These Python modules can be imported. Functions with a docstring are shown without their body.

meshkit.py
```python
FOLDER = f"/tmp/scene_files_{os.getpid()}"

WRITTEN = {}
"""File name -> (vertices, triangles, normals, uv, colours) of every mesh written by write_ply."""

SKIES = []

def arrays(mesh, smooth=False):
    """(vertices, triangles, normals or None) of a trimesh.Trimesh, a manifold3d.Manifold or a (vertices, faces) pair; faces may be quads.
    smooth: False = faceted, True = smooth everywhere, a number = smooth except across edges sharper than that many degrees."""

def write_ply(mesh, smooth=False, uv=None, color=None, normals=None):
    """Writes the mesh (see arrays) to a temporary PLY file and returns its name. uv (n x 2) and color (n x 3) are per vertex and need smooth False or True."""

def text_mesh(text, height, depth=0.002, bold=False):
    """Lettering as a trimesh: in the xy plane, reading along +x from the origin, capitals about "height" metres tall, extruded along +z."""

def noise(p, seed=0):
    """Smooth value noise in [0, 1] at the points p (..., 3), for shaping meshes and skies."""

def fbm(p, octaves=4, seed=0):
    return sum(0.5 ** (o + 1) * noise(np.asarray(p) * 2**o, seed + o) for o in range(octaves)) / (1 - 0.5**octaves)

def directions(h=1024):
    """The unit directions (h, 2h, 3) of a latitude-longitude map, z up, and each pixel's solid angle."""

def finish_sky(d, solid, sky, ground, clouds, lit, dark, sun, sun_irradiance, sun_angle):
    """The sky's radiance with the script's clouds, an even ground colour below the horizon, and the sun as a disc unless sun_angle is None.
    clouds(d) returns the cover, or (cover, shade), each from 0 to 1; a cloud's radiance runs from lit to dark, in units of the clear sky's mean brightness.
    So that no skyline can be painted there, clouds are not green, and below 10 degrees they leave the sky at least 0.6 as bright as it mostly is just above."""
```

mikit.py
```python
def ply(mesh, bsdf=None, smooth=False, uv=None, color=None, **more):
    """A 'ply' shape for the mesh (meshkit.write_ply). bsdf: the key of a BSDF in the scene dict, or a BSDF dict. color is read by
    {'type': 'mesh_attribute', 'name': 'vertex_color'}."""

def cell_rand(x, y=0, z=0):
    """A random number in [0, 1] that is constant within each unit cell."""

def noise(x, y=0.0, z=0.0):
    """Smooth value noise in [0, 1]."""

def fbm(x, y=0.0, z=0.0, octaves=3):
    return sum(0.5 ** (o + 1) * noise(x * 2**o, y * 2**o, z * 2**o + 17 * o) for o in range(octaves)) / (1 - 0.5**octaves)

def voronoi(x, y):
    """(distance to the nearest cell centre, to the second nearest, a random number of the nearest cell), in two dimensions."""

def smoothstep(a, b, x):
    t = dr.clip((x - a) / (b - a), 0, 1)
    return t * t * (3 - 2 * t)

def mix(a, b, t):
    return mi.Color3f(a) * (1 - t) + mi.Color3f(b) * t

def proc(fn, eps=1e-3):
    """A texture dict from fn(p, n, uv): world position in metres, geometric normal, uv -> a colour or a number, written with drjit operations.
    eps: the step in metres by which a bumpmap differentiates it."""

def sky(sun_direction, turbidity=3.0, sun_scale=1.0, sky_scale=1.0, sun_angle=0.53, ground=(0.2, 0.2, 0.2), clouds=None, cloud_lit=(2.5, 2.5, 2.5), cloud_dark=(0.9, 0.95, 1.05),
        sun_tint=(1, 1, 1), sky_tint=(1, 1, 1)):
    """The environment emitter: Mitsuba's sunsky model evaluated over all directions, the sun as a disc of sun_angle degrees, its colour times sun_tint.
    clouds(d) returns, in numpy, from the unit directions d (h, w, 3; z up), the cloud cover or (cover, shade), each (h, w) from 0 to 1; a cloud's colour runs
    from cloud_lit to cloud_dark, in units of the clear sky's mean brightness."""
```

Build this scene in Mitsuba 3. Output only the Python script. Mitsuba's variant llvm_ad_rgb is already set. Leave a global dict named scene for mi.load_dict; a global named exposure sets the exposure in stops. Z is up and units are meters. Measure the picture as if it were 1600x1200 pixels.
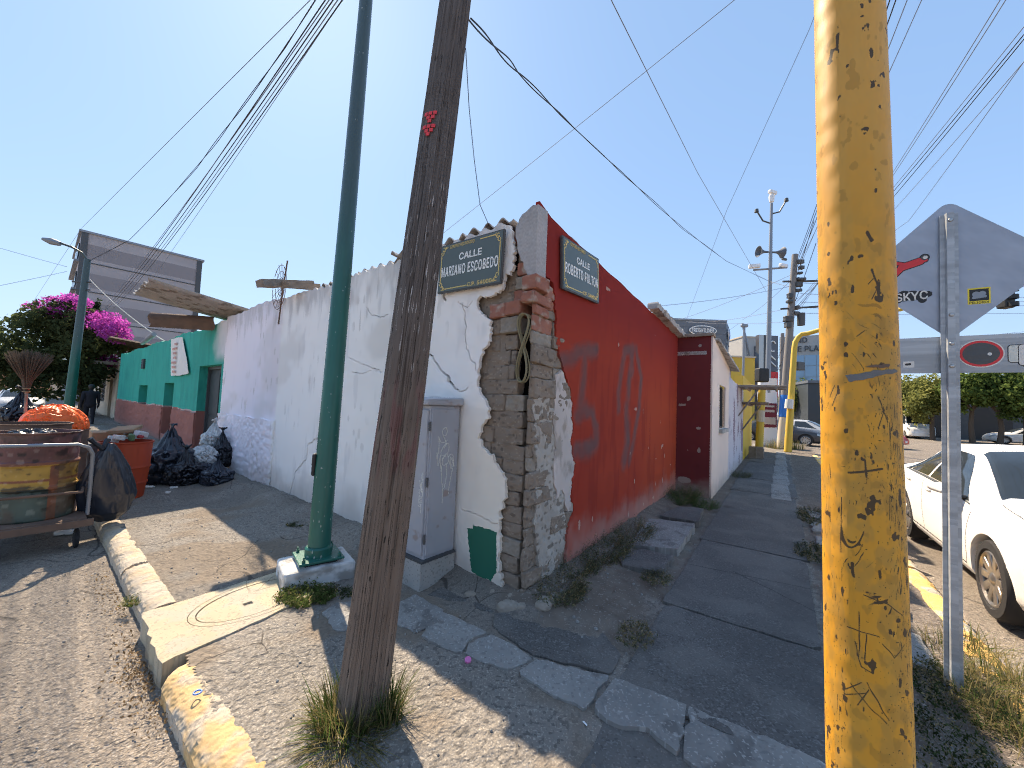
import math, random
import numpy as np, trimesh, manifold3d as m3
import mitsuba as mi, drjit as dr
import mikit, meshkit
from mikit import noise, fbm, voronoi, cell_rand, smoothstep, mix, proc
from shapely.geometry import Polygon, LineString, Point, box as sbox
from shapely.ops import unary_union
import shapely
from scipy.interpolate import PchipInterpolator, CubicSpline
T = mi.ScalarTransform4f
scene, labels = {}, {}
RNG = np.random.default_rng(7)
random.seed(7)

# ------------------------------------------------------------ camera, daylight, exposure
PITCH, ROLL, EYE = math.radians(3.0), math.radians(2.3), 1.6
fw = np.array([0, math.cos(PITCH), math.sin(PITCH)])
rt = np.array([1.0, 0, 0]); up = np.cross(rt, fw)
up = math.cos(ROLL) * up - math.sin(ROLL) * rt
exposure = 2.74
scene['camera'] = {'type': 'perspective', 'fov': math.degrees(2 * math.atan(800 / 600)), 'fov_axis': 'x', 'near_clip': 0.05, 'far_clip': 2000.0,
                   'to_world': T().look_at(origin=[0, 0, EYE], target=[0, float(fw[1]), EYE + float(fw[2])], up=up.tolist())}
SUN = np.array([-0.52, 0.854, 1.15])
# bright hazy blue daylight: a thin even veil over the whole sky
scene['daylight'] = mikit.sky(SUN.tolist(), turbidity=3.0, sun_scale=1.0, ground=(0.22, 0.2, 0.18), clouds=lambda d: (0.62 + 0.2 * (1 - d[..., 2]) ** 5, np.clip(1 - d[..., 2], 0, 1) ** 5), cloud_lit=(0.66, 1.03, 1.62), cloud_dark=(1.10, 1.36, 1.66))

# ------------------------------------------------------------ street frames: s along a wall from the house corner, n out of the wall, z up
C0 = np.array([.165, 3.145])
uR = np.array([0.57507218, 0.81810268]); nR = np.array([uR[1], -uR[0]])
uL = np.array([-0.78301057, 0.6220084]); nL = np.array([-uL[1], uL[0]])
ML = np.array([[*uL, 0], [*nL, 0], [0, 0, 1.0]])
MR = np.array([[*uR, 0], [*nR, 0], [0, 0, 1.0]])
OO = np.array([*C0, 0])
MW = np.eye(3)
MLC = ML.copy(); CART = np.array([-.29, -.17, .11])     # the refuse cart's own frame
def W(frame, p):
    p = np.asarray(p, float)
    return p if frame is MW else OO + (p + CART) @ ML if frame is MLC else OO + p @ frame
def Lw(s, n, z): return W(ML, [s, n, z])
def Rw(s, n, z): return W(MR, [s, n, z])

# ------------------------------------------------------------ scene helpers
def uniq(key):
    if key not in scene and key not in labels and key not in USED:
        USED.add(key); return key
    i = COUNT.get(key, 0) + 1
    while True:
        k = f'{key}_{i:03d}'
        if k not in USED and k not in scene:
            USED.add(k); COUNT[key] = i; return k
        i += 1
USED, COUNT = set(), {}
def thing(name, label, cat, group=None, kind=None):
    k = uniq(name); d = {}
    if label: d['label'] = label
    if cat: d['category'] = cat
    if group: d['group'] = group
    if kind: d['kind'] = kind
    labels[k] = d
    return k
def own(key, mesh, bsdf, smooth=False, **kw):
    scene[key] = mikit.ply(fix(mesh), bsdf, smooth, **kw); return key
def part(parent, name, mesh, bsdf, smooth=False, label=None, kind=None, **kw):
    k = uniq(parent + '__' + name)
    scene[k] = mikit.ply(fix(mesh), bsdf, smooth, **kw)
    if label or kind:
        labels[k] = {**({'label': label} if label else {}), **({'kind': kind} if kind else {})}
    return k
def fix(m):
    if isinstance(m, trimesh.Trimesh) and getattr(m, '_vol', True) and m.is_watertight and m.volume < 0:
        m = m.copy(); m.invert()
    return m
def cat(*ms):
    ms = [m for g in ms for m in (g if isinstance(g, (list, tuple)) else [g])]
    return trimesh.util.concatenate(ms)
def tm(v, f): return trimesh.Trimesh(np.asarray(v, float), np.asarray(f, int), process=False)
def bx(frame, s0, s1, n0, n1, z0, z1):
    m = trimesh.creation.box(extents=[abs(s1 - s0), abs(n1 - n0), abs(z1 - z0)])
    m.apply_translation([(s0 + s1) / 2, (n0 + n1) / 2, (z0 + z1) / 2])
    return place(m, frame)
def place(m, frame):
    m = m.copy() if frame is MW else tm(W(frame, m.vertices), m.faces)
    if frame is not MW and np.linalg.det(frame) < 0: m.invert()
    return m
def rbox(sx, sy, sz, r=.01, seg=8):
    a = []
    for x in (-1, 1):
        for y in (-1, 1):
            for z in (-1, 1):
                a.append(m3.Manifold.sphere(r, seg).translate([x * (sx / 2 - r), y * (sy / 2 - r), z * (sz / 2 - r)]))
    g = m3.Manifold.batch_hull(a).to_mesh()
    return trimesh.Trimesh(g.vert_properties[:, :3], g.tri_verts)
def mtri(m):
    g = m.to_mesh(); return trimesh.Trimesh(np.array(g.vert_properties[:, :3], float), np.array(g.tri_verts), process=False)
def mman(t):
    t = trimesh.Trimesh(t.vertices, t.faces, process=True); t.merge_vertices()
    return m3.Manifold(m3.Mesh(np.asarray(t.vertices, np.float32), np.asarray(t.faces, np.uint32)))
def tube(pts, r, sides=8, caps=True):
    p = np.asarray(pts, float); n = len(p)
    r = np.broadcast_to(np.asarray(r, float), (n,))
    t = np.gradient(p, axis=0); t /= np.linalg.norm(t, axis=1, keepdims=True) + 1e-12
    a = np.cross(t[0], [0, 0, 1.0] if abs(t[0][2]) < .9 else [1.0, 0, 0]); a /= np.linalg.norm(a)
    A = []
    for i in range(n):
        a = a - t[i] * (a @ t[i]); a /= np.linalg.norm(a) + 1e-12; A.append(a)
    A = np.array(A); B = np.cross(t, A); th = np.arange(sides) * 2 * np.pi / sides
    v = p[:, None] + r[:, None, None] * (np.cos(th)[None, :, None] * A[:, None] + np.sin(th)[None, :, None] * B[:, None])
    i, j = np.meshgrid(np.arange(n - 1), np.arange(sides), indexing='ij')
    q = np.stack([i * sides + j, i * sides + (j + 1) % sides, (i + 1) * sides + (j + 1) % sides, (i + 1) * sides + j], -1).reshape(-1, 4)
    f = np.vstack([q[:, [0, 1, 2]], q[:, [0, 2, 3]]]); v = v.reshape(-1, 3)
    if caps:
        v = np.vstack([v, p[0], p[-1]]); k = len(v) - 2
        jj = np.arange(sides); j2 = (jj + 1) % sides; o = (n - 1) * sides
        f = np.vstack([f, np.stack([np.full(sides, k), j2, jj], 1), np.stack([np.full(sides, k + 1), o + jj, o + j2], 1)])
    return tm(v, f)
def lathe(prof, sections=24, at=(0, 0, 0)):
    p = np.asarray(prof, float); n = len(p); th = np.arange(sections) * 2 * np.pi / sections
    v = np.stack([p[:, None, 0] * np.cos(th), p[:, None, 0] * np.sin(th), np.broadcast_to(p[:, None, 1], (n, sections))], -1).reshape(-1, 3)
    i, j = np.meshgrid(np.arange(n - 1), np.arange(sections), indexing='ij')
    q = np.stack([i * sections + j, i * sections + (j + 1) % sections, (i + 1) * sections + (j + 1) % sections, (i + 1) * sections + j], -1).reshape(-1, 4)
    return tm(v + np.array(at), np.vstack([q[:, [0, 1, 2]], q[:, [0, 2, 3]]]))
def ext(poly, h):
    """extrude a shapely polygon upward from 0 to h"""
    ps = [g for g in getattr(poly, 'geoms', [poly]) if g.geom_type == 'Polygon' and g.area > 1e-7]
    return cat([trimesh.creation.extrude_polygon(g, h, engine='earcut') for g in ps])
def wallprism(frame, poly, n0, n1):
    """poly in (s, z); extruded from n0 to n1"""
    m = ext(poly, n1 - n0); v = m.vertices
    v2 = np.stack([v[:, 0], n0 + v[:, 2], v[:, 1]], 1)
    m = tm(W(frame, v2), m.faces)
    if m.volume < 0: m.invert()
    return m
def groundprism(poly, z0, z1):
    m = ext(poly, z1 - z0); m.apply_translation([0, 0, z0]); return m
def jag(pts, amp, step, seed, closed=False):
    """a polyline resampled with irregular offsets, for broken edges"""
    r = np.random.default_rng(seed); ls = LineString(pts + [pts[0]] if closed else pts); n = max(3, int(ls.length / step))
    out = [np.array(ls.interpolate(i / n, normalized=True).coords[0]) for i in range(n + (not closed))]
    return [tuple(o + r.normal(0, amp, 2) * (0 < i < n or closed)) for i, o in enumerate(out)]
def rough(m, amp, freq, seed=0, sub=None):
    """displace along normals by noise"""
    if sub:
        m = m.subdivide_to_size(sub)
    m.merge_vertices(); v = m.vertices
    d = meshkit.fbm(v * freq, 3, seed) - .5
    m = trimesh.Trimesh(v + m.vertex_normals * (d * 2 * amp)[:, None], m.faces, process=False)
    return m
def sag(a, b, drop, n=16):
    a, b = np.asarray(a, float), np.asarray(b, float); t = np.linspace(0, 1, n)[:, None]
    p = a + (b - a) * t; p[:, 2] -= drop * 4 * (t * (1 - t))[:, 0]; return p
def rotz(m, deg, at=(0, 0, 0)):
    m = m.copy(); m.apply_transform(trimesh.transformations.rotation_matrix(math.radians(deg), [0, 0, 1], at)); return m

# ------------------------------------------------------------ materials
def M(name, rgb, rough=.7, metallic=0., **k):
    scene[name] = {'type': 'twosided', 'bsdf': {'type': 'principled', 'base_color': {'type': 'rgb', 'value': list(rgb)} if not isinstance(rgb, dict) else rgb,
                                                'roughness': rough, 'metallic': metallic, **k}}
    return name
def MB(name, col, bump=None, scale=1.0, rough=.8, eps=2e-3, **k):
    b = {'type': 'principled', 'base_color': proc(col) if callable(col) else col, 'roughness': proc(rough) if callable(rough) else rough, **k}
    if bump: b = {'type': 'bumpmap', 'tex': proc(bump, eps), 'scale': scale, 'bsdf': b}
    scene[name] = {'type': 'twosided', 'bsdf': b}; return name
VC = {'type': 'mesh_attribute', 'name': 'vertex_color'}
def frameL(p):
    x, y = p.x - C0[0], p.y - C0[1]
    return x * uL[0] + y * uL[1], x * nL[0] + y * nL[1]
def frameR(p):
    x, y = p.x - C0[0], p.y - C0[1]
    return x * uR[0] + y * uR[1], x * nR[0] + y * nR[1]
def seg(x, y, a, b):
    """distance to a segment"""
    dx, dy = b[0] - a[0], b[1] - a[1]; l = dx * dx + dy * dy
    t = dr.clip(((x - a[0]) * dx + (y - a[1]) * dy) / l, 0, 1)
    return dr.sqrt(dr.square(x - a[0] - t * dx) + dr.square(y - a[1] - t * dy))

def asphalt(p, n, uv):
    a = fbm(p.x * 1.3, p.y * 1.3, 0, 4); g = noise(p.x * 70, p.y * 70, 1); g2 = noise(p.x * 160, p.y * 160, 3)
    c = mix((.175, .145, .115), (.28, .238, .195), a)
    c = mix(c, (.42, .38, .33), smoothstep(.62, .9, g2) * .6)
    c = mix(c, (.07, .065, .06), smoothstep(.6, .9, g) * .55)
    s, q = frameL(p)
    oil = smoothstep(.42, .0, dr.abs(q - 2.75 + .15 * (noise(p.x * 2, p.y * 2, 5) - .5))) * smoothstep(.3, .6, fbm(p.x * 3, p.y * 3, 9, 3)) * smoothstep(4.5, 3.0, dr.abs(s - 1.8))
    c = mix(c, (.10, .09, .08), oil * .55)
    cr1, cr2, _ = voronoi(p.x * .9 + .35 * noise(p.x * 3, p.y * 3, 2), p.y * .9 + .35 * noise(p.x * 3, p.y * 3, 8))
    c = mix(c, (.05, .045, .04), smoothstep(.022, .004, cr2 - cr1) * .7 * smoothstep(.45, .6, noise(p.x * .8, p.y * .8, 4)))
    return c * .88
def asphalt_b(p, n, uv): return noise(p.x * 60, p.y * 60, 1) + .7 * noise(p.x * 130, p.y * 130, 2)
MB('asphalt', asphalt, asphalt_b, .011, .9, 3e-3)

def pave(p, n, uv):
    a = fbm(p.x * 1.6, p.y * 1.6, 2, 4); g = noise(p.x * 55, p.y * 55, 1); g2 = noise(p.x * 140, p.y * 140, 3)
    c = mix((.17, .155, .135), (.28, .25, .215), a)
    c = mix(c, (.46, .42, .36), smoothstep(.62, .9, g2) * .6)
    c = mix(c, (.05, .045, .04), smoothstep(.62, .84, g) * .5)
    st = fbm(p.x * .9, p.y * .9, 31, 3)
    c = mix(c, (.14, .12, .10), smoothstep(.52, .7, st) * .45)
    s, q = frameR(p); w = fbm(p.x * 5, p.y * 5, 6, 3) - .5
    dirt = smoothstep(1.0, .7, q + w * .5) * smoothstep(-.25, .05, s + w * .6) * smoothstep(-.3, -.1, q + s * 0)
    strip = smoothstep(1.9, 2.0, q + w * .3) * smoothstep(-.6, -.2, s + w)
    d = dr.minimum(dirt + strip, 1)
    soil = mix(mix((.12, .095, .075), (.22, .185, .15), fbm(p.x * 9, p.y * 9, 3, 3)), (.34, .32, .29), smoothstep(.80, .9, noise(p.x * 80, p.y * 80, 9)) * .6)
    c = mix(c, soil, d)
    sl, ql = frameL(p)
    soil2 = smoothstep(.5, .72, fbm(p.x * 2.5, p.y * 2.5, 61, 3) + smoothstep(.9, .1, dr.abs(sl - 2.6)) * .32 * smoothstep(.7, 1.2, ql))
    c = mix(c, mix((.15, .115, .08), (.25, .2, .15), g), soil2 * .75 * smoothstep(.2, .5, ql))
    cr1, cr2, _ = voronoi(p.x * .75 + .4 * noise(p.x * 2.5, p.y * 2.5, 2), p.y * .75 + .4 * noise(p.x * 2.5, p.y * 2.5, 8))
    c = mix(c, (.05, .042, .035), smoothstep(.012, .003, cr2 - cr1) * .8 * (1 - d) * smoothstep(.42, .55, noise(p.x * 1.7, p.y * 1.7, 44)))
    return c * .86
def pave_b(p, n, uv): return noise(p.x * 48, p.y * 48, 1) + .6 * noise(p.x * 110, p.y * 110, 2) + .8 * noise(p.x * 17, p.y * 17, 5)
MB('pavement', pave, pave_b, .010, .92, 3e-3)

def slabc(p, n, uv):
    a = fbm(p.x * 2.2, p.y * 2.2, 2, 4); g2 = noise(p.x * 120, p.y * 120, 3); g = noise(p.x * 200, p.y * 200, 6)
    c = mix((.082, .079, .074), (.118, .112, .104), a)
    c = mix(c, (.27, .26, .245), smoothstep(.62, .92, noise(p.x * 110, p.y * 110, 3)) * .4)
    c = mix(c, (.028, .027, .026), smoothstep(.60, .85, noise(p.x * 95, p.y * 95, 16)) * .4)
    c = mix(c, (.17, .16, .145), smoothstep(.50, .66, fbm(p.x * 3.1, p.y * 3.1, 25, 4)) * .4)
    c = mix(c, (.055, .053, .05), smoothstep(.55, .7, fbm(p.x * 1.1, p.y * 1.1, 71, 3)) * .35)
    s, q = frameR(p)
    cr = dr.minimum(seg(s, q + .07 * (noise(s * 4, q * 4, 3) - .5), (1.75, .9), (1.9, 1.95)), seg(s, q + .06 * (noise(s * 5, q * 5, 7) - .5), (1.35, 1.95), (1.85, 1.3)))
    return mix(c, (.02, .02, .02), smoothstep(.012, .003, cr) * .8)
def slab_b(p, n, uv): return noise(p.x * 90, p.y * 90, 1) + .6 * noise(p.x * 180, p.y * 180, 2)
MB('slab_concrete', slabc, slab_b, .0026, .85, 2e-3)

def stone(p, n, uv):
    a = fbm(p.x * 3.2, p.y * 3.2, p.z * 3, 4); g2 = noise(p.x * 95, p.y * 95, 3); pit = noise(p.x * 60, p.y * 60, 12)
    c = mix((.17, .165, .155), (.29, .28, .26), a)
    c = mix(c, (.16, .155, .15), smoothstep(.66, .9, pit) * .7)
    c = mix(c, (.22, .21, .2), smoothstep(.55, .72, fbm(p.x * 2, p.y * 2, 41, 3)) * .5)
    c = mix(c, (.075, .07, .065), smoothstep(.60, .72, fbm(p.x * 7, p.y * 7, 55, 4)) * .5)
    return mix(c, (.46, .45, .42), smoothstep(.7, .95, g2) * .5)
MB('pale_stone', stone, lambda p, n, uv: noise(p.x * 50, p.y * 50, 1) + .8 * noise(p.x * 22, p.y * 22, 5) + .5 * noise(p.x * 120, p.y * 120, 9), .006, .9, 3e-3)

def kerbc(p, n, uv):
    s, q = frameL(p)
    a = fbm(p.x * 3, p.y * 3, p.z * 3, 4); w = fbm(p.x * 9, p.y * 9, p.z * 9, 3)
    c = mix((.34, .29, .23), (.46, .40, .31), a)
    c = mix(c, (.15, .14, .13), smoothstep(.62, .85, noise(p.x * 70, p.y * 70, p.z * 70)) * .5)
    paint = mix((.47, .30, .13), (.56, .39, .19), a)
    amt = smoothstep(.34, .62, w + .26 * smoothstep(.9, .0, s) - .13 * smoothstep(.6, .9, noise(s * 3, 2, 1)) - .06)
    amt = amt * smoothstep(2.0, 1.5, s) + .35 * amt * smoothstep(1.5, 2.0, s)
    return mix(c, paint, amt)
MB('kerb_paint', kerbc, lambda p, n, uv: noise(p.x * 60, p.y * 60, p.z * 60) + .8 * noise(p.x * 22, p.y * 22, p.z * 22), .006, .9, 3e-3)
def kerby(p, n, uv):
    a = fbm(p.x * 4, p.y * 4, p.z * 4, 4); w = fbm(p.x * 11, p.y * 11, p.z * 11, 3)
    c = mix(mix((.3, .27, .22), (.42, .38, .31), a), mix((.64, .38, .10), (.72, .47, .17), w), smoothstep(.36, .5, w + .1 * (a - .5)))
    cr1, cr2, _ = voronoi(p.x * 9, p.y * 9)
    return mix(c, (.12, .1, .08), smoothstep(.05, .015, cr2 - cr1) * .5 * smoothstep(.4, .6, noise(p.x * 5, p.y * 5, 2)))
MB('kerb_yellow', kerby, lambda p, n, uv: noise(p.x * 60, p.y * 60, p.z * 60) + .6 * noise(p.x * 25, p.y * 25, p.z * 25), .004, .9, 3e-3)
def coverc(p, n, uv):
    a = fbm(p.x * 4, p.y * 4, 1, 4)
    c = mix((.35, .295, .205), (.46, .39, .27), a)
    c = mix(c, (.36, .33, .28), smoothstep(.5, .66, fbm(p.x * 6, p.y * 6, 22, 3)) * .6)
    cr1, cr2, _ = voronoi(p.x * 4.5 + .3 * noise(p.x * 9, p.y * 9, 1), p.y * 4.5)
    c = mix(c, (.12, .10, .08), smoothstep(.04, .01, cr2 - cr1) * .75 * smoothstep(.35, .6, noise(p.x * 2.3, p.y * 2.3, 8)))
    return mix(c, (.2, .18, .15), smoothstep(.66, .9, noise(p.x * 80, p.y * 80, 3)) * .5)
MB('cover_concrete', coverc, lambda p, n, uv: noise(p.x * 60, p.y * 60, 1) + .5 * noise(p.x * 120, p.y * 120, 2), .003, .9, 3e-3)

def whitec(p, n, uv):
    s, q = frameL(p); z = p.z
    a = fbm(s * 1.5, z * 1.5, 3, 4); b = fbm(s * 7, z * 2.2, 9, 3)
    c = mix((.80, .775, .745), (.88, .855, .82), a)
    c = mix(c, (.56, .55, .56), smoothstep(.55, .75, b) * .35)
    cream = smoothstep(1.15, .35, s + .25 * (a - .5)) * smoothstep(2.0, 1.1, z)
    c = mix(c, (.76, .69, .57), cream * .75)
    sec = smoothstep(5.15, 5.3, s)
    c = mix(c, (.80, .745, .80), sec * .8)
    c = mix(c, (.36, .32, .28), smoothstep(.55, .0, z + .5 * (fbm(s * 3, z * 3, 5, 4) - .5)) * .6)
    c = mix(c, (.52, .48, .44), smoothstep(.56, .72, fbm(s * .9 + 4, z * 1.3, 21, 4)) * .35)
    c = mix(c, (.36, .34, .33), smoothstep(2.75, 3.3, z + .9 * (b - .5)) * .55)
    return mix(c, (.5, .47, .44), smoothstep(.70, .85, noise(s * 14, z * 6, 4)) * smoothstep(.5, .65, a) * .5)
def white_b(p, n, uv):
    s, q = frameL(p)
    return noise(s * 38, p.z * 38, 1) + .8 * noise(s * 14, p.z * 14, 2) + .5 * noise(s * 90, p.z * 90, 4) + 1.5 * noise(s * 4, p.z * 3, 6)
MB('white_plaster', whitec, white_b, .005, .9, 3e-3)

def gr(s, z, pts, w):
    d = seg(s, z, pts[0], pts[1])
    for a, b in zip(pts[1:-1], pts[2:]): d = dr.minimum(d, seg(s, z, a, b))
    return smoothstep(w, w * .1, d)
G1 = [(0.530, 2.035), (0.703, 2.068), (0.841, 2.149), (1.023, 2.194), (1.274, 2.222)]
G2 = [(1.008, 2.178), (0.985, 1.836), (0.927, 1.572), (0.887, 1.508)]
G3 = [(0.887, 1.508), (1.020, 1.573), (1.236, 1.541), (1.371, 1.379), (1.349, 1.191), (1.148, 1.143), (0.868, 1.151)]
G4 = [(2.050, 1.585), (2.090, 1.991), (2.235, 2.337), (2.439, 2.382), (2.567, 2.117)]
G5 = [(2.546, 2.397), (2.445, 1.933), (2.406, 1.759)]
G6 = [(2.715, 2.420), (2.984, 2.062), (2.896, 1.595), (2.696, 1.150), (2.497, 0.888)]
G7 = [(2.365, 1.606), (2.450, 1.164), (2.316, 0.906)]
def redc(p, n, uv):
    s, q = frameR(p); z = p.z
    a = fbm(s * 1.2, z * 1.2, 3, 4); b = fbm(s * 8, z * 1.5, 9, 3)
    c = mix((.29, .036, .022), (.36, .053, .028), a)
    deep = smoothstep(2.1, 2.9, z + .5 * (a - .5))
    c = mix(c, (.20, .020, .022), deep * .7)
    org = smoothstep(2.6, 3.6, s) * smoothstep(2.2, 1.6, z + .25 * (b - .5))
    c = mix(c, (.38, .065, .028), org * .7)
    c = mix(c, (.20, .024, .02), smoothstep(.52, .72, b) * .4)
    w = .22 * (fbm(s * 5, z * 5, 7, 3) - .5)
    g = 0
    for pts, wd in ((G1, .14), (G2, .12), (G3, .15), (G4, .13), (G5, .15), (G6, .13), (G7, .18)):
        g = dr.maximum(g, gr(s + w * .5, z + w * .5, pts, wd))
    c = mix(c, (.115, .085, .085), g * (.5 + .4 * fbm(s * 6, z * 6, 14, 3)))
    c = mix(c, (.40, .33, .29), smoothstep(.42, .0, z - .10 + .35 * (fbm(s * 5, z * 5, 5, 3) - .5)) * .45)
    ch = noise(s * 9, z * 5, 77)
    c = mix(c, (.55, .46, .38), smoothstep(.965, .975, ch + .035 * smoothstep(1.2, .3, z)) * .5)
    return c
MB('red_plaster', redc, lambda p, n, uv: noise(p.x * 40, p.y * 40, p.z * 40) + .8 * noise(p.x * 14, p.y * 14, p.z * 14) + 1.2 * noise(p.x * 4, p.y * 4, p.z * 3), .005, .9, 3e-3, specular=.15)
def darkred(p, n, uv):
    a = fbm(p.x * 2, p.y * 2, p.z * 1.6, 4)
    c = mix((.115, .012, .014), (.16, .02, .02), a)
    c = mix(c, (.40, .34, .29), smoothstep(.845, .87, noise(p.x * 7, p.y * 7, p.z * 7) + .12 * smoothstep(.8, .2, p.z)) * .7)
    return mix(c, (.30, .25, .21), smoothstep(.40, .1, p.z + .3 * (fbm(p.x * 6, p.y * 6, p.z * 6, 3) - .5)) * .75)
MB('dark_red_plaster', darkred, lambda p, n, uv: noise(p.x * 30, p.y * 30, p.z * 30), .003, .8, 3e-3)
def tealc(p, n, uv):
    s, q = frameL(p); z = p.z
    a = fbm(s * 1.4, z * 1.4, 3, 4); b = fbm(s * 6, z * 1.3, 9, 3)
    t = mix((.020, .27, .21), (.035, .36, .28), a)
    t = mix(t, (.015, .20, .165), smoothstep(.5, .72, b) * .3)
    t = mix(t, (.62, .62, .64), smoothstep(9.2, 8.3, s + .5 * (fbm(s * 3, z * 3, 4, 3) - .5)) * smoothstep(2.2, 2.5, z))
    d = mix((.22, .085, .07), (.30, .125, .10), a)
    edge = 1.12 + .05 * (noise(s * 3, 1, 1) - .5)
    c = mix(d, (.55, .52, .48), smoothstep(.05, .0, dr.abs(z - edge)) * smoothstep(.4, .6, noise(s * 6, 3, 2)) * .6)
    c = mix(c, t, smoothstep(edge, edge + .02, z))
    return mix(c, (.2, .17, .15), smoothstep(.35, .0, z + .2 * (a - .5)) * .6)
MB('teal_plaster', tealc, lambda p, n, uv: noise(p.x * 25, p.y * 25, p.z * 8) + .8 * noise(p.x * 12, p.y * 12, p.z * 12), .008, .85, 4e-3)
def pinkc(p, n, uv):
    s, q = frameR(p); a = fbm(s * 1.5, p.z * 1.5, 3, 4)
    c = mix((.62, .50, .42), (.70, .57, .48), a)
    tag = smoothstep(.45, .6, fbm(s * 2.5, p.z * 1.8, 5, 4)) * smoothstep(8.0, 8.5, s)
    c = mix(c, (.48, .45, .47), smoothstep(8.0, 8.2, s))
    c = mix(c, (.16, .10, .13), tag * .8)
    return mix(c, (.3, .26, .22), smoothstep(.35, .0, p.z + .25 * (fbm(s * 5, p.z * 5, 8, 3) - .5)) * .6)
MB('pink_plaster', pinkc, lambda p, n, uv: noise(p.x * 30, p.y * 30, p.z * 30), .003, .85, 3e-3)
def adobec(p, n, uv):
    r = fbm(p.x * 4, p.y * 4, p.z * 4, 4); st = noise(p.x * 45, p.y * 45, p.z * 60)
    c = mix((.165, .130, .10), (.285, .232, .185), r)
    c = mix(c, (.37, .31, .25), smoothstep(.68, .9, st) * .5)
    return mix(c, (.06, .047, .038), smoothstep(.64, .9, noise(p.x * 30, p.y * 30, p.z * 30)) * .55)
def adobe_b(p, n, uv): return noise(p.x * 40, p.y * 40, p.z * 40) + .7 * noise(p.x * 85, p.y * 85, p.z * 85) + 1.2 * noise(p.x * 15, p.y * 15, p.z * 18)
MB('adobe', adobec, adobe_b, .010, .95, 3e-3)
MB('mortar', lambda p, n, uv: mix(mix((.30, .27, .235), (.46, .425, .375), fbm(p.x * 6, p.y * 6, p.z * 5, 4)), (.12, .10, .08), smoothstep(.60, .82, noise(p.x * 26, p.y * 26, p.z * 26)) * .7), adobe_b, .012, .95, 3e-3)
MB('adobe_pale', lambda p, n, uv: mix((.25, .215, .175), (.38, .335, .28), fbm(p.x * 6, p.y * 6, p.z * 6, 4)) * (.75 + .25 * noise(p.x * 50, p.y * 50, p.z * 50)), adobe_b, .010, .95, 3e-3)
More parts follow.
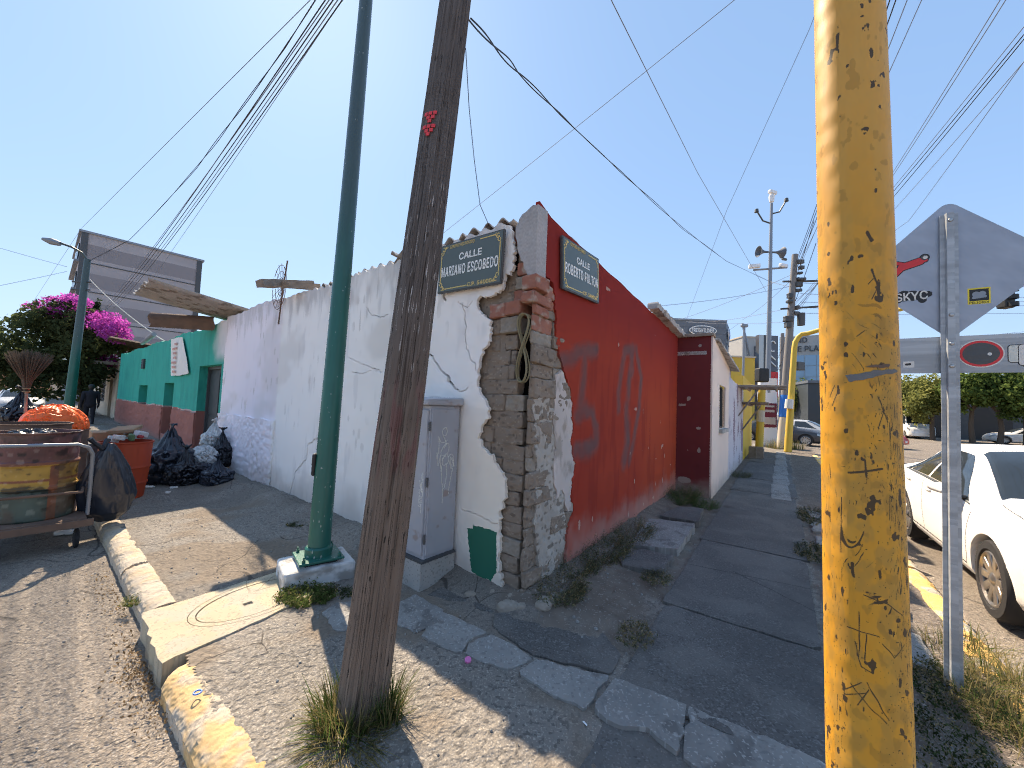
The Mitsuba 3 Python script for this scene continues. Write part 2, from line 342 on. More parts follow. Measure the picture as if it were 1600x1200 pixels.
MB('fired_brick', lambda p, n, uv: mix(mix((.26, .10, .07), (.36, .17, .12), fbm(p.x * 7, p.y * 7, p.z * 7, 3)), (.38, .33, .28), smoothstep(.5, .75, fbm(p.x * 14, p.y * 14, p.z * 14, 3)) * .8), adobe_b, .006, .92, 3e-3)
MB('old_render', lambda p, n, uv: mix(mix((.42, .37, .335), (.60, .53, .49), fbm(p.x * 3, p.y * 3, p.z * 2, 4)), (.26, .22, .18), smoothstep(.5, .7, fbm(p.x * 9, p.y * 9, p.z * 5, 3)) * .7), adobe_b, .004, .92, 3e-3)
MB('grey_render', lambda p, n, uv: mix((.33, .32, .32), (.46, .45, .45), fbm(p.x * 5, p.y * 5, p.z * 5, 4)) * (.8 + .25 * noise(p.x * 60, p.y * 60, p.z * 60)), adobe_b, .003, .92, 3e-3)

def woodc(p, n, uv):
    # grain runs along the leaning pole: its coordinates round the trunk are nearly constant along it
    h = p.z; x = p.x - (-.705 + .0515 * h); y = p.y - (2.06 + .09 * h)
    th = dr.atan2(y, x)
    g = fbm(th * 9, h * .7, 3, 4); f = noise(th * 46, h * 2.2, 4); sp = noise(th * 26, h * 9, 9)
    low = smoothstep(2.9, .6, h + .5 * (g - .5))
    c = mix(mix((.078, .068, .064), (.145, .125, .115), g), mix((.135, .095, .070), (.25, .188, .145), g), low)
    c = mix(c, (.035, .025, .02), smoothstep(.60, .85, f) * .7)
    c = mix(c, (.55, .52, .5), smoothstep(.87, .93, sp) * smoothstep(1.4, 2.2, h) * smoothstep(3.3, 2.9, h) * .9)
    c = mix(c, (.02, .015, .012), smoothstep(.86, .92, noise(th * 20, h * 16, 19)) * .9)
    red = smoothstep(.5, .65, fbm(th * 3, h * 4, 31, 3)) * smoothstep(.35, .1, dr.abs(h - 1.45))
    return mix(c, (.20, .05, .055), red * .35)
def wood_b(p, n, uv):
    h = p.z; x = p.x - (-.705 + .0515 * h); y = p.y - (2.06 + .09 * h); th = dr.atan2(y, x)
    return fbm(th * 22, h * 1.3, 3, 3) + .5 * noise(th * 60, h * 4, 5)
MB('pole_wood', woodc, wood_b, .012, .85, 2e-3)
MB('plate_scuffed', lambda p, n, uv: mix((.28, .31, .37), (.40, .435, .50), fbm((p.x - p.y) * 9 + p.z * 16, (p.x - p.y) * 5 - p.z * 4, 3, 4)), None, 1, .45, metallic=.3)
MB('old_timber', lambda p, n, uv: mix((.16, .12, .09), (.32, .26, .21), fbm(p.x * 12, p.y * 12, p.z * 12, 3)), None, 1, .9)
YP0 = np.array((1.061, 1.150, 0.604)); YP1 = np.array((1.016, 1.150, 2.921)); YU = (YP1 - YP0) / np.linalg.norm(YP1 - YP0)
GASH = [([(-0.028, 1.444), (0.000, 1.449), (0.048, 1.464)], .004), ([(0.008, 1.485), (0.010, 1.437)], .0035), ([(-0.029, 2.759), (-0.030, 2.715)], .005), ([(0.037, 2.019), (0.051, 1.983), (0.058, 1.937)], .0045), ([(0.032, 2.130), (0.042, 2.107)], .007), ([(-0.025, 1.192), (-0.023, 1.157)], .005)]
LINES = [[(0.000, 1.116), (0.050, 1.105), (0.089, 1.076)], [(-0.038, 1.015), (0.030, 1.015)], [(-0.011, 1.068), (-0.014, 0.946)], [(0.002, 1.011), (-0.001, 0.943)], [(-0.023, 0.982), (-0.011, 0.921), (0.014, 0.914)], [(-0.046, 0.841), (-0.011, 0.879)], [(-0.048, 0.826), (-0.003, 0.856)], [(-0.034, 0.864), (0.039, 0.795)], [(0.002, 0.886), (0.045, 0.805)], [(-0.020, 0.815), (0.006, 0.870)], [(0.038, 0.999), (0.062, 0.966), (0.093, 1.000)], [(-0.047, 1.370), (-0.052, 1.213)], [(0.029, 1.980), (0.042, 1.995)], [(0.035, 1.935), (0.053, 1.970)], [(-0.074, 1.660), (-0.059, 1.693)], [(-0.066, 1.635), (-0.051, 1.672)], [(0.044, 1.662), (0.068, 1.591)], [(0.060, 1.627), (0.042, 1.576)], [(-0.083, 1.466), (-0.076, 1.421)], [(-0.001, 1.832), (0.016, 1.846)]]
def yellowc(p, n, uv):
    h = p.z; x = p.x - float(YP0[0]) - (h - float(YP0[2])) * float(YU[0] / YU[2]); y = p.y - float(YP0[1])
    th = dr.atan2(y, x); u = th * .105
    a = fbm(u * 8, h * 2, 3, 4)
    c = mix((.52, .245, .018), (.60, .295, .034), a)
    c = mix(c, (.52, .29, .05), smoothstep(.5, .7, fbm(u * 18, h * 3, 5, 3)) * .4)
    c = mix(c, (.62, .40, .15), smoothstep(1.9, 2.7, h) * .3)
    face = smoothstep(.115, .02, dr.abs(th + 1.25) * .105) * (.35 + .65 * smoothstep(2.3, 1.5, h))
    chips = smoothstep(.915, .94, noise(u * 210, h * 150, 2) + .06 * face - .03) * smoothstep(2.1, 1.7, h)
    cl = smoothstep(.50, .64, noise(u * 20, h * 4.5, 17) + .16 * face - .06) * smoothstep(2.05, 1.75, h)
    scr = smoothstep(.86, .90, noise(u * 330 + h * 40 * (noise(h * 3, u * 12, 3) - .5), h * 36, 7) + .05 * face) * cl
    scr2 = smoothstep(.87, .91, noise(u * 230 - h * 65, h * 105 + u * 190, 23) + .05 * face) * smoothstep(.52, .64, noise(u * 16, h * 7, 41)) * smoothstep(2.0, 1.7, h)
    big = smoothstep(.755, .775, fbm(u * 44, h * 32, 12, 3) + .02 * face)
    uc = (th + 2.306) * .0965; wob = .004 * (noise(u * 60, h * 40, 51) - .5)
    gs = 0
    for pts, wd in GASH: gs = dr.maximum(gs, gr(uc + wob * 1.6, h + wob, pts, wd * 1.25))
    for pts in LINES: gs = dr.maximum(gs, gr(uc + wob, h + wob, pts, .0022))
    dk = dr.maximum(dr.maximum(dr.maximum(chips, scr), dr.maximum(scr2, big)), smoothstep(.2, .5, gs * (.55 + .6 * noise(u * 140, h * 90, 61))))
    c = mix(c, (.34, .20, .05), smoothstep(.46, .66, fbm(u * 30, h * 22, 71, 3) + .12 * face) * .5 * smoothstep(2.35, 1.9, h))
    c = mix(c, (.30, .16, .03), smoothstep(.66, .73, fbm(u * 34, h * 24, 12, 3) + .02 * face) * .45)
    return mix(c, (.035, .028, .022), dk * .92)
MB('yellow_paint', yellowc, lambda p, n, uv: noise(p.x * 25, p.y * 25, p.z * 25) + .8 * noise(p.x * 9, p.y * 9, p.z * 6), .003, .55, 3e-3, specular=.3)
def greenc(p, n, uv):
    h = p.z; a = fbm(p.x * 20, p.y * 20, h * 3, 4)
    c = mix((.010, .085, .066), (.018, .125, .095), a)
    c = mix(c, (.06, .075, .085), smoothstep(2.2, 4.2, h) * .8)
    ch = noise(p.x * 60, p.y * 60, h * 24)
    return mix(c, (.45, .48, .46), smoothstep(.86, .93, ch + .10 * smoothstep(1.2, .2, h) - .04) * .6)
MB('green_paint', greenc, None, 1, .35)
def galvc(p, n, uv):
    a, b, r = voronoi((p.x * .8 + p.y) * 55, p.z * 55)
    return mix(mix((.34, .36, .38), (.46, .48, .50), r), (.26, .27, .28), smoothstep(.5, .7, fbm(p.x * 5 + p.y * 5, p.z * 14, 3, 3)) * .5)
MB('galvanised', galvc, None, 1, .5, metallic=.35)
def cabc(p, n, uv):
    a = fbm(p.x * 3, p.y * 3, p.z * 2, 4)
    c = mix((.30, .31, .34), (.38, .39, .42), a)
    c = mix(c, (.36, .36, .38), smoothstep(.62, .8, noise(p.x * 30, p.y * 30, p.z * 14)) * .25)
    return mix(c, (.22, .12, .07), smoothstep(.66, .78, fbm(p.x * 9, p.y * 9, p.z * 9, 3)) * .5)
MB('cabinet_paint', cabc, lambda p, n, uv: noise(p.x * 9, p.y * 9, p.z * 9), .003, .42, 3e-3)
MB('plain_concrete', lambda p, n, uv: mix(mix((.27, .26, .24), (.40, .385, .36), fbm(p.x * 5, p.y * 5, p.z * 5, 4)), (.13, .12, .11), smoothstep(.6, .85, noise(p.x * 60, p.y * 60, p.z * 60)) * .5), pave_b, .003, .9, 3e-3)
MB('white_washed', lambda p, n, uv: mix((.28, .27, .25), (.54, .54, .53), smoothstep(.4, .6, fbm(p.x * 8, p.y * 8, p.z * 8, 4))), pave_b, .003, .9, 3e-3)
MB('roof_sheet', lambda p, n, uv: mix(mix((.30, .285, .27), (.42, .40, .38), fbm(p.x * 4, p.y * 4, p.z * 4, 3)), (.13, .10, .08), smoothstep(.52, .7, fbm(p.x * 7, p.y * 7, p.z * 7, 3)) * .7), None, 1, .9)
MB('rusty_metal', lambda p, n, uv: mix((.08, .055, .045), (.22, .14, .10), fbm(p.x * 8, p.y * 8, p.z * 8, 4)), None, 1, .8, metallic=.2)
MB('soil', lambda p, n, uv: mix((.11, .085, .065), (.21, .17, .13), fbm(p.x * 12, p.y * 12, p.z * 12, 3)), None, 1, .95)
MB('leaf_rgb', VC, None, 1, .6)
scene['leaf'] = {'type': 'principledthin', 'base_color': VC, 'roughness': .55, 'diff_trans': 1.0, 'spec_trans': 0.0}
scene['vc_paint'] = {'type': 'twosided', 'bsdf': {'type': 'principled', 'base_color': VC, 'roughness': .5}}
M('black_bag', (.012, .014, .02), .28, specular=.6); M('dark_bag', (.02, .026, .04), .25, specular=.6)
M('pale_bag', (.52, .53, .52), .35); M('orange_bag', (.85, .13, .012), .4); M('orange_paint', (.42, .055, .016), .5)
M('rope', (.22, .19, .11), .9); M('cable_black', (.02, .02, .024), .6); M('cable_grey', (.17, .19, .24), .8)
M('torn_grey', (.14, .14, .145), .8); M('sign_green', (.085, .108, .10), .4); M('sign_gold', (.66, .48, .15), .45); M('sign_white', (.78, .78, .76), .5); M('sign_back', (.08, .08, .08), .6)
M('dark_door', (.035, .045, .05), .55); M('painted_dark', (.012, .011, .010), .95); M('green_patch', (.012, .12, .075), .7)  # the near-black one stands in for shade inside cavity and rooms
M('chalk', (.62, .62, .56), .9); M('black', (.015, .015, .016), .5); M('white_paint', (.78, .78, .78), .4); M('red_ink', (.62, .035, .04), .5)
M('yellow_ink', (.75, .60, .04), .5); M('cream_wall', (.55, .47, .36), .85); M('grey_metal', (.25, .27, .30), .45, .4)
M('steel_dark', (.08, .085, .09), .5, .3); M('rubber', (.022, .022, .024), .85); M('tail_red', (.35, .01, .015), .25)
M('pink_plastic', (.65, .18, .42), .5); M('cardboard', (.30, .20, .12), .9); M('paper_white', (.66, .64, .60), .8)
M('far_yellow', (.60, .40, .05), .6); M('blue_paint', (.02, .16, .55), .5); M('dark_cloth', (.014, .014, .022), .9); M('skin', (.20, .11, .075), .6)
M('bark', (.10, .075, .055), .95)
scene['car_white'] = {'type': 'twosided', 'bsdf': {'type': 'principled', 'base_color': {'type': 'rgb', 'value': [.74, .73, .71]}, 'roughness': .32, 'clearcoat': 1.0, 'clearcoat_gloss': .95}}
scene['car_glass'] = {'type': 'twosided', 'bsdf': {'type': 'principled', 'base_color': {'type': 'rgb', 'value': [.02, .025, .028]}, 'roughness': .04, 'specular': .8}}
scene['clear_glass'] = {'type': 'thindielectric', 'int_ior': 1.5}
scene['alloy'] = {'type': 'twosided', 'bsdf': {'type': 'principled', 'base_color': {'type': 'rgb', 'value': [.42, .40, .38]}, 'roughness': .28, 'metallic': .85}}

# ------------------------------------------------------------ ground: one sheet to the horizon
def graded(lo, hi, a, b, fine, grow=1.18):
    """grid lines from lo to hi, spaced fine between a and b and growing outside"""
    mid = list(np.arange(a, b + fine / 2, fine)); x, d = a, fine; left = []
    while x > lo: d *= grow; x -= d; left.append(x)
    x, d = b, fine; right = []
    while x < hi: d *= grow; x += d; right.append(x)
    return np.array(left[::-1] + mid + right)
def sheet(xs, ys, zf):
    X, Y = np.meshgrid(xs, ys); v = np.stack([X, Y, zf(X, Y)], -1).reshape(-1, 3)
    i, j = np.meshgrid(np.arange(len(ys) - 1), np.arange(len(xs) - 1), indexing='ij'); k = i * len(xs) + j
    return v, np.stack([k, k + 1, k + len(xs) + 1, k + len(xs)], -1).reshape(-1, 4)
def nz(X, Y, fr, seed, o=3): return meshkit.fbm(np.stack([X * fr, Y * fr, np.zeros_like(X)], -1), o, seed) - .5
def road_z(X, Y):
    near = np.exp(-np.hypot(X + 2, Y - 3) / 6)
    return -.135 + near * (.020 * nz(X, Y, 2.2, 3) + .014 * nz(X, Y, 11, 4) + .010 * nz(X, Y, 28, 5, 2))
v, q = sheet(graded(-900, 900, -6.2, -.4, .03), graded(-300, 1200, .8, 6.5, .03), road_z)
k = thing('road', None, None, kind='structure'); own(k, (v, q), 'asphalt', True)

# pavement: everything between the walls and the kerbs, displaced; dirt heaped along the red wall
KL, KR = 1.85, 2.80
def fr(X, Y):
    a, b = X - C0[0], Y - C0[1]
    return a * uL[0] + b * uL[1], a * nL[0] + b * nL[1], a * uR[0] + b * uR[1], a * nR[0] + b * nR[1]
def pave_z(X, Y):
    sl, ql, sr, qr = fr(X, Y)
    z = .014 * nz(X, Y, 1.5, 13) + .010 * nz(X, Y, 9, 14) + .009 * nz(X, Y, 30, 15, 2)
    d = np.clip((.9 - qr) / .8, 0, 1) * np.clip((sr + .25) / .35, 0, 1) * np.clip((6 - sr), 0, 1)
    z = z + d * (.05 + .06 * np.clip((.4 - qr) / .4, 0, 1) + .05 * nz(X, Y, 4, 16))
    st = np.clip((qr - 1.9) / .15, 0, 1) * np.clip((sr + .5) / .4, 0, 1)
    z = z + st * (.01 + .05 * nz(X, Y, 3, 17))
    rut = np.exp(-((sl - 2.5) ** 2 / .12 + (ql - 1.15) ** 2 / .2)) * .02
    return z - rut
def pave_sheet(xs, ys, test):
    v, q = sheet(xs, ys, pave_z)
    c = v[q].mean(1); sl, ql, sr, qr = fr(c[:, 0], c[:, 1])
    inside = (ql < np.where(sl < 1.3, 1.865, 1.80)) & (qr < KR) & ((ql > -.06) | (qr > -.06)) & test(c[:, 0], c[:, 1])
    # round the corner of the pavement
    cx, cy = KL - 1.3, KR - 1.3
    det = nL[0] * nR[1] - nL[1] * nR[0]
    a, b = cx, cy
    px = (a * nR[1] - b * nL[1]) / det + C0[0]; py = (nL[0] * b - nR[0] * a) / det + C0[1]
    q = q[inside]; u = np.unique(q); m = np.full(len(v), -1); m[u] = np.arange(len(u))
    return v[u], m[q]
near = lambda X, Y: (X > -5.6) & (X < 4.4) & (Y > .3) & (Y < 6.4)
k = thing('pavement', None, None, kind='structure')
va, qa = pave_sheet(np.arange(-5.6, 4.401, .026), np.arange(.3, 6.4, .026), near)
vb, qb = pave_sheet(np.arange(-60, 30, .25), np.arange(-3, 60, .25), lambda X, Y: ~((X > -5.2) & (X < 4.0) & (Y > .7) & (Y < 6.0)))
inn = near(vb[:, 0], vb[:, 1]); vb[:, 2] -= np.where(inn, .022, .004)
own(k, (np.vstack([va, vb]), np.vstack([qa, qb + len(va)])), 'pavement', True)

# slabs of the walkway, cut stones of the corner band, loose flags
def slab(name, poly, top, thick, mat, seed, parent='pavement', amp=.004, sub=.05, tilt=(0, 0)):
    m = groundprism(poly, -thick, 0).subdivide_to_size(sub); m.merge_vertices(); v = m.vertices.copy()
    c = v.mean(0); upv = v[:, 2] > -1e-6
    v[upv, 2] += amp * 2 * (meshkit.fbm(v[upv] * 9, 3, seed) - .5)
    ed = np.array([poly.exterior.distance(Point(*p[:2])) for p in v]) if len(v) < 9000 else np.full(len(v), 1.)
    v[upv, 2] -= np.clip(.012 - ed[upv], 0, 1) * .7
    v[:, 2] += top + (v[:, 0] - c[0]) * tilt[0] + (v[:, 1] - c[1]) * tilt[1]
    return part(parent, name, trimesh.Trimesh(v, m.faces, process=False), mat, 35)
def polyG(frame, pts, amp, step, seed): return Polygon(jag([tuple(W(frame, [a, b, 0])[:2]) for a, b in pts], amp, step, seed, True)).buffer(0)
s0 = -.40
for i in range(14):
    s1 = s0 + (1.16 if i == 0 else 1.95 + .1 * ((i * 7) % 3 - 1))
    n0, n1 = .90 - .025 * min(i, 5), 1.93 - .03 * (i % 2)
    if s0 > 16: break
    slab('slab', polyG(MR, [(s0 + .008, n0), (s1 - .008, n0), (s1 - .008, n1), (s0 + .008, n1)], .004, .12, 20 + i), .018 + .004 * (i % 3), .08, 'slab_concrete', i, sub=.07 if i < 3 else .3, amp=.003)
    s0 = s1
slab('slab', polyG(MR, [(-1.9, 1.0), (-.42, .92), (-.42, 1.95), (-1.9, 2.0)], .006, .1, 61), .004, .08, 'slab_concrete', 61, sub=.08)
STONES = [[(-1.329, 2.922), (-1.283, 3.072), (-1.167, 3.129), (-0.991, 2.737), (-1.140, 2.697)],
          [(-0.883, 3.036), (-0.717, 3.237), (-0.448, 3.023), (-0.514, 2.800), (-0.576, 2.706), (-0.805, 2.835)],
          [(-0.550, 2.686), (-0.481, 3.012), (-0.095, 2.752), (-0.205, 2.666), (-0.258, 2.512), (-0.375, 2.555)],
          [(-0.234, 2.513), (-0.200, 2.653), (-0.072, 2.747), (0.070, 2.643), (0.195, 2.515), (0.092, 2.393), (-0.000, 2.404)],
          [(0.213, 2.486), (0.652, 2.370), (0.458, 2.100), (0.313, 2.175), (0.099, 2.355)],
          [(0.668, 2.345), (0.828, 2.253), (1.017, 2.154), (0.841, 1.855), (0.738, 1.980), (0.605, 1.989), (0.487, 2.093)],
          [(1.022, 2.149), (1.179, 2.062), (1.427, 1.897), (1.501, 1.839), (1.618, 1.689), (1.152, 1.564), (1.005, 1.691), (0.846, 1.852)]]
for i, st in enumerate(STONES):
    slab('stone', Polygon(jag(list(st), .006, .05, 40 + i, True)).buffer(0).buffer(-.012).buffer(.008), .010 + .004 * (i % 3) + .010 * (i > 4), .08, 'pale_stone', 70 + i, amp=.012, sub=.028)
slab('slab', Polygon(jag(list([(-0.065, 2.989), (0.071, 3.034), (0.539, 3.015), (0.712, 2.799), (0.777, 2.569), (0.672, 2.387), (0.200, 2.534), (-0.057, 2.800)]), .006, .05, 50, True)).buffer(0), .014, .07, 'slab_concrete', 50, amp=.008, sub=.04)
for i, st in enumerate([[(1.147, 4.065), (1.490, 4.337), (1.769, 4.125), (1.481, 3.730), (1.176, 3.869)], [(1.404, 4.402), (1.987, 5.496), (2.542, 5.262), (1.887, 4.271), (1.503, 4.375)], [(2.194, 5.611), (2.716, 6.178), (3.058, 6.050), (2.606, 5.323)]]):
    slab('slab', Polygon(jag(list(st), .008, .06, 55 + i, True)).buffer(0), .075 + .012 * i, .09, 'pale_stone' if i == 1 else 'slab_concrete', 55 + i, amp=.006, tilt=(.03, -.02))
for i, (a, b) in enumerate([(.9, 1.5), (1.7, 2.2), (2.35, 2.9), (3.2, 3.9), (4.1, 4.7), (5.0, 5.5)]):
    slab('slab', polyG(MR, [(a, 2.05), (b, 2.03), (b - .05, 2.5), (a + .04, 2.52)], .012, .09, 80 + i), .045, .08, 'pale_stone', 80 + i, amp=.007, tilt=(.01 * (i % 2), -.01))
for i in range(6):
    a = 6.2 + i * 1.9
    slab('slab', polyG(MR, [(a, 1.52), (a + 1.86, 1.48), (a + 1.86, 1.80), (a, 1.84)], .006, .15, 90 + i), .034, .05, 'pale_stone', 90 + i, sub=.2)
# cracked flags under the cabinet
for i, st in enumerate([[(-0.626, 3.255), (-0.438, 3.561), (-0.323, 3.367), (-0.190, 3.345), (-0.264, 3.180), (-0.446, 3.186)], [(-0.249, 3.181), (-0.148, 3.382), (0.017, 3.328), (0.071, 3.157), (-0.076, 3.023), (-0.203, 3.069)]]):
    slab('slab', Polygon(jag(list(st), .005, .05, 150 + i, True)).buffer(0), .012, .05, 'slab_concrete', 150 + i, amp=.006, sub=.04)

# kerbs: one stone after another
def kerb_stone(frame, s0, s1, n0, n1, top, seed, round_end=False, bot=-.3):
    prof = [(n0, bot), (n0, top - .03), (n0 + .015, top - .008), (n0 + .05, top), (n1 - .08, top - .004), (n1 - .03, top - .03), (n1 - .006, top - .075), (n1, bot)]
    ss = np.arange(s0, s1 + .001, max(.04, (s1 - s0) / 40)); V = []
    for s in ss:
        e = min(s - s0, s1 - s); sh = math.sqrt(max(0, 1 - max(0, .16 - e) ** 2 / .16 ** 2)) if round_end and s1 - s < .16 else 1
        pr_ = [(n0 + .085 + (a - n0 - .085) * (.45 + .55 * sh), b - (.05 * (1 - sh) if b > bot else 0)) for a, b in prof]
        V.append([[s, a, b] for a, b in pr_])
    V = np.array(V); m_, k_ = V.shape[:2]
    i, j = np.meshgrid(np.arange(m_ - 1), np.arange(k_ - 1), indexing='ij'); b = i * k_ + j
    f = np.stack([b, b + 1, b + k_ + 1, b + k_], -1).reshape(-1, 4); f = np.vstack([f[:, [0, 1, 2]], f[:, [0, 2, 3]]])
    vv = V.reshape(-1, 3); caps = []
    for o in (0, (m_ - 1) * k_): caps += [[o, o + t, o + t + 1] if o else [o, o + t + 1, o + t] for t in range(1, k_ - 1)]
    m = tm(W(frame, vv), np.vstack([f, caps])).subdivide_to_size(.05 if s1 - s0 < 3 else .4); m.merge_vertices(); v = m.vertices
    w = meshkit.fbm(v * 9, 3, seed) - .5; w2 = meshkit.fbm(v * 26, 2, seed + 3) - .5
    v = v + m.vertex_normals * (w * .022 + w2 * .012)[:, None] * (1 if s1 - s0 < 3 else .4)
    return trimesh.Trimesh(v, m.faces, process=False)
k = thing('kerb', None, None, kind='structure')
for i, (a, b) in enumerate([(-2.2, -.72), (-.70, 1.15), (1.98, 3.02), (3.05, 4.55), (4.58, 6.2), (6.23, 8.5), (8.53, 11.5), (11.5, 16), (16, 30)]):
    part(k, 'kerbstone', kerb_stone(ML, a, b, 1.80 if b < 2 else 1.745, 1.995 if b < 2 else 1.94, .004 if b < 2 else .010, 200 + i, round_end=abs(b - 1.15) < .01), 'kerb_paint', 60)
k = thing('kerb', None, None, kind='structure')
for i, (a, b) in enumerate([(-1.5, .2), (.22, 1.7), (1.72, 3.3), (3.33, 4.9), (4.92, 6.6), (6.62, 10), (10, 17.5)]):
    part(k, 'kerbstone', kerb_stone(MR, a, b, 2.72, 2.93, .02, 220 + i), 'kerb_yellow', 60)
# concrete drain cover let into the pavement, with its round lid
dk = Polygon([(1.16, 1.98), (1.93, 1.96), (1.97, 1.1), (1.92, .62), (1.5, .68), (1.30, 1.2), (1.22, 1.6)])
dk = Polygon([(s, n) for s, n in jag(list(dk.exterior.coords)[:-1], .006, .07, 5, True)]).buffer(0)
k = thing('drain_cover', 'worn yellowish concrete drain cover with a round lid beside the kerb', 'drain cover')
ring = Point(0, 0).buffer(1, 48); lid = shapely.affinity.translate(shapely.affinity.scale(ring, .245, .40), 1.60, 1.33); lid = shapely.affinity.rotate(lid, 8)
grooves = unary_union([lid.exterior.buffer(.004), lid.buffer(.045).exterior.buffer(.0025)])
frame_p = dk.difference(lid.buffer(.004)).difference(grooves)
def fl(poly, z0, z1):
    m = ext(poly, z1 - z0); v = m.vertices; v2 = np.stack([v[:, 0], v[:, 1], v[:, 2] + z0], 1); m = tm(W(ML, v2), m.faces)
    if m.volume < 0: m.invert()
    return m
own_ = part(k, 'base', fl(dk, -.35, -.002), 'cover_concrete'); part(k, 'frame', fl(frame_p, -.002, .014), 'cover_concrete')
part(k, 'lid', fl(lid.buffer(-.006).difference(unary_union([shapely.affinity.translate(sbox(-.025, -.03, .025, .03), 1.55, 1.42)])), -.002, .012), 'cover_concrete')

# ------------------------------------------------------------ corner house: plastered adobe, broken open at the street corner
house = thing('corner_house', 'low white and red plastered adobe house with its street corner broken open', 'house')
BREAK = [(0.333, 2.751), (0.371, 2.618), (0.490, 2.584), (0.667, 2.592), (0.678, 2.508), (0.607, 2.414), (0.516, 2.357), (0.471, 2.253), (0.489, 2.161), (0.571, 2.078), (0.613, 1.979), (0.628, 1.831), (0.596, 1.702), (0.520, 1.616), (0.461, 1.538), (0.479, 1.457), (0.546, 1.401), (0.580, 1.306), (0.535, 1.213), (0.408, 1.136), (0.307, 1.038), (0.245, 0.955), (0.233, 0.850), (0.274, 0.708), (0.304, 0.595), (0.275, 0.468), (0.288, 0.305), (0.258, 0.155), (0.203, 0.037)]
CRK_TOP = [(0.305, 3.186), (0.277, 3.062), (0.235, 2.938), (0.258, 2.840), (0.289, 2.743), (0.333, 2.751)]
rb = jag([tuple(a) for a in CRK_TOP[:-1]] + [tuple(a) for a in BREAK], .010, .022, 3)
wtop = [(s, 3.20 + .022 * math.sin(s * 2 * math.pi / .19) * (1 if s < 4.1 else .3) + .02 * math.sin(s * 3.1)) for s in np.arange(5.15, rb[0][0] + .02, -.03)]
white1 = Polygon([(5.15, -.12)] + wtop + rb + [(rb[-1][0], -.12)]).buffer(0)
def crack(pts, w, seed):
    return LineString(jag([tuple(p) for p in pts], .010, .035, seed)).buffer(w, cap_style=2)
cracks = unary_union([crack([(1.241, 3.025), (1.187, 2.826), (1.135, 2.652), (1.104, 2.615)], .012, 1), crack([(1.353, 2.114), (1.203, 1.995), (1.119, 1.914), (1.019, 1.836), (0.902, 1.723)], .010, 2), crack([(1.021, 1.861), (0.932, 1.760)], .012, 12),
    crack([(0.871, 2.570), (0.837, 2.453), (0.802, 2.325), (0.803, 2.202), (0.741, 2.039), (0.640, 1.891)], .006, 3), crack([(0.926, 2.591), (0.868, 2.532), (0.779, 2.496), (0.732, 2.564)], .004, 4),
    crack([(3.556, 1.038), (3.758, 0.976), (3.928, 0.905), (3.939, 0.711), (4.243, 0.487), (4.358, 0.233), (4.477, -0.008)], .008, 5), crack([(2.593, 2.739), (2.496, 2.646), (2.322, 2.579), (2.098, 2.592)], .005, 6),
    crack([(2.936, 2.125), (2.694, 2.049), (2.468, 1.994), (2.256, 1.942)], .004, 7), crack([(2.834, 1.931), (2.602, 1.894), (2.366, 1.952), (2.148, 1.916)], .004, 8), crack([(0.920, 1.723), (0.813, 1.699), (0.738, 1.742)], .005, 9),
    crack([(5.522, 3.223), (5.432, 2.877), (5.394, 2.213), (5.196, 1.565), (5.073, 0.734)], .006, 10), crack([(0.740, 0.611), (0.593, 0.617), (0.436, 0.583), (0.303, 0.579)], .003, 11)])
white1 = white1.difference(cracks)
pl = wallprism(ML, white1, -.035, 0.0)
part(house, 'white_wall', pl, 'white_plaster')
# second stretch of the white wall, set back a little, with a rough rendered dado below
w2top = [(s, 3.25 + .03 * math.sin(s * 2.3) + .012 * math.sin(s * 17)) for s in np.arange(8.15, 5.14, -.06)]
white2 = Polygon([(8.15, -.12)] + w2top + [(5.15, -.12)]).buffer(0)
ms = wallprism(ML, white2, -.06, -.02)
part(house, 'white_wall', ms, 'white_plaster')
g = trimesh.creation.box(extents=[3.0, .05, 1.27]); g = g.subdivide_to_size(.05); g.merge_vertices(); v = g.vertices + [6.66, -.012, .535]
v[:, 1] += (v[:, 1] > 0) * .045 * (meshkit.fbm(v * [14, 3, 14], 3, 8) - .5)
v[:, 2] += (v[:, 2] > 1.1) * .01 * np.sin(v[:, 0] * 9)
part(house, 'dado', tm(W(ML, v), g.faces), 'white_plaster', 50)
# grey plaster cap left standing at the very corner
capp = Polygon(jag([(0.238, 3.145), (0.198, 3.203), (0.159, 3.249), (0.079, 3.277), (-0.039, 3.281), (-0.051, 3.157), (-0.060, 2.937), (-0.066, 2.657), (-0.003, 2.646), (0.064, 2.680), (0.122, 2.757), (0.167, 2.850), (0.207, 2.943), (0.226, 3.050)], .006, .04, 9, True)).buffer(0)
capp = capp.intersection(sbox(.0, 0, 3, 5))
part(house, 'corner_cap', wallprism(ML, capp, -.14, .008), 'grey_render')
# red street front
RB = [(0.062, 3.321), (0.088, 3.097), (0.114, 2.725), (0.238, 2.717), (0.313, 2.657), (0.346, 2.519), (0.380, 2.380), (0.379, 2.233), (0.437, 2.106), (0.534, 1.987), (0.608, 1.873), (0.696, 1.780), (0.758, 1.683), (0.757, 1.508), (0.792, 1.414), (0.761, 1.259), (0.814, 1.099), (0.865, 1.000), (0.803, 0.870), (0.799, 0.729), (0.852, 0.577), (0.774, 0.488), (0.730, 0.348), (0.720, 0.111), (0.704, -0.032)]
RB = [(.014 if q < 3 else max(.014, s), z) for q, (s, z) in enumerate(RB)]
rbj = RB[:3] + jag(RB[3:], .010, .022, 6)
zt0 = RB[0][1]
red = Polygon(rbj + [(rbj[-1][0], -.1), (5.62, -.1), (5.62, 3.05)] + [(s, 3.05 + (zt0 - .06 - 3.05) * (5.62 - s) / 5.5 + .008 * math.sin(s * 7)) for s in np.arange(5.5, .12, -.12)]).buffer(0)
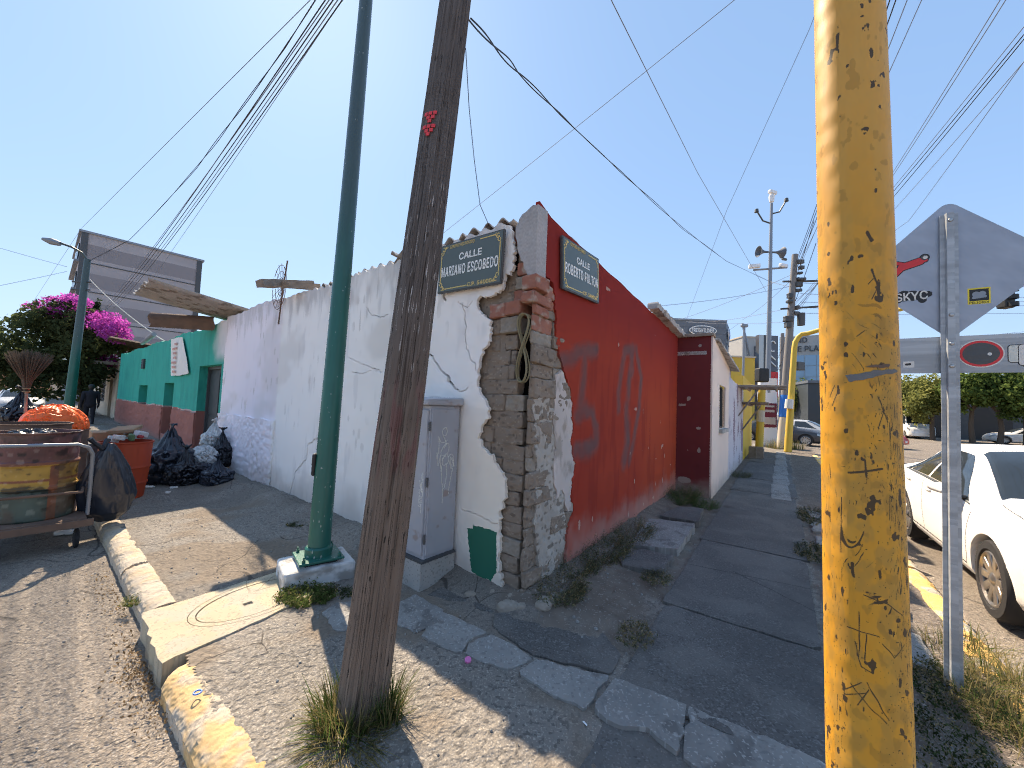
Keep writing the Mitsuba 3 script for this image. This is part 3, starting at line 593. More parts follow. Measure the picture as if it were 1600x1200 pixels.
part(house, 'red_wall', wallprism(MR, red, -.04, 0.0), 'red_plaster')
# lumpy mud mortar skin over the right side of the break
mor = Polygon(jag([(0.054, 1.658), (0.192, 1.784), (0.448, 1.778), (0.616, 1.569), (0.723, 1.199), (0.695, 0.837), (0.685, 0.598), (0.781, 0.396), (0.666, 0.128), (0.573, 0.013), (0.314, 0.064), (0.206, 0.376), (0.141, 0.709), (0.160, 1.024), (0.099, 1.296)], .012, .05, 25, True)).buffer(0)
part(house, 'mud_mortar', rough(wallprism(MR, mor, -.062, -.018), .016, 11, 12, .025), 'mortar', 60)
# whitish undercoat laid bare between the adobe and the red plaster
under = Polygon(jag([(0.415, 1.886), (0.538, 1.927), (0.838, 1.571), (0.895, 1.187), (0.938, 0.800), (0.882, 0.558), (0.712, 0.592), (0.675, 0.750), (0.591, 0.823), (0.521, 0.747), (0.463, 0.872), (0.427, 1.048), (0.463, 1.218), (0.398, 1.451), (0.406, 1.682)], .008, .04, 15, True)).buffer(0)
part(house, 'undercoat', rough(wallprism(MR, under, -.06, -.008), .008, 11, 2, .04), 'old_render', 40)
# masonry core; near-black boxes behind paint in the shade of the open cavity
core = cat(bx(ML, .95, 8.15, -.34, -.062, -.1, 3.12), bx(MR, 1.15, 5.6, -.34, -.045, -.1, 3.0))
part(house, 'wall_core', core, 'adobe')
part(house, 'shade_fill', cat(bx(ML, .30, .95, -.55, -.18, 1.2, 3.0), bx(ML, .26, .95, -.55, -.30, -.1, 3.0), bx(MR, .30, 1.2, -.50, -.30, -.1, 3.0)), 'painted_dark')
# bricks of the opened corner
def brick(frame, s0, s1, n0, n1, z0, z1, amp, seed, dz=0):
    m = rbox(s1 - s0, n1 - n0, z1 - z0, min(.009, (z1 - z0) * .2), 6).subdivide_to_size(.045); m.merge_vertices()
    v = m.vertices + m.vertex_normals * ((meshkit.fbm((m.vertices + seed * 3.1) * 14, 3, seed) - .5) * 2 * amp)[:, None]
    r = np.random.default_rng(seed); t = math.radians(r.normal(0, 1.6))
    v = np.stack([v[:, 0] * math.cos(t) - v[:, 2] * math.sin(t), v[:, 1], v[:, 0] * math.sin(t) + v[:, 2] * math.cos(t)], 1)
    v += [(s0 + s1) / 2, (n0 + n1) / 2, (z0 + z1) / 2]
    m = tm(W(frame, v), m.faces)
    if np.linalg.det(frame) < 0: m.invert()
    return m
aw = house + '__adobe_wall'
part(house, 'adobe_wall', cat(rough(bx(ML, .17, .93, -.20, -.066, -.1, 1.2), .008, 12, 5, .05), rough(bx(ML, .19, .93, -.20, -.066, 1.2, 1.60), .008, 12, 6, .05), rough(bx(ML, .36, .93, -.17, -.07, 1.60, 2.98), .008, 12, 7, .05), rough(bx(MR, .20, 1.18, -.24, -.055, -.1, 1.6), .008, 12, 8, .05), rough(bx(MR, .05, 1.18, -.06, -.042, 1.6, 2.95), .008, 12, 9, .05)), 'adobe')
r = np.random.default_rng(12)
z = -.06; i = 0
while z < 2.20:
    h = .128 + r.uniform(-.012, .02); z1 = min(z + h, 2.22)
    end = float(np.interp(z, [0, .5, 1.1, 1.45, 1.62, 1.8, 2.2], [.10, .105, .11, .125, .16, .22, .25])) + r.uniform(-.02, .02)
    cut = sorted([end, .38 + r.uniform(-.09, .1), .80])
    if r.random() < .4: cut.insert(2, cut[1] + .26)
    for a, b in zip(cut[:-1], cut[1:]):
        if b - a > .06:
            pale = r.random() < .06
            part(aw, 'brick', brick(ML, a + .002, b - .002, -.16, -.050 + r.uniform(-.016, .012) - (.012 if z > 1.6 else 0), z + .002, z1 - .002, .018, int(r.integers(1e6))), 'adobe_pale' if pale else 'adobe', 50)
    z = z1; i += 1
for (a, b, z0, z1, nf, mt) in [(.16, .33, 2.38, 2.50, .0, 'fired_brick'), (.335, .52, 2.375, 2.50, -.012, 'fired_brick'), (.20, .40, 2.23, 2.37, -.03, 'adobe_pale'), (.41, .62, 2.23, 2.36, -.05, 'adobe'),
                               (.10, .28, 2.51, 2.60, -.06, 'fired_brick'), (.29, .60, 2.51, 2.60, -.07, 'adobe'), (.10, .26, 2.61, 2.72, -.05, 'adobe_pale'), (.12, .24, 2.73, 2.84, -.05, 'fired_brick'), (.13, .24, 2.85, 2.96, -.06, 'adobe'), (.14, .25, 2.97, 3.08, -.06, 'adobe_pale'), (.27, .6, 2.61, 2.8, -.08, 'adobe')]:
    part(aw, 'brick', brick(ML, a, b, -.22, nf, z0, z1, .014, int(r.integers(1e6))), mt, 50)
z = -.05
while z < 2.42:
    h = .15 + r.uniform(-.04, .05); z1 = min(z + h, 2.45)
    st = .01 + r.uniform(-.0, .03)
    cut = [st, st + r.uniform(.22, .42), 1.12 if z < 1.9 else .7]
    for k2, (a, b) in enumerate(zip(cut[:-1], cut[1:])):
        mt = 'adobe_pale' if r.random() < .3 else 'adobe'
        if z > 2.2 and k2 == 0: mt = 'fired_brick'
        part(aw, 'brick', brick(MR, a + .002, b - .002, -.06 if z < 1.6 else -.055, (-.022 if z < 1.6 else -.012) + r.uniform(-.022, .012), z + .003, z1 - .003, .020, int(r.integers(1e6))), mt, 50)
    z = z1
for (a, b, z0, z1, nf) in [(-.02, .20, 2.57, 2.69, .02), (.19, .42, 2.55, 2.66, -.01), (-.02, .28, 2.46, 2.55, -.005), (.2, .44, 2.45, 2.54, -.02)]:
    part(aw, 'brick', brick(MR, a, b, -.13, nf, z0, z1, .016, int(r.integers(1e6))), 'fired_brick', 50)
# crumbled foot of the corner
rub = []
for q in range(26):
    m = trimesh.creation.icosphere(2, .02 + .05 * r.random() ** 2); m = rough(m, .014, 26, q); m.apply_scale([1.2, 1, .7])
    a, b = r.uniform(-.1, .55), r.uniform(.0, .2); p = Lw(a, b, .02) if q % 2 else Rw(a + .05, b, .05); m.apply_translation(p); rub.append(m)
part(house, 'fallen_rubble', cat(rub), 'adobe_pale', 40, kind='stuff')
# corrugated roof: sheets lying on the white wall, wavy ends showing
def corrugated(frame, s0, s1, n0, n1, z0, z1, pitch=.18, amp=.032, th=.012, ragged=0, seed=0, ax='s'):
    ns = int((s1 - s0) / pitch * 10) + 2; S = np.linspace(s0, s1, ns); r_ = np.random.default_rng(seed)
    N = np.linspace(0, 1, 7); rg = meshkit.noise(np.stack([S * 6, S * 0, S * 0], 1), seed) * ragged
    V = []
    for k2, dzz in enumerate((0, -th)):
        for t in N:
            n = n0 + (n1 - n0) * t; n = n - np.sign(n0 - n1) * rg * (t == 0)
            V.append(np.stack([S, n + 0 * S, z0 + (z1 - z0) * t + amp * np.sin(S * 2 * np.pi / pitch) + dzz], 1))
    V = np.array(V); a = len(N); idx = np.arange(2 * a * ns).reshape(2 * a, ns); F = []
    def quad(A, B): return np.concatenate([np.stack([A[:-1], A[1:], B[1:]], 1), np.stack([A[:-1], B[1:], B[:-1]], 1)])
    for t in range(a - 1): F += [quad(idx[t], idx[t + 1]), quad(idx[a + t + 1], idx[a + t])]
    F += [quad(idx[a], idx[0]), quad(idx[a - 1], idx[2 * a - 1])]
    L_, R_ = idx[:, 0], idx[:, -1]
    for t in range(a - 1): F += [np.array([[L_[t], L_[a + t + 1], L_[t + 1]], [L_[t], L_[a + t], L_[a + t + 1]], [R_[t], R_[t + 1], R_[a + t + 1]], [R_[t], R_[a + t + 1], R_[a + t]]])]
    return tm(W(frame, V.reshape(-1, 3)), np.vstack(F))
for a, b, o, zz in [(.28, 1.25, .01, 3.255), (1.2, 2.15, .0, 3.25), (1.80, 2.06, .06, 3.285), (2.1, 3.05, -.02, 3.24), (3.0, 3.95, -.01, 3.225), (3.9, 5.1, -.05, 3.2)]:
    part(house, 'roof_sheet', corrugated(ML, a, b, o, -3.2, zz, zz - .35, ragged=.05, seed=int(a * 10)), 'roof_sheet', 40)
rf = []
for a, b in [(5.1, 8.2)]: part(house, 'roof_sheet', corrugated(ML, a, b, -.12, -3.2, 3.2, 2.9, seed=3), 'roof_sheet', 40)
# dark sheet edge and broken eave above the red wall
part(house, 'roof_edge', cat([tm(W(MR, v_), f_) for v_, f_ in [((lambda m: (m.vertices, m.faces))(tube([[s, -.03, 3.03 + (zt0 - .045 - 3.05) * (5.62 - s) / 5.5 + .012 * math.sin(s * 11)] for s in np.arange(.16, 5.6, .1)], .022, 5)))]]), 'old_timber')
ev = wallprism(MR, Polygon(jag([(3.3, 3.16), (5.75, 3.02), (5.75, 3.11), (3.3, 3.25)], .012, .06, 5, True)).buffer(0), -.02, .13)
part(house, 'broken_eave', rough(ev, .008, 10, 3, .12), 'roof_sheet', 40)
# broken concrete stub and rusty antenna mesh on the wall top
stb = cat([tm(W(ML, m_.vertices), m_.faces) for m_ in [trimesh.creation.box(extents=[.16, .9, .1], transform=trimesh.transformations.compose_matrix(translate=[4.75, .12, 3.36], angles=[-.28, .1, .25])), trimesh.creation.box(extents=[.2, .5, .09], transform=trimesh.transformations.compose_matrix(translate=[4.55, -.02, 3.33], angles=[-.2, -.1, .1]))]])
part(house, 'roof_stub', rough(stb, .012, 12, 4, .08), 'old_timber', 40)
ant = thing('antenna_frame', 'rusty wire antenna frame leaning on a rod above the white wall', 'antenna')
part(ant, 'rod', tube([Lw(5.25, .02, 2.78), Lw(5.2, .02, 3.2), Lw(5.12, .0, 3.85)], .012, 6), 'rusty_metal')
wm = []
for t in np.linspace(0, 2 * math.pi, 15)[:-1]: wm.append(tube([Lw(5.2, .02, 3.42), Lw(5.3 + .28 * math.cos(t), .04, 3.44 + .38 * math.sin(t))], .004, 4))
for rr in (.4, .7, 1.0): wm.append(tube([Lw(5.2 + .1 * rr + .28 * rr * math.cos(t), .03, 3.42 + .38 * rr * math.sin(t)) for t in np.linspace(.6, 2 * math.pi, 26)], .005, 4))
part(ant, 'wire_mesh', cat(wm), 'rusty_metal')

# green paint patch on the broken plaster
gp = Polygon(jag([(0.656, 0.467), (0.599, 0.468), (0.593, 0.498), (0.523, 0.508), (0.453, 0.502), (0.394, 0.510), (0.320, 0.500), (0.305, 0.354), (0.302, 0.179), (0.348, 0.091), (0.482, 0.082), (0.584, 0.096), (0.615, 0.216), (0.631, 0.325)], .004, .02, 3, True)).buffer(0)
part(house, 'green_patch', wallprism(ML, gp, .0, .003), 'green_patch', label='dark green square of fresh paint low on the wall')

# ------------------------------------------------------------ name plates
def textfit(txt, w, h, bold=False, depth=.002):
    m = meshkit.text_mesh(txt, h, depth, bold); b = m.bounds; m.apply_translation([-(b[0][0] + b[1][0]) / 2, -b[0][1] if True else 0, 0])
    m.apply_scale([w / (b[1][0] - b[0][0]), 1, 1]); return m
def on_plane(m, org, ex, ey):
    ex, ey = np.asarray(ex, float), np.asarray(ey, float); ez = np.cross(ex, ey); v = m.vertices
    return tm(np.asarray(org) + v[:, :1] * ex + v[:, 1:2] * ey + v[:, 2:3] * ez, m.faces)
def plate(name, label, org, ex, ey, w, h, street):
    k = thing(name, label, 'street sign', 'street name plates at the corner')
    P_ = lambda m, dz: on_plane((lambda q: (q.apply_translation([0, 0, dz]), q)[1])(m.copy()), org, ex, ey)
    part(k, 'backing', P_(ext(sbox(-w / 2, -h / 2, w / 2, h / 2).buffer(.006), .02), -.022), 'sign_back')
    part(k, 'panel', P_(ext(sbox(-w / 2 + .006, -h / 2 + .006, w / 2 - .006, h / 2 - .006), .003), 0), 'sign_green')
    iw, ih, t = w / 2 - .03, h / 2 - .03, .0045; ln = []
    ln += [sbox(iw - .30 * w, ih - t, iw - .06, ih + t), sbox(-iw + .06, -ih - t, -iw + .46 * w, -ih + t), sbox(-iw - t, -ih + .07, -iw + t, ih - .07), sbox(iw - t, -ih + .07, iw + t, ih - .07), sbox(-iw + .05, ih - t, -iw + .085, ih + t), sbox(iw - .085, -ih - t, iw - .05, -ih + t)]
    for sx in (-1, 1):
        for sy in (-1, 1):
            for (cx, cy, rr, a0, a1) in [(.028, .014, .020, 60, 300), (.012, .050, .016, 160, 420), (.022, .030, .010, 0, 260), (.05, .0, .012, 90, 330)]:
                pts = [(sx * (iw - cx + rr * math.cos(math.radians(a))), sy * (ih - cy + rr * math.sin(math.radians(a)))) for a in range(a0, a1, 20)]
                ln.append(LineString(pts).buffer(.0036))
    part(k, 'gold_border', P_(ext(unary_union(ln), .002), .003), 'sign_gold')
    street = '\u200a'.join(street)
    for txt, cx, y, tw, th, mt, b in [('CENTRO HISTÓRICO', -.125 * w, ih - .016, .40 * w, .03, 'sign_gold', False), ('CALLE', .02 * w, .055, .36 * w, .062, 'sign_white', True), (street, 0.0, -.085, .90 * w, .092, 'sign_white', True), ('C.P. 54000', .19 * w, -ih - .014, .37 * w, .036, 'sign_gold', True)]:
        m = textfit(txt, tw, th, b); m.apply_translation([cx, y, 0]); part(k, 'lettering', P_(m, .0032), mt)
    return k
A = np.array([(1.165, 3.190), (0.353, 3.116), (0.307, 2.677), (1.174, 2.658)]); ac = A.mean(0)
xa = (A[1] + A[2] - A[0] - A[3]) / 2; wa = np.linalg.norm(xa); xa /= wa
plate('street_sign', 'dark green name plate reading CALLE MARIANO ESCOBEDO on the white wall', Lw(ac[0], .055, ac[1]), xa[0] * np.array([*uL, 0]) + [0, 0, xa[1]], np.cross(np.array([*nL, 0]), xa[0] * np.array([*uL, 0]) + [0, 0, xa[1]]), wa * .99, .475, 'MARIANO ESCOBEDO')
B = np.array([(0.363, 3.147), (1.219, 3.227), (1.237, 2.725), (0.396, 2.680)]); bc = B.mean(0)
xb = (B[1] + B[2] - B[0] - B[3]) / 2; wb = np.linalg.norm(xb); xb /= wb
eb = xb[0] * np.array([*uR, 0]) + [0, 0, xb[1]]
plate('street_sign', 'dark green name plate reading CALLE ROBERTO FULTON on the red wall', Rw(bc[0], .04, bc[1]), eb, np.cross(np.array([*nR, 0]), eb), wb * .99, .475, 'ROBERTO FULTON')
# coil of cable left hanging in the crack
t = np.linspace(0, 2 * math.pi, 60)
cx_, cz_ = (0.069, 2.066), 0
def coil(o, wd):
    return tube([Lw(.105 + wd * math.sin(2 * q) * (1.0 if math.cos(q) > 0 else 1.15), -.02 + .012 * math.sin(3 * q) + o, 2.075 + .29 * math.cos(q) + .02 * o) for q in t], .006, 7)
k = thing('cable_coil', 'stiff brown cable looped in a figure of eight inside the broken corner', 'cable')
own(k, cat(coil(0, .055), coil(.022, .045), coil(.04, .05)), 'rope', 50)

# ------------------------------------------------------------ dark red recess wall, pink house and the walls beyond it on the right
PN = .62
rec = thing('recess_house', 'narrow house with a dark red side wall and a pale pink front along the pavement', 'house')
zt_ = (5.158, 3.035)[1]
sc = (5.340, 0.938)[0]
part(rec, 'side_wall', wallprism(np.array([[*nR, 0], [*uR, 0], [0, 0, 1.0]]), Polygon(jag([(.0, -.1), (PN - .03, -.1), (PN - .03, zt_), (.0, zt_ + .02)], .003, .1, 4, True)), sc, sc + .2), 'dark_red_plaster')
E1 = (8.190, 2.728); 
win = sbox(*(lambda a, b: (a[0], b[1], b[0], a[1]))((6.360, 2.180), (7.394, 1.261)))
pk = Polygon([(sc - .004, -.1), (E1[0] + .3, -.1), (E1[0] + .3, E1[1] - .05), (E1[0], E1[1]), (sc - .004, zt_)]).difference(win)
part(rec, 'front_wall', wallprism(MR, pk, PN - .03, PN), 'pink_plaster')
wb_ = win.bounds
part(rec, 'window', wallprism(MR, win, PN - .2, PN - .12), 'painted_dark')
fr_ = unary_union([win.exterior.buffer(.03), sbox((wb_[0] + wb_[2]) / 2 - .012, wb_[1], (wb_[0] + wb_[2]) / 2 + .012, wb_[3])])
part(rec + '__window', 'frame', wallprism(MR, fr_.intersection(win), PN - .115, PN - .06), 'steel_dark')
part(rec + '__window', 'sill', bx(MR, wb_[0] - .06, wb_[2] + .06, PN - .05, PN + .07, wb_[1] - .09, wb_[1] - .01), 'plain_concrete')
E2 = (5.843, 3.064); E3 = (8.285, 2.703)
ez0, ez1 = E2[1], E3[1]
ev = np.array([[E2[0] - .35, PN - .3, ez0 + .1], [E3[0] + .2, PN - .3, ez1 + .05], [E3[0] + .1, PN + .20, ez1 - .03], [E2[0] - .1, PN + .07, ez0 - .03]])
vv = np.vstack([ev, ev - [0, 0, .045]]); ff = np.array([[0, 1, 2], [0, 2, 3], [4, 6, 5], [4, 7, 6], [0, 4, 1], [1, 4, 5], [1, 5, 2], [2, 5, 6], [2, 6, 3], [3, 6, 7], [3, 7, 0], [0, 7, 4]])
part(rec, 'roof', rough(tm(W(MR, vv), ff), .015, 6, 3, .12), 'roof_sheet', 40)
part(rec, 'roof', bx(MR, sc + .0, E1[0], -2.5, PN - .1, zt_ - .35, zt_ - .28), 'roof_sheet')
part(rec, 'parapet_cap', rough(bx(MR, sc - .06, sc + .25, -.06, PN + .02, zt_, zt_ + .05), .012, 8, 5, .08), 'old_timber', 40)
bk = thing('tagged_wall', 'low grey lavender wall with dark spray tags beyond the pink front', 'wall')
part(bk, 'panel', wallprism(MR, Polygon([(E1[0] + .3, -.1), (12.6, -.1), (12.6, 2.35)] + jag([(12.4, 2.4), (E1[0] + .3, E1[1] - .25)], .02, .2, 3)).buffer(0), PN - .04, PN - .01), 'pink_plaster')
part(bk, 'core', bx(MR, E1[0] + .3, 12.6, PN - .3, PN - .05, -.1, 2.2), 'plain_concrete')
yw = thing('yellow_side_wall', 'plain yellow wall standing behind the timber awnings', 'wall')
part(yw, 'panel', bx(MR, 12.6, 17.5, PN - .3, PN - .02, -.1, 2.9), 'far_yellow')
# timber awnings jutting over the pavement
def awning(lbl, s, z, n1, seed):
    k = thing('awning', lbl, 'awning', None); r_ = np.random.default_rng(seed)
    for q in range(6):
        a = s + q * .28; part(k, 'slat', brick(MR, a, a + .2, PN - .1, n1 + r_.uniform(-.15, .1), z - .03 + r_.uniform(-.02, .02), z + .03, .008, seed * 10 + q), 'old_timber', 40)
    for n in (PN + .2, n1 - .2): part(k, 'beam', tube([Rw(s - .1, n, z - .07), Rw(s + 1.8, n, z - .05)], .035, 7), 'old_timber')
    part(k, 'post', tube([Rw(s + .1, PN, z - .9), Rw(s + .1, PN + .5, z - .1)], .025, 6), 'old_timber')
ZA = (6.956, 2.275); ZB = (9.506, 2.024)
awning('weathered timber awning sticking out highest over the pavement', 10.6, 2.42, 1.75, 3)
awning('lower broken timber awning under the highest one', 11.9, 1.95, 1.25, 4)
# planter boxes below the yellow post
k = thing('wooden_planter', 'small rough wooden planter box on the pavement by the far yellow post', 'planter', None)
for s in (13.6, 13.95): part(k, 'box_side', brick(MR, s, s + .06, PN + .1, 1.15, .0, .42, .006, int(s * 10)), 'old_timber')
for n in (PN + .1, 1.12): part(k, 'box_side', brick(MR, 13.6, 14.0, n, n + .05, .05, .38, .006, int(n * 100)), 'old_timber')
part(k, 'filling', bx(MR, 13.66, 13.95, PN + .15, 1.1, 0, .33), 'soil')
part(k, 'leg', tube([Rw(13.4, .95, 0), Rw(13.55, .95, .42)], .02, 6), 'old_timber')

# ------------------------------------------------------------ grey utility cabinet
k = thing('utility_cabinet', 'grey metal utility cabinet with pale scrawled tag standing against the white wall', 'cabinet')
S0, S1, N0, N1 = .80, 1.36, .03, .40
part(k, 'plinth', rough(bx(ML, S0 - .02, S1 + .03, N0, N1 + .02, -.05, .235), .006, 12, 3, .06), 'plain_concrete', 40)
def rounded_box(frame, s0, s1, n0, n1, z0, z1, r=.008):
    m = rbox(s1 - s0, n1 - n0, z1 - z0, r); m.apply_translation([(s0 + s1) / 2, (n0 + n1) / 2, (z0 + z1) / 2]); return place(m, frame)
part(k, 'body', rounded_box(ML, S0, S1, N0, N1 - .02, .24, 1.56), 'cabinet_paint', 30)
part(k, 'door', rounded_box(ML, S0 + .012, S1 - .012, N1 - .022, N1, .28, 1.52, .006), 'cabinet_paint', 30)
part(k, 'side_panel', rounded_box(ML, S0 - .012, S0 + .004, N0 + .05, N1 - .035, .27, 1.53, .005), 'cabinet_paint', 30)
lidm = rbox(S1 - S0 + .06, N1 - N0 + .06, .045, .012); v = lidm.vertices; v[:, 2] += (v[:, 2] > 0) * (.02 - .05 * v[:, 1]); lidm.apply_translation([(S0 + S1) / 2, (N0 + N1) / 2 + .01, 1.585])
part(k, 'lid', place(lidm, ML), 'cabinet_paint', 30)
for z in (.42, .9, 1.38): part(k, 'hinge', tube([Lw(S0 - .012, N1 - .012, z - .04), Lw(S0 - .012, N1 - .012, z + .04)], .009, 8), 'steel_dark')
part(k, 'hasp', rounded_box(ML, S1 - .1, S1 - .06, N1, N1 + .02, .85, 1.0, .005), 'steel_dark', 30)
part(k, 'base_flange', bx(ML, S0 - .03, S1 + .02, N0, N1 + .02, .225, .245), 'steel_dark')
# pale scrawl on the side panel: (n measured from the front edge, z)
SX = S0 - .0135
def scr(pts, n0=.25, z0=1.32, kx=.0043, kz=.0043):
    return tube([Lw(SX, n0 + (a[0]) * -kx, z0 - a[1] * kz) for a in np.array(CubicSpline(np.arange(len(pts)), np.array(pts, float))(np.linspace(0, len(pts) - 1, len(pts) * 6)))], .0028, 5)
tag1 = [[(0, 0), (4, -8), (0, -14), (-4, -6), (0, 4), (2, 14)], [(-10, 0), (-9, 20), (-12, 34)], [(-10, 0), (-4, 10), (6, 6)], [(0, 20), (8, 14), (6, 28), (-4, 30), (-2, 18), (6, 12)],
        [(-12, 24), (-8, 44), (-6, 30), (-4, 52), (-2, 34)], [(0, 36), (6, 30), (8, 42), (0, 46), (-2, 38), (4, 32)], [(4, 44), (6, 66), (2, 84), (-2, 66), (-3, 48)], [(1, 84), (1, 106)], [(8, 36), (14, 30), (18, 42), (14, 70), (12, 94)], [(10, 40), (14, 50), (12, 34), (18, 48), (16, 36)]]
part(k, 'tag_scrawl', cat([scr(p_, .215, 1.29, .0068, .0056) for p_ in tag1]), 'chalk', label='pale looping spray tag on the side of the cabinet')
part(k, 'tag_scrawl', cat([tube([Lw(S0 + .02 + a * .0042, N1 + .001, .98 - b * .005) for a, b in p_], .003, 5) for p_ in [[(4, 0), (2, 12), (6, 20), (0, 40)], [(8, 4), (3, 18), (12, 14), (6, 30)], [(10, 22), (4, 34), (9, 30)], [(12, 30), (10, 60)], [(5, 40), (4, 70)]]]), 'chalk')

# ------------------------------------------------------------ leaning wooden utility pole
WB, WT = np.array([-.705, 2.06, -.15]), np.array([-.705 + .0515 * 6.6, 2.06 + .09 * 6.6, 6.6])
WX0 = (-0.705, 2.060, -0.001); WX1 = (-0.487, 2.450, 4.303)
k = thing('wooden_pole', 'leaning weathered wooden utility pole rising from a grass tuft in front of the white wall', 'pole')
hh = np.concatenate([np.arange(-.15, 4.4, .03), np.arange(4.5, 6.61, .15)]); sd = 72
th = np.arange(sd) * 2 * np.pi / sd; H_, TH = np.meshgrid(hh, th, indexing='ij')
rad = .128 - .0065 * H_
px_ = np.stack([np.cos(TH) * 4, np.sin(TH) * 4, H_ * .5], -1)
rad = rad + .012 * (meshkit.fbm(px_, 3, 4) - .5) + .006 * (meshkit.fbm(np.stack([np.cos(TH) * 16, np.sin(TH) * 16, H_ * 1.2], -1), 3, 9) - .5)
for t0, hl, hu, dp in [(-1.45, -.2, 1.6, .02), (-1.0, .8, 2.6, .014), (-2.1, .3, 1.9, .012), (-1.75, 1.4, 3.4, .012), (-.6, .2, 1.2, .012), (-2.5, 1.8, 3.6, .012), (-1.2, 2.4, 4.2, .010)]:
    tt = t0 + .10 * np.sin(H_ * 2.1 + t0 * 5) + .05 * np.sin(H_ * 7)
    d = np.abs((TH - tt + np.pi) % (2 * np.pi) - np.pi)
    rad = rad - dp * np.exp(-(d / .045) ** 2) * np.clip((H_ - hl) / .3, 0, 1) * np.clip((hu - H_) / .4, 0, 1)
V = np.stack([-.705 + .0515 * H_ + rad * np.cos(TH), 2.06 + .09 * H_ + rad * np.sin(TH), H_], -1)
n_ = len(hh); i, j = np.meshgrid(np.arange(n_ - 1), np.arange(sd), indexing='ij')
q = np.stack([i * sd + j, i * sd + (j + 1) % sd, (i + 1) * sd + (j + 1) % sd, (i + 1) * sd + j], -1).reshape(-1, 4)
part(k, 'trunk', (V.reshape(-1, 3), q), 'pole_wood', True)
def on_pole(u, h, dr_=.003):     # u: angle on the trunk, h: height
    r_ = .131 - .0065 * h + dr_
    return np.array([-.705 + .0515 * h + r_ * math.cos(u), 2.06 + .09 * h + r_ * math.sin(u), h])
def wrap(polys, place_fn, th=.003):
    """thin sticker wrapped on a round surface: poly in (arc length, height)"""
    out = []
    for pg in polys:
        m = ext(pg, th).subdivide_to_size(.02); v = m.vertices
        out.append(tm(np.array([place_fn(a, b, c) for a, b, c in v]), m.faces))
    return cat(out)
stk = []
for h in (3.33, 3.24):
    for a, b in [(-.03, .02), (.0, .02), (.028, .022), (-.012, -.008), (.018, -.006), (.0, -.032)]:
        stk.append(sbox(a - .010, h + b - .011, a + .012, h + b + .011))
part(k, 'sticker', wrap(stk, lambda a, b, c: on_pole(-1.85 + a / .11, b, .004 + c)), 'red_ink', label='small red block lettered sticker high on the pole')
part(k, 'wire_clamp', cat([tube([on_pole(t, h, .004) for t in np.linspace(0, 2 * math.pi, 40)], .008, 6) for h in (5.6, 5.9, 6.2)]), 'steel_dark')

# ------------------------------------------------------------ green street light pole with its concrete footing
GB = np.array([*(-1.667, 3.507), .16]); GT0 = np.array((-1.773, 4.000, 5.971))
gdir = (GT0 - GB) / (GT0 - GB)[2]
k = thing('green_pole', 'tall dark green tapered metal pole bolted to a concrete block by the white wall', 'lamp post')
fx, fy = GB[:2]
fo = rbox(.56, .42, .28, .02); fo = rough(rotz(fo, 38), .008, 9, 2, .06); fo.apply_translation([fx - .015, fy + .0, .01])
part(k, 'footing', fo, 'white_washed', 40)
pl_ = rbox(.36, .34, .022, .006); pl_ = rotz(pl_, 38); pl_.apply_translation([fx, fy, .185]); part(k, 'base_plate', pl_, 'green_paint', 30)
pl2 = rotz(trimesh.creation.box(extents=[.26, .26, .03]), 38); pl2.apply_translation([fx, fy, .162]); part(k, 'shim', pl2, 'rubber')
for a in (45, 135, 225, 315):
    c, s = math.cos(math.radians(a + 38)), math.sin(math.radians(a + 38)); bb = lathe([(0, .0), (.016, .0), (.016, .025), (.008, .026), (.008, .045), (0, .045)], 6, (fx + .2 * c, fy + .2 * s, .195)); part(k, 'bolt', bb, 'green_paint')
part(k, 'collar', lathe([(.0, .19), (.112, .19), (.112, .26), (.098, .275), (.09, .275)], 28, (fx, fy, 0)), 'green_paint', 40)
part(k, 'shaft', tube([GB + gdir * h for h in np.linspace(.05, 9, 20)], np.linspace(.094, .052, 20), 32), 'green_paint', 40)
hc = GB + gdir * .82
hd = rbox(.10, .035, .2, .015); hd = rotz(hd, 100); hd.apply_translation(hc + [-.088, -.03, 0]); part(k, 'hand_hole_cover', hd, 'black', 40)
part(k, 'lamp_arm', tube([GB + gdir * 8.9, GB + gdir * 9.3 + [-.5, -.4, 0], GB + gdir * 9.5 + [-1.6, -1.3, .1]], .035, 10), 'green_paint', 40)

# ------------------------------------------------------------ thick yellow pole in front
k = thing('yellow_pole', 'thick scratched yellow traffic pole close on the right of the corner', 'pole')
def ypt(u, h, o=0): 
    c = YP0 + YU * ((h - YP0[2]) / YU[2]); r_ = .0965 - .0046 * (h - .45) + o
    return np.array([c[0] + r_ * math.cos(u), c[1] + r_ * math.sin(u), h])
hs = np.linspace(-.05, 6, 40)
part(k, 'shaft', tube([YP0 + YU * ((h - YP0[2]) / YU[2]) for h in hs], .0965 - .0046 * (hs - .45), 64), 'yellow_paint', 40)
bp = rbox(.42, .42, .03, .008); bp.apply_translation([float((YP0 - YU * .45)[0]), float(YP0[1]), .02]); part(k, 'base_plate', bp, 'yellow_paint', 30)
UF = math.atan2(-YP0[1], -YP0[0] + .35)
torn = [Polygon(jag([(-.085, 1.722), (-.05, 1.725), (.0, 1.735), (.045, 1.742), (.062, 1.738), (.06, 1.730), (.04, 1.728), (.0, 1.722), (-.04, 1.708), (-.078, 1.70)], .0015, .01, 4, True)).buffer(0)]
part(k, 'torn_sticker', wrap(torn, lambda a, b, c: ypt(-1.78 + a / .103, b, .0008 + c * .3), .002), 'torn_grey', label='torn strip of a grey sticker round the pole')
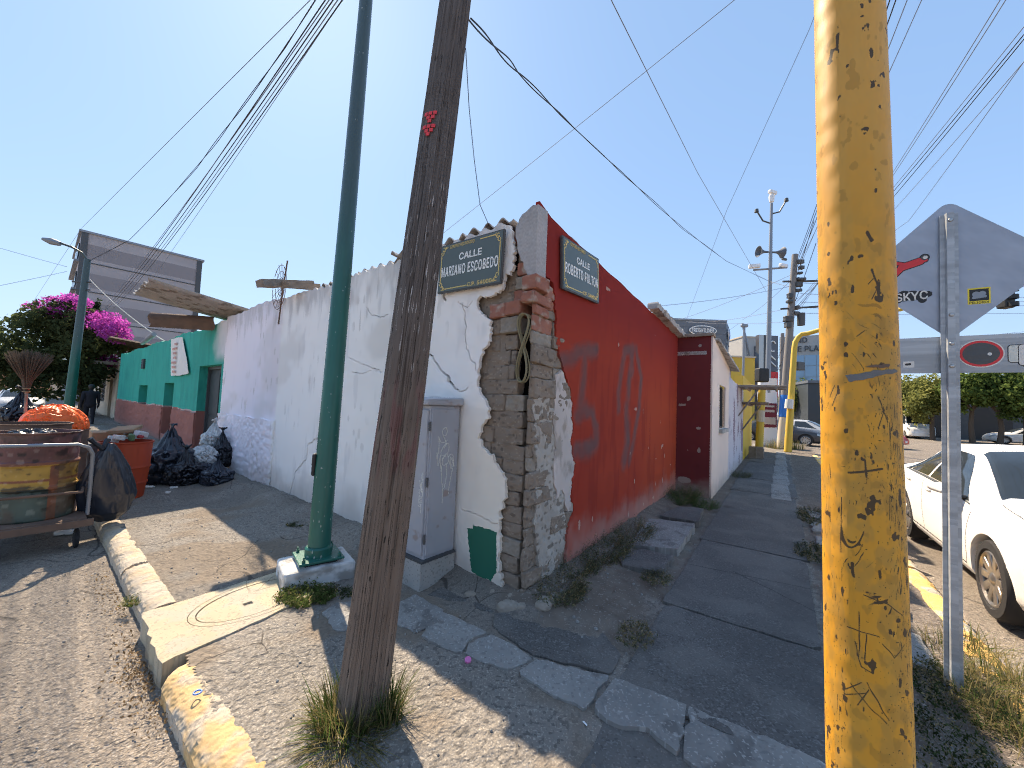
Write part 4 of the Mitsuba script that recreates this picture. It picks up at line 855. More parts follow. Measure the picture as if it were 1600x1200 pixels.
part(k, 'torn_sticker', wrap([Polygon(jag([(-.04, 1.744), (-.01, 1.750), (.03, 1.752), (.028, 1.745), (0, 1.742)], .001, .008, 6, True)).buffer(0)], lambda a, b, c: ypt(-1.78 + a / .103, b, .0012 + c * .3), .002), 'rusty_metal')

# ------------------------------------------------------------ grass and weeds
def blades(c, n, hgt, spread, seed, width=.004, lean=.5, base=.08, tint=0.5, frame=None):
    r_ = np.random.default_rng(seed); V, F, C = [], [], []
    for q in range(n):
        a = r_.uniform(0, 2 * np.pi); rr = base * math.sqrt(r_.random()); p0 = np.array([c[0] + rr * math.cos(a), c[1] + rr * math.sin(a), c[2] - .01])
        h = hgt * r_.uniform(.4, 1.1); d = np.array([math.cos(a + r_.normal(0, .6)), math.sin(a + r_.normal(0, .6)), 0]); l = spread * r_.uniform(.2, 1) ** 1.2
        sd_ = np.array([-d[1], d[0], 0]) * width * r_.uniform(.6, 1.3); b = len(V); ks = 4; dry = r_.random() < tint
        col = np.array([.30, .25, .11]) * r_.uniform(.6, 1.2) if dry else np.array([.07, .115, .028]) * r_.uniform(.6, 1.6)
        for t in range(ks):
            f = t / (ks - 1); p = p0 + d * l * f ** 1.6 + np.array([0, 0, h * (f - .35 * lean * f * f * (l / (hgt + .01)))])
            w = (1 - f) ** .7 + .04
            V += [p - sd_ * w, p + sd_ * w]; C += [col * (.75 + .35 * f)] * 2
        for t in range(ks - 1): F += [[b + 2 * t, b + 2 * t + 1, b + 2 * t + 3], [b + 2 * t, b + 2 * t + 3, b + 2 * t + 2]]
    return np.array(V), np.array(F), np.array(C)
def sprigs(c, n, R_, hgt, seed, size=.012, col=(.07, .10, .03), colv=.5, dry=.15, flat=1.0):
    """low weeds: leaf pairs along short wandering stems"""
    r_ = np.random.default_rng(seed); V, F, C = [], [], []
    for q in range(n):
        a = r_.uniform(0, 2 * np.pi); rr = math.sqrt(r_.random()); p = np.array([c[0] + R_[0] * rr * math.cos(a), c[1] + R_[1] * rr * math.sin(a), c[2]])
        d = np.array([math.cos(a + r_.normal(0, .7)) * flat, math.sin(a + r_.normal(0, .7)) * flat, r_.uniform(.5, 1.4)]); d /= np.linalg.norm(d)
        L_ = hgt * r_.uniform(.5, 1.2) * (1.1 - .5 * rr); isdry = r_.random() < dry
        cc = (np.array([.26, .21, .11]) if isdry else np.array(col)) * r_.uniform(1 - colv, 1 + colv)
        m_ = 8
        s1 = np.cross(d, r_.normal(0, 1, 3)); s1 /= np.linalg.norm(s1); b = len(V)
        V += [p - s1 * .0012, p + s1 * .0012, p + d * L_]; C += [cc * .6] * 3; F.append([b, b + 1, b + 2])
        for t in range(m_):
            f = (t + .5) / m_; pp = p + d * L_ * f + r_.normal(0, .004, 3); ax = r_.normal(0, 1, 3); ax -= d * (ax @ d) * .7; ax /= np.linalg.norm(ax)
            nn = np.cross(ax, r_.normal(0, 1, 3)); nn /= np.linalg.norm(nn); sz = size * r_.uniform(.6, 1.3); b = len(V)
            V += [pp, pp + ax * sz * .5 + nn * sz * .32, pp + ax * sz * 1.1, pp + ax * sz * .5 - nn * sz * .32]; C += [cc * r_.uniform(.8, 1.2)] * 4; F += [[b, b + 1, b + 2], [b, b + 2, b + 3]]
    return np.array(V), np.array(F), np.array(C)
def join(*g):
    o = 0; V, F, C = [], [], []
    for v, f, c in g: V.append(v); F.append(f + o); C.append(c); o += len(v)
    return np.vstack(V), np.vstack(F), np.vstack(C)
def plantpart(key, name, vfc, mat='leaf'):
    v, f, c = vfc; return part(key, name, (v, f), mat, color=np.clip(c, 0, 1))
def plantown(key, vfc, mat='leaf'):
    v, f, c = vfc; return own(key, (v, f), mat, color=np.clip(c, 0, 1))
k = thing('grass_tuft', 'thick half dry grass tuft round the foot of the wooden pole', 'grass')
wx, wy = -.705, 2.06
plantown(k, join(blades((wx - .04, wy - .11, 0), 420, .20, .16, 1, .003, .7, .13, .5), blades((wx - .11, wy - .05, 0), 300, .15, .18, 2, .0028, .7, .10, .55), blades((wx + .15, wy - .05, 0), 260, .22, .14, 3, .003, .6, .07, .4), blades((wx + .0, wy - .17, 0), 520, .08, .20, 4, .0026, 1.1, .15, .8), blades((wx + .04, wy - .13, 0), 30, .30, .2, 6, .0028, .4, .1, .6)))
k = thing('weed_clump', 'bushy green weed clump beside the footing of the green pole', 'weed')
cx, cy = (-1.557, 3.119)
plantown(k, join(sprigs((cx, cy, .0), 420, (.19, .13), .13, 5, .017, (.10, .135, .04)), sprigs((cx + .2, cy + .10, 0), 160, (.18, .08), .06, 6, .012, (.06, .08, .03))))
cx, cy = (-2.539, 4.810)
k = thing('weed_clump', 'small dark weeds growing at the foot of the white wall behind the green pole', 'weed')
plantown(k, join(sprigs((cx, cy, .0), 120, (.14, .06), .07, 7, .013, (.05, .07, .028)), sprigs((*(-4.069, 6.550), .0), 70, (.3, .06), .06, 71, .013, (.05, .06, .028)), sprigs((*(-5.036, 7.293), .0), 60, (.12, .06), .13, 72, .02, (.05, .07, .028))))
# weeds along the red wall, one clump per stretch
for (s, n, w, h, num, sd_, lb, dry) in [(.28, .18, .26, .16, 420, 8, 'dry brown weeds crowding the foot of the broken corner', .55), (.75, .12, .2, .2, 300, 9, 'grey green weeds at the near end of the red wall', .3),
                                   (1.35, .16, .38, .24, 520, 10, 'wide feathery weed bank along the middle of the red wall', .35), (2.1, .2, .4, .26, 420, 11, 'pale feathery weeds further along the red wall', .4),
                                   (4.65, .3, .5, .36, 620, 12, 'dense dark weeds in the recess before the dark red wall', .25), (4.4, .66, .25, .22, 260, 13, 'bright green weeds at the pink house corner', .05),
                                   (1.1, .74, .17, .08, 150, 14, 'low weeds in the joint beside the first walkway slab', .5), (.08, .86, .16, .07, 150, 15, 'dry weeds at the near tip of the dirt strip', .7), (8.7, .85, .35, .25, 260, 16, 'green weeds under the tagged wall far along the pavement', .1)]:
    p = Rw(s, n, .05 if s < 6 else .0); k = thing('weed_clump', lb, 'weed')
    v, f, c = sprigs((0, 0, 0), int(num * 1.0), (w, .18 if w > .3 else w * .7), h, sd_, .013 if h > .15 else .011, (.105, .118, .062) if s < 4.3 or s > 4.7 else (.08, .13, .04), .45, dry * .8)
    plantown(k, (np.stack([v[:, 0] * uR[0] + v[:, 1] * nR[0] + p[0], v[:, 0] * uR[1] + v[:, 1] * nR[1] + p[1], v[:, 2] + p[2]], 1), f, c))
# planting strip by the right kerb
for (s, n, w, h, num, sd_, lb, dry) in [(2.0, 2.25, .3, .07, 260, 21, 'weeds between the broken flags of the planting strip', .3), (3.05, 2.0, .35, .10, 260, 22, 'small weeds edging the walkway in the planting strip', .3), (5.0, 2.1, .6, .16, 320, 23, 'green weeds in the strip beyond the broken flags', .2), (.75, 2.5, .3, .10, 380, 24, 'low dark weeds round the foot of the sign post', .35), (.15, 2.3, .25, .12, 200, 25, 'dark seedlings in front of the sign post', .25)]:
    p = Rw(s, n, .03); k = thing('weed_clump', lb, 'weed')
    v, f, c = sprigs((0, 0, 0), num, (w, .2), h, sd_, .014, (.045, .065, .025), .45, dry)
    plantown(k, (np.stack([v[:, 0] * uR[0] + v[:, 1] * nR[0] + p[0], v[:, 0] * uR[1] + v[:, 1] * nR[1] + p[1], v[:, 2] + p[2]], 1), f, c))
g = []
for q in range(26):
    s, n = RNG.uniform(.25, 1.7), RNG.uniform(2.58, 2.86); p = Rw(s, n, .03)
    g.append(blades(p, 70, .19 * RNG.uniform(.4, 1), .2, 300 + q, .0024, .8, .13, .75))
k = thing('dry_grass', 'sunlit straw coloured grass along the yellow kerb beside the white car', 'grass', kind='stuff'); plantown(k, join(*g))
cx, cy = (-2.874, 3.079)
k = thing('weed_clump', 'little yellow green weed in the gutter gap of the left kerb', 'weed')
plantown(k, sprigs((*(-2.871, 3.060), -.06), 60, (.06, .05), .08, 31, .012, (.12, .15, .04)))
# leaf litter in the gutter, crumbs and stones on the pavement
r_ = np.random.default_rng(5); V, F, C = [], [], []
for q in range(800):
    s, n = r_.uniform(.7, 3.4), 1.99 + abs(r_.normal(0, .07)); s = r_.choice([r_.normal(1.35, .22), s]); p = Lw(s, n, -.115 + r_.uniform(0, .02))
    a, b_ = r_.normal(0, 1, 3), r_.normal(0, 1, 3); a /= np.linalg.norm(a); b_ -= a * (a @ b_); b_ /= np.linalg.norm(b_); z_ = r_.uniform(.004, .013); o = len(V)
    V += [p - a * z_, p + b_ * z_ * .5, p + a * z_, p - b_ * z_ * .5]; F += [[o, o + 1, o + 2], [o, o + 2, o + 3]]; C += [np.array([.24, .17, .10]) * r_.uniform(.35, 1.3)] * 4
k = thing('leaf_litter', 'dry brown leaf litter gathered in the left gutter', 'litter', kind='stuff'); plantown(k, (np.array(V), np.array(F), np.array(C)))
gv = []
for q in range(900):
    x, y = r_.uniform(-4.6, 3.2), r_.uniform(1.2, 5.2); sl, ql, sr, qr = fr(x, y)
    if not ((ql > 0 or qr > 0) and ql < 3.6 and qr < 2.7): continue
    z_ = float(pave_z(np.array([x]), np.array([y]))[0]) if ql < 1.68 else (-.12 if ql > 1.97 else None)
    if z_ is None or (.88 < qr < 1.95 and sr > -.4): continue
    m = trimesh.creation.icosphere(0, r_.uniform(.003, .009) * (1.6 if (qr < .9 and sr > -.2) else 1)); m.apply_scale(r_.uniform(.6, 1.4, 3)); m.apply_translation([x, y, z_ + .002]); gv.append(m)
k = thing('gravel', 'loose stones scattered over the pavement and road', 'gravel', kind='stuff'); own(k, cat(gv), 'pale_stone')
k = thing('bottle_cap', 'small pink plastic cap lying beside the pale stones', 'cap')
cp = lathe([(.0, .012), (.017, .012), (.02, .010), (.021, .0), (.017, .0), (.016, .007), (0, .007)], 20, (0, 0, 0)); cp.apply_transform(trimesh.transformations.rotation_matrix(.3, [1, 0, 0])); cp.apply_translation([*(-0.203, 2.455), .012]); own(k, cp, 'pink_plastic', 40)
k = thing('bottle_cap', 'tiny dark blue ring lying on the yellow kerb', 'ring')
own(k, tube([np.array([*(-1.579, 2.094), .03]) + [.017 * math.cos(t), .017 * math.sin(t), 0] for t in np.linspace(0, 2 * math.pi, 20)], .004, 6), 'blue_paint')
k = thing('cigarette_end', 'white cigarette end on the pavement beside the pale stones', 'litter')
own(k, tube([[*(0.428, 2.030), .012], [*(0.443, 2.007), .012]], .004, 6), 'white_paint')

# ------------------------------------------------------------ back of the diamond road sign on its channel post
SB = np.array([*(2.688, 2.362), 0]); 
k = thing('road_sign', 'grey back of a diamond road sign with lower plate and stickers on a channel post', 'road sign')
d = np.array([*nR, 0]); zz = np.array([0, 0, 1.0]); nrm = -np.array([*uR, 0])        # plate axes; nrm faces the camera
PT = np.array((2.723, 2.370, 2.912)); PB = SB; pa = (PT - PB) / PT[2]
def post_sec(h, w=.032):
    c = PB + pa * h; return [c + d * a + nrm * b for a, b in [(-w * 1.25, -.002), (-w * 1.25, .004), (-w * .62, .006), (-w * .5, .034), (w * .5, .034), (w * .62, .006), (w * 1.25, .004), (w * 1.25, -.002), (w * .58, -.002), (w * .44, .028), (-w * .44, .028), (-w * .58, -.002)]]
hs = np.linspace(-.1, PT[2], 30); V = np.array([post_sec(h) for h in hs]); a_, b_ = V.shape[:2]
i, j = np.meshgrid(np.arange(a_ - 1), np.arange(b_), indexing='ij'); q = np.stack([i * b_ + j, i * b_ + (j + 1) % b_, (i + 1) * b_ + (j + 1) % b_, (i + 1) * b_ + j], -1).reshape(-1, 4)
pf = np.vstack([q[:, [0, 1, 2]], q[:, [0, 2, 3]]]); tp = (a_ - 1) * b_
pf = np.vstack([pf, [[tp + x for x in t] for t in [(0, 1, 2), (0, 2, 11), (11, 2, 10), (2, 3, 10), (3, 9, 10), (3, 4, 9), (4, 5, 9), (5, 8, 9), (5, 6, 8), (6, 7, 8)]]])
part(k, 'post', (V.reshape(-1, 3), pf), 'galvanised')
DC = np.array((2.724, 2.370, 2.560)) + nrm * -.012
def flat(poly, dz, th, org=DC): return on_plane((lambda m: (m.apply_translation([0, 0, dz]), m)[1])(ext(poly, th)), org, d, zz)
dia = Polygon([(0, .445), (.445, 0), (0, -.445), (-.445, 0)]).buffer(-.05).buffer(.05, quad_segs=6)
part(k, 'diamond_plate', flat(dia, -.003, .003), 'plate_scuffed')
LP0 = np.array((2.721, 2.370, 2.021)) - nrm * .012; LP1 = LP0
low = sbox(-.41, -.118, .41, .112).buffer(-.04).buffer(.04)
part(k, 'lower_plate', flat(low, -.003, .003, LP0), 'galvanised')
for h in [PT[2] - .05, DC[2] - .30, LP0[2] + .06, LP0[2] - .08]:
    c = PB + pa * h + nrm * .034; bl = lathe([(0, .008), (.009, .007), (.013, .0), (.013, -.002)], 12); part(k, 'bolt', on_plane(bl, c, d, zz), 'alloy', 40)
def stick(polys, dz, mt, org=DC, name='sticker', label=None): part(k, name, flat(unary_union(polys), dz, .0006, org), mt, label=label)
def cap(a, b, r): return LineString([a, b]).buffer(r)
# red flying figure
o = np.array([-.205, .045]); f_ = [cap(o + (-.005, .005), o + (.075, .03), .022), cap(o + (.06, .03), o + (.10, .035), .012), cap(o + (-.02, -.005), o + (-.05, -.02), .012), cap(o + (-.01, -.01), o + (-.035, -.04), .011), cap(o + (.01, .02), o + (-.03, .035), .010)]
stick([p_.buffer(.005) for p_ in f_] + [Point(*(o + (.098, .052))).buffer(.024)], .0005, 'black'); stick(f_, .0012, 'red_ink', label='small red flying figure sticker'); stick([Point(*(o + (.098, .052))).buffer(.017)], .0018, 'sign_back')
stick([Point(*(o + (.101, .052))).buffer(.011)], .0024, 'paper_white')
# SKYC lettering
def letters(txt, w, h, cx, cy, dz, mt, org=DC, bold=True, rot=0.):
    m = meshkit.text_mesh(txt, h, .0006, bold); bb = m.bounds; m.apply_translation([-(bb[0][0] + bb[1][0]) / 2, -(bb[0][1] + bb[1][1]) / 2, 0]); m.apply_scale([w / (bb[1][0] - bb[0][0]), 1, 1]); m = rotz(m, rot); m.apply_translation([cx, cy, dz]); part(k, 'lettering', on_plane(m, org, d, zz), mt)
blob = unary_union([Point(-.18 + x, -.155 + y).buffer(r) for x, y, r in [(-.06, .0, .036), (-.025, .01, .036), (.015, .008, .034), (.055, .004, .032), (.085, .01, .02), (.06, -.025, .02)]])
stick([blob], .0005, 'black', label='black backed sticker of bubble letters reading SKYC')
letters('SKYC', .150, .052, -.17, -.150, .0012, 'paper_white', rot=2)
# yellow PELIGRO sticker
stick([sbox(.075, -.235, .168, -.135)], .0005, 'yellow_ink', label='square yellow sticker reading PELIGRO'); stick([sbox(.082, -.215, .161, -.143)], .0012, 'black')
stick([Point(.11, -.175).buffer(.017), Point(.135, -.172).buffer(.015), cap((.10, -.195), (.145, -.19), .008)], .0018, 'grey_metal'); letters('PELIGRO!', .078, .013, .121, -.226, .0012, 'black')
# oval red and black sticker, tooth sticker and small scrap on the lower plate
ov = shapely.affinity.scale(Point(0, 0).buffer(1, 32), .088, .079); ov = shapely.affinity.translate(ov, .125, -.002)
stick([ov.buffer(.006)], .0005, 'paper_white', LP0); stick([ov], .0012, 'red_ink', LP0, label='oval black sticker with a red rim'); stick([ov.buffer(-.013)], .0018, 'sign_back', LP0)
stick([cap((.085, .0), (.14, .01), .016), Point(.158, -.008).buffer(.014), cap((.10, .035), (.15, .04), .008), cap((.10, -.04), (.15, -.042), .007)], .0024, 'steel_dark', LP0); stick([Point(.160, -.006).buffer(.009)], .003, 'paper_white', LP0)
t1 = sbox(.245, -.045, .285, .03).buffer(.012); t2 = sbox(.285, -.062, .335, .03).buffer(.014)
stick([t1.buffer(.004), t2.buffer(.004), shapely.affinity.translate(t2, .012, -.008).buffer(.003)], .0005, 'black', LP0); stick([t1], .0012, 'chalk', LP0); stick([t2.buffer(.003)], .0016, 'black', LP0); stick([t2], .002, 'paper_white', LP0, label='white tooth shaped sticker with a frown')
stick([LineString([(.295, -.035), (.305, -.028), (.315, -.030), (.325, -.036)]).buffer(.003), Point(.298, -.01).buffer(.003), Point(.322, -.01).buffer(.003)], .0026, 'black', LP0)
stick([sbox(-.205, -.075, -.165, -.045).buffer(.006)], .0005, 'paper_white', LP0); stick([cap((-.195, -.06), (-.18, -.058), .007)], .0012, 'black', LP0)

# ------------------------------------------------------------ refuse cart with drums, sacks and loose bags on the left
def drum_prof(r, z0, z1, ribs, lip=.012):
    p = [(.0, z0), (r - .01, z0), (r, z0 + .015)]
    for z in ribs: p += [(r, z - .03), (r + .012, z - .012), (r + .012, z + .012), (r, z + .03)]
    return p + [(r, z1 - .02), (r + lip, z1 - .012), (r + lip, z1), (r - .008, z1), (r - .012, z1 - .03), (r - .012, z0 + .3), (0, z0 + .28)]
def tintcol(m, fn): return np.array([fn(*p) for p in m.vertices])
k = thing('refuse_cart', 'wheeled refuse cart with a tubular rail and long axle in the gutter', 'cart')
b1 = np.array(W(MLC, [4.98, 2.63, -.13])); 
def cart_box(*a): return bx(MLC, *a)
part(k, 'frame', cat(cart_box(4.55, 6.3, 2.25, 3.0, .06, .10), cart_box(4.52, 4.56, 2.2, 3.1, .02, .09)), 'rusty_metal')
zr = .86
part(k, 'rail', tube([W(MLC, [4.62, 3.6, zr + .03]), W(MLC, [4.60, 2.95, zr + .03]), W(MLC, [4.60, 2.36, zr + .02]), W(MLC, [4.64, 2.28, zr - .02]), W(MLC, [4.70, 2.24, zr - .10]), W(MLC, [4.78, 2.23, zr - .45]), W(MLC, [4.80, 2.23, .08])], .018, 10), 'grey_metal', 40)
part(k, 'rail', tube([W(MLC, [4.62, 3.0, .38]), W(MLC, [4.62, 2.30, .37]), W(MLC, [5.6, 2.2, .40])], .014, 8), 'rusty_metal', 40)
for s, n in [(4.75, 2.3), (4.8, 2.95), (6.0, 2.3)]:
    w_ = lathe([(0, -.02), (.085, -.02), (.10, -.012), (.10, .012), (.085, .02), (0, .02)], 20); w_.apply_transform(trimesh.transformations.rotation_matrix(math.pi / 2, [1, 0, 0])); w_.apply_translation([s, n, -.145]); part(k, 'wheel', place(w_, MLC), 'rubber', 40)
dr1 = lathe(drum_prof(.30, 0, .90, [.33, .58]), 48); dr1.apply_translation([4.98, 2.62, .10])
dr1 = dr1.subdivide_to_size(.022); dr1.merge_vertices()
vb_ = dr1.vertices; zb_ = vb_[:, 2] - .10
n_ = meshkit.fbm(vb_ * [6, 6, 9], 3, 2)[:, None]; g_ = meshkit.fbm(vb_ * [11, 11, 14], 3, 7)[:, None]; zb_ = zb_ + .015 * (n_[:, 0] - .5)
pc = np.where((zb_ > .60)[:, None], [.13, .05, .045], np.where((zb_ > .33)[:, None], [.38, .22, .035], [.055, .08, .065]))
pc = np.where((((zb_ > .40) & (zb_ < .425)) | ((zb_ > .57) & (zb_ < .60)) | ((np.abs(vb_[:, 1] - 2.50) < .03) & (vb_[:, 0] < 4.8) & (zb_ < .56)))[:, None], [.20, .065, .03], pc)
rust = np.clip((meshkit.fbm(vb_ * [5, 5, 3], 4, 31)[:, None] - .5) / .12, 0, 1)
pc = pc * (.5 + 1.0 * n_) * (1 - .75 * np.clip((g_ - .56) / .08, 0, 1)) + np.array([.25, .24, .2]) * .3 * np.clip((.36 - g_) / .05, 0, 1)
pc = pc * (1 - .6 * rust) + np.array([.10, .055, .035]) * .6 * rust
scene[uniq('drum')] = mikit.ply(place(dr1, MLC), 'vc_paint', True, color=np.clip(pc, 0, 1)); labels['drum'] = {'label': 'oil drum painted dark red yellow and green on the refuse cart', 'category': 'drum', 'group': 'drums on the refuse cart'}
dr2 = lathe(drum_prof(.30, 0, .93, [.33, .6]), 40); dr2.apply_translation([5.62, 2.66, .12]); kd = thing('drum', 'dark oil drum standing behind the painted one', 'drum', 'drums on the refuse cart'); own(kd, place(dr2, MLC), 'rusty_metal', 40)
fill = []
def bag(name, label, c, size, mat, seed, frame=ML, amp=.22, fr_=2.6, knot=True, flat_=.25, group=None, crease=.09):
    m = trimesh.creation.icosphere(5, 1.0); v = m.vertices
    n1 = meshkit.fbm(v * fr_, 4, seed) - .5; ridge = np.abs(meshkit.fbm(v * [4, 4, 2.2], 3, seed + 9) - .5); az = np.arctan2(v[:, 1], v[:, 0])
    up_ = np.clip(v[:, 2], 0, 1)
    d_ = 1 + amp * 2 * n1 - crease * 2 * np.exp(-(ridge / .03) ** 2) + .06 * up_ ** 2 * np.sin(az * 9 + 5 * n1)
    v = v * d_[:, None]; v[:, 2] = np.maximum(v[:, 2], -1 + flat_ + .02 * n1)
    if knot: v[:, :2] *= (1 - .75 * np.clip((v[:, 2] - .55) / .45, 0, 1) ** 1.2)[:, None]; v[:, 2] += .55 * np.clip((v[:, 2] - .72) / .3, 0, 1)
    m = trimesh.Trimesh(v * size + [c[0], c[1], c[2] + size[2] * (1 - flat_)], m.faces, process=False)
    k = thing(name, label, 'bag', group); part(k, 'sack', place(m, frame), mat, 60)
    if knot:
        r_ = np.random.default_rng(seed); e = []
        top = v[:, 2].max() * size[2] + c[2] + size[2] * (1 - flat_)
        for t in range(5):
            a = r_.uniform(0, 6.28); pts = [[c[0], c[1], top - .03], [c[0] + .03 * math.cos(a), c[1] + .03 * math.sin(a), top + .03], [c[0] + .07 * math.cos(a), c[1] + .07 * math.sin(a), top + .05 * r_.uniform(.2, 1.4)]]
            e.append(tube(pts, [.006, .02, .012], 5))
        part(k, 'knot', place(cat(e), frame), mat, 50)
    return k
oc_ = (lambda p: ((p[:2] - C0) @ uL, (p[:2] - C0) @ nL))(np.array((-5.947, 5.050, 1.123)))
bag('rubbish_bag', 'bright orange plastic sack heaped in the far drum of the cart', (oc_[0], oc_[1], 1.04), np.array([.31, .31, .27]), 'orange_bag', 3, amp=.04, knot=False, flat_=.85, crease=.035)
bag('rubbish_bag', 'black bag crammed in the mouth of the painted drum', (4.98, 2.66, .78), np.array([.25, .26, .16]), 'black_bag', 4, frame=MLC, amp=.2, flat_=.5, knot=False)
dr3 = lathe(drum_prof(.31, 0, .90, [.33, .6]), 40); dr3.apply_translation([oc_[0], oc_[1], .14]); kd = thing('drum', 'drum holding the orange sack at the back of the cart', 'drum', 'drums on the refuse cart'); own(kd, place(dr3, ML), 'rusty_metal', 40)
# long dark bag hanging off the cart beside the painted drum
m = trimesh.creation.icosphere(5, 1.0); v = m.vertices.copy(); h = (v[:, 2] + 1) / 2
n1 = meshkit.fbm(v * [3, 3, 1.2], 4, 21) - .5; az = np.arctan2(v[:, 1], v[:, 0])
prof = np.interp(h, [0, .12, .35, .7, .92, 1], [.55, .95, 1.0, .72, .38, .18]); rr = np.hypot(v[:, 0], v[:, 1]) + 1e-9; sq = np.sqrt(np.clip(1 - v[:, 2] ** 2, 0, 1)) ** .35
rad = prof * sq * (1 + .3 * n1 + .07 * np.sin(az * 7 + 3 * h + 6 * n1) * (.3 + h))
v2 = np.stack([np.cos(az) * rad * .16 + .16 * (1 - h) - .05 * h, np.sin(az) * rad * .25 - .05 * (1 - h) ** 2, -.075 + h * .93 + .02 * n1], 1) + [4.86, 2.10, 0]
kb = thing('rubbish_bag', 'long dark blue plastic bag hanging from the rail of the cart', 'bag'); part(kb, 'sack', place(trimesh.Trimesh(v2, m.faces, process=False), MLC), 'dark_bag', 60)
part(kb, 'knot', place(cat(tube([[4.80, 2.16, .80], [4.78, 2.22, .86], [4.76, 2.27, .92]], [.03, .02, .03], 7), tube([[4.80, 2.16, .80], [4.85, 2.12, .90]], [.02, .03], 6)), MLC), 'black_bag', 50)
# orange drum with rubbish on top
ko = thing('drum', 'bright orange steel drum overflowing with rubbish beside the cart', 'drum')
od = (6.057, 1.499)
pr2 = [(0, 0), (.225, 0), (.235, .02), (.255, .20), (.268, .215), (.268, .235), (.257, .25), (.275, .43), (.288, .445), (.288, .465), (.277, .48), (.29, .80), (.302, .81), (.302, .83), (.286, .83), (.27, .6), (0, .6)]
odm = lathe(pr2, 44); odm.apply_translation([od[0] + .12, od[1] + .1, .0]); part(ko, 'shell', place(rough(odm, .004, 9, 2), ML), 'orange_paint', 40)
r_ = np.random.default_rng(9)
OC = (od[0] + .12, od[1] + .1)
for q, (mt, nm, sx, sy, sz) in enumerate([('cardboard', 'cardboard_box', .42, .3, .05), ('paper_white', 'crumpled_paper', .12, .1, .07), ('pale_bag', 'plastic_wrapper', .16, .1, .08), ('paper_white', 'crumpled_paper', .11, .1, .06), ('leafgreen', 'green_carton', .16, .05, .10), ('cardboard', 'cardboard_piece', .2, .16, .03), ('pale_bag', 'plastic_wrapper', .14, .12, .09), ('tail_red', 'red_wrapper', .09, .07, .05)]):
    if mt == 'leafgreen': M('leafgreen', (.08, .16, .07), .5)
    m = rough(rbox(sx, sy, sz, .012), .012 if sz > .04 else .006, 14, q, .04); m = rotz(m, r_.uniform(0, 180)); m.apply_transform(trimesh.transformations.rotation_matrix(r_.uniform(-.35, .35), [1, .4, 0]))
    a = q * 2.4; m.apply_translation([OC[0] + (.15 * math.cos(a) if q else .25), OC[1] + (.15 * math.sin(a) if q else 0), .86 + (.12 if q == 0 else .03 * (q % 3))]); part(ko, nm, place(m, ML), mt, 40)
m = rough(rbox(.5, .34, .16, .01), .008, 9, 4, .06); m.apply_translation([OC[0] + .75, OC[1] + .15, .84]); kx = thing('cardboard_box', 'open cardboard box of rubbish behind the orange drum', 'box'); own(kx, place(m, ML), 'cardboard', 30)
m = rough(rbox(.45, .4, .7, .02), .01, 9, 4, .08); m.apply_translation([OC[0] + .75, OC[1] + .15, .36]); kx = thing('crate_stack', 'dark plastic crate under the cardboard box', 'crate'); own(kx, place(m, ML), 'steel_dark', 30)
# bags piled against the wall
B_ = 'rubbish bags piled by the teal wall'
bag('rubbish_bag', 'biggest black bag of the pile beside the orange drum', (*(7.136, 0.922), -.02), np.array([.42, .40, .42]), 'dark_bag', 31, group=B_)
bag('rubbish_bag', 'small tied black bag in front of the pile', (*(6.734, 0.781), -.02), np.array([.27, .27, .26]), 'black_bag', 32, group=B_)
bag('rubbish_bag', 'tied black bag leaning on the foot of the white wall', (*(7.267, 0.136), .16), np.array([.24, .22, .30]), 'black_bag', 33, group=B_)
bag('rubbish_bag', 'low dark blue bag at the right end of the pile', (*(6.352, 0.416), -.03), np.array([.27, .24, .20]), 'dark_bag', 34, group=B_)
bag('rubbish_bag', 'whitish translucent bag on top of the pile', (*(7.650, 0.175), .45), np.array([.26, .22, .24]), 'pale_bag', 35, group=B_, amp=.3)
bag('rubbish_bag', 'torn white sack with food scraps in the middle of the pile', (*(7.043, 0.455), .22), np.array([.24, .22, .22]), 'pale_bag', 36, group=B_, knot=False)
bag('rubbish_bag', 'flat grey bag at the bottom of the pile', (*(6.816, 0.543), -.02), np.array([.25, .22, .2]), 'dark_bag', 37, group=B_, knot=False)
for q, (a, nm) in enumerate([((-5.867, 6.367), 'crumpled pink and white wrapper below the orange drum'), ((-5.470, 6.392), 'scrap of white paper in front of the black bags'), ((-4.661, 6.795), 'white scrap at the foot of the white wall'), ((-5.281, 6.063), 'flattened white scrap on the shaded pavement')]):
    m = rough(rbox(.10 if q else .16, .06, .025, .008), .014, 26, q, .02); m = rotz(m, 40 * q); m.apply_translation([*a, .015]); kx = thing('paper_scrap', nm, 'litter'); own(kx, m, 'paper_white', 40)
for q, (a, nm) in enumerate([((-5.129, 4.570), 'crumpled white paper on the road under the cart'), ((-5.591, 4.767), 'small white litter in the shade of the cart'), ((-5.914, 5.478), 'pale plastic sheet by the kerb under the hanging bag')]):
    m = rough(rbox(.18, .07, .04, .012), .018, 20, q + 8, .02); m = rotz(m, 30 + 50 * q); m.apply_translation([*a, -.10]); kx = thing('paper_scrap', nm, 'litter'); own(kx, m, 'paper_white', 40)
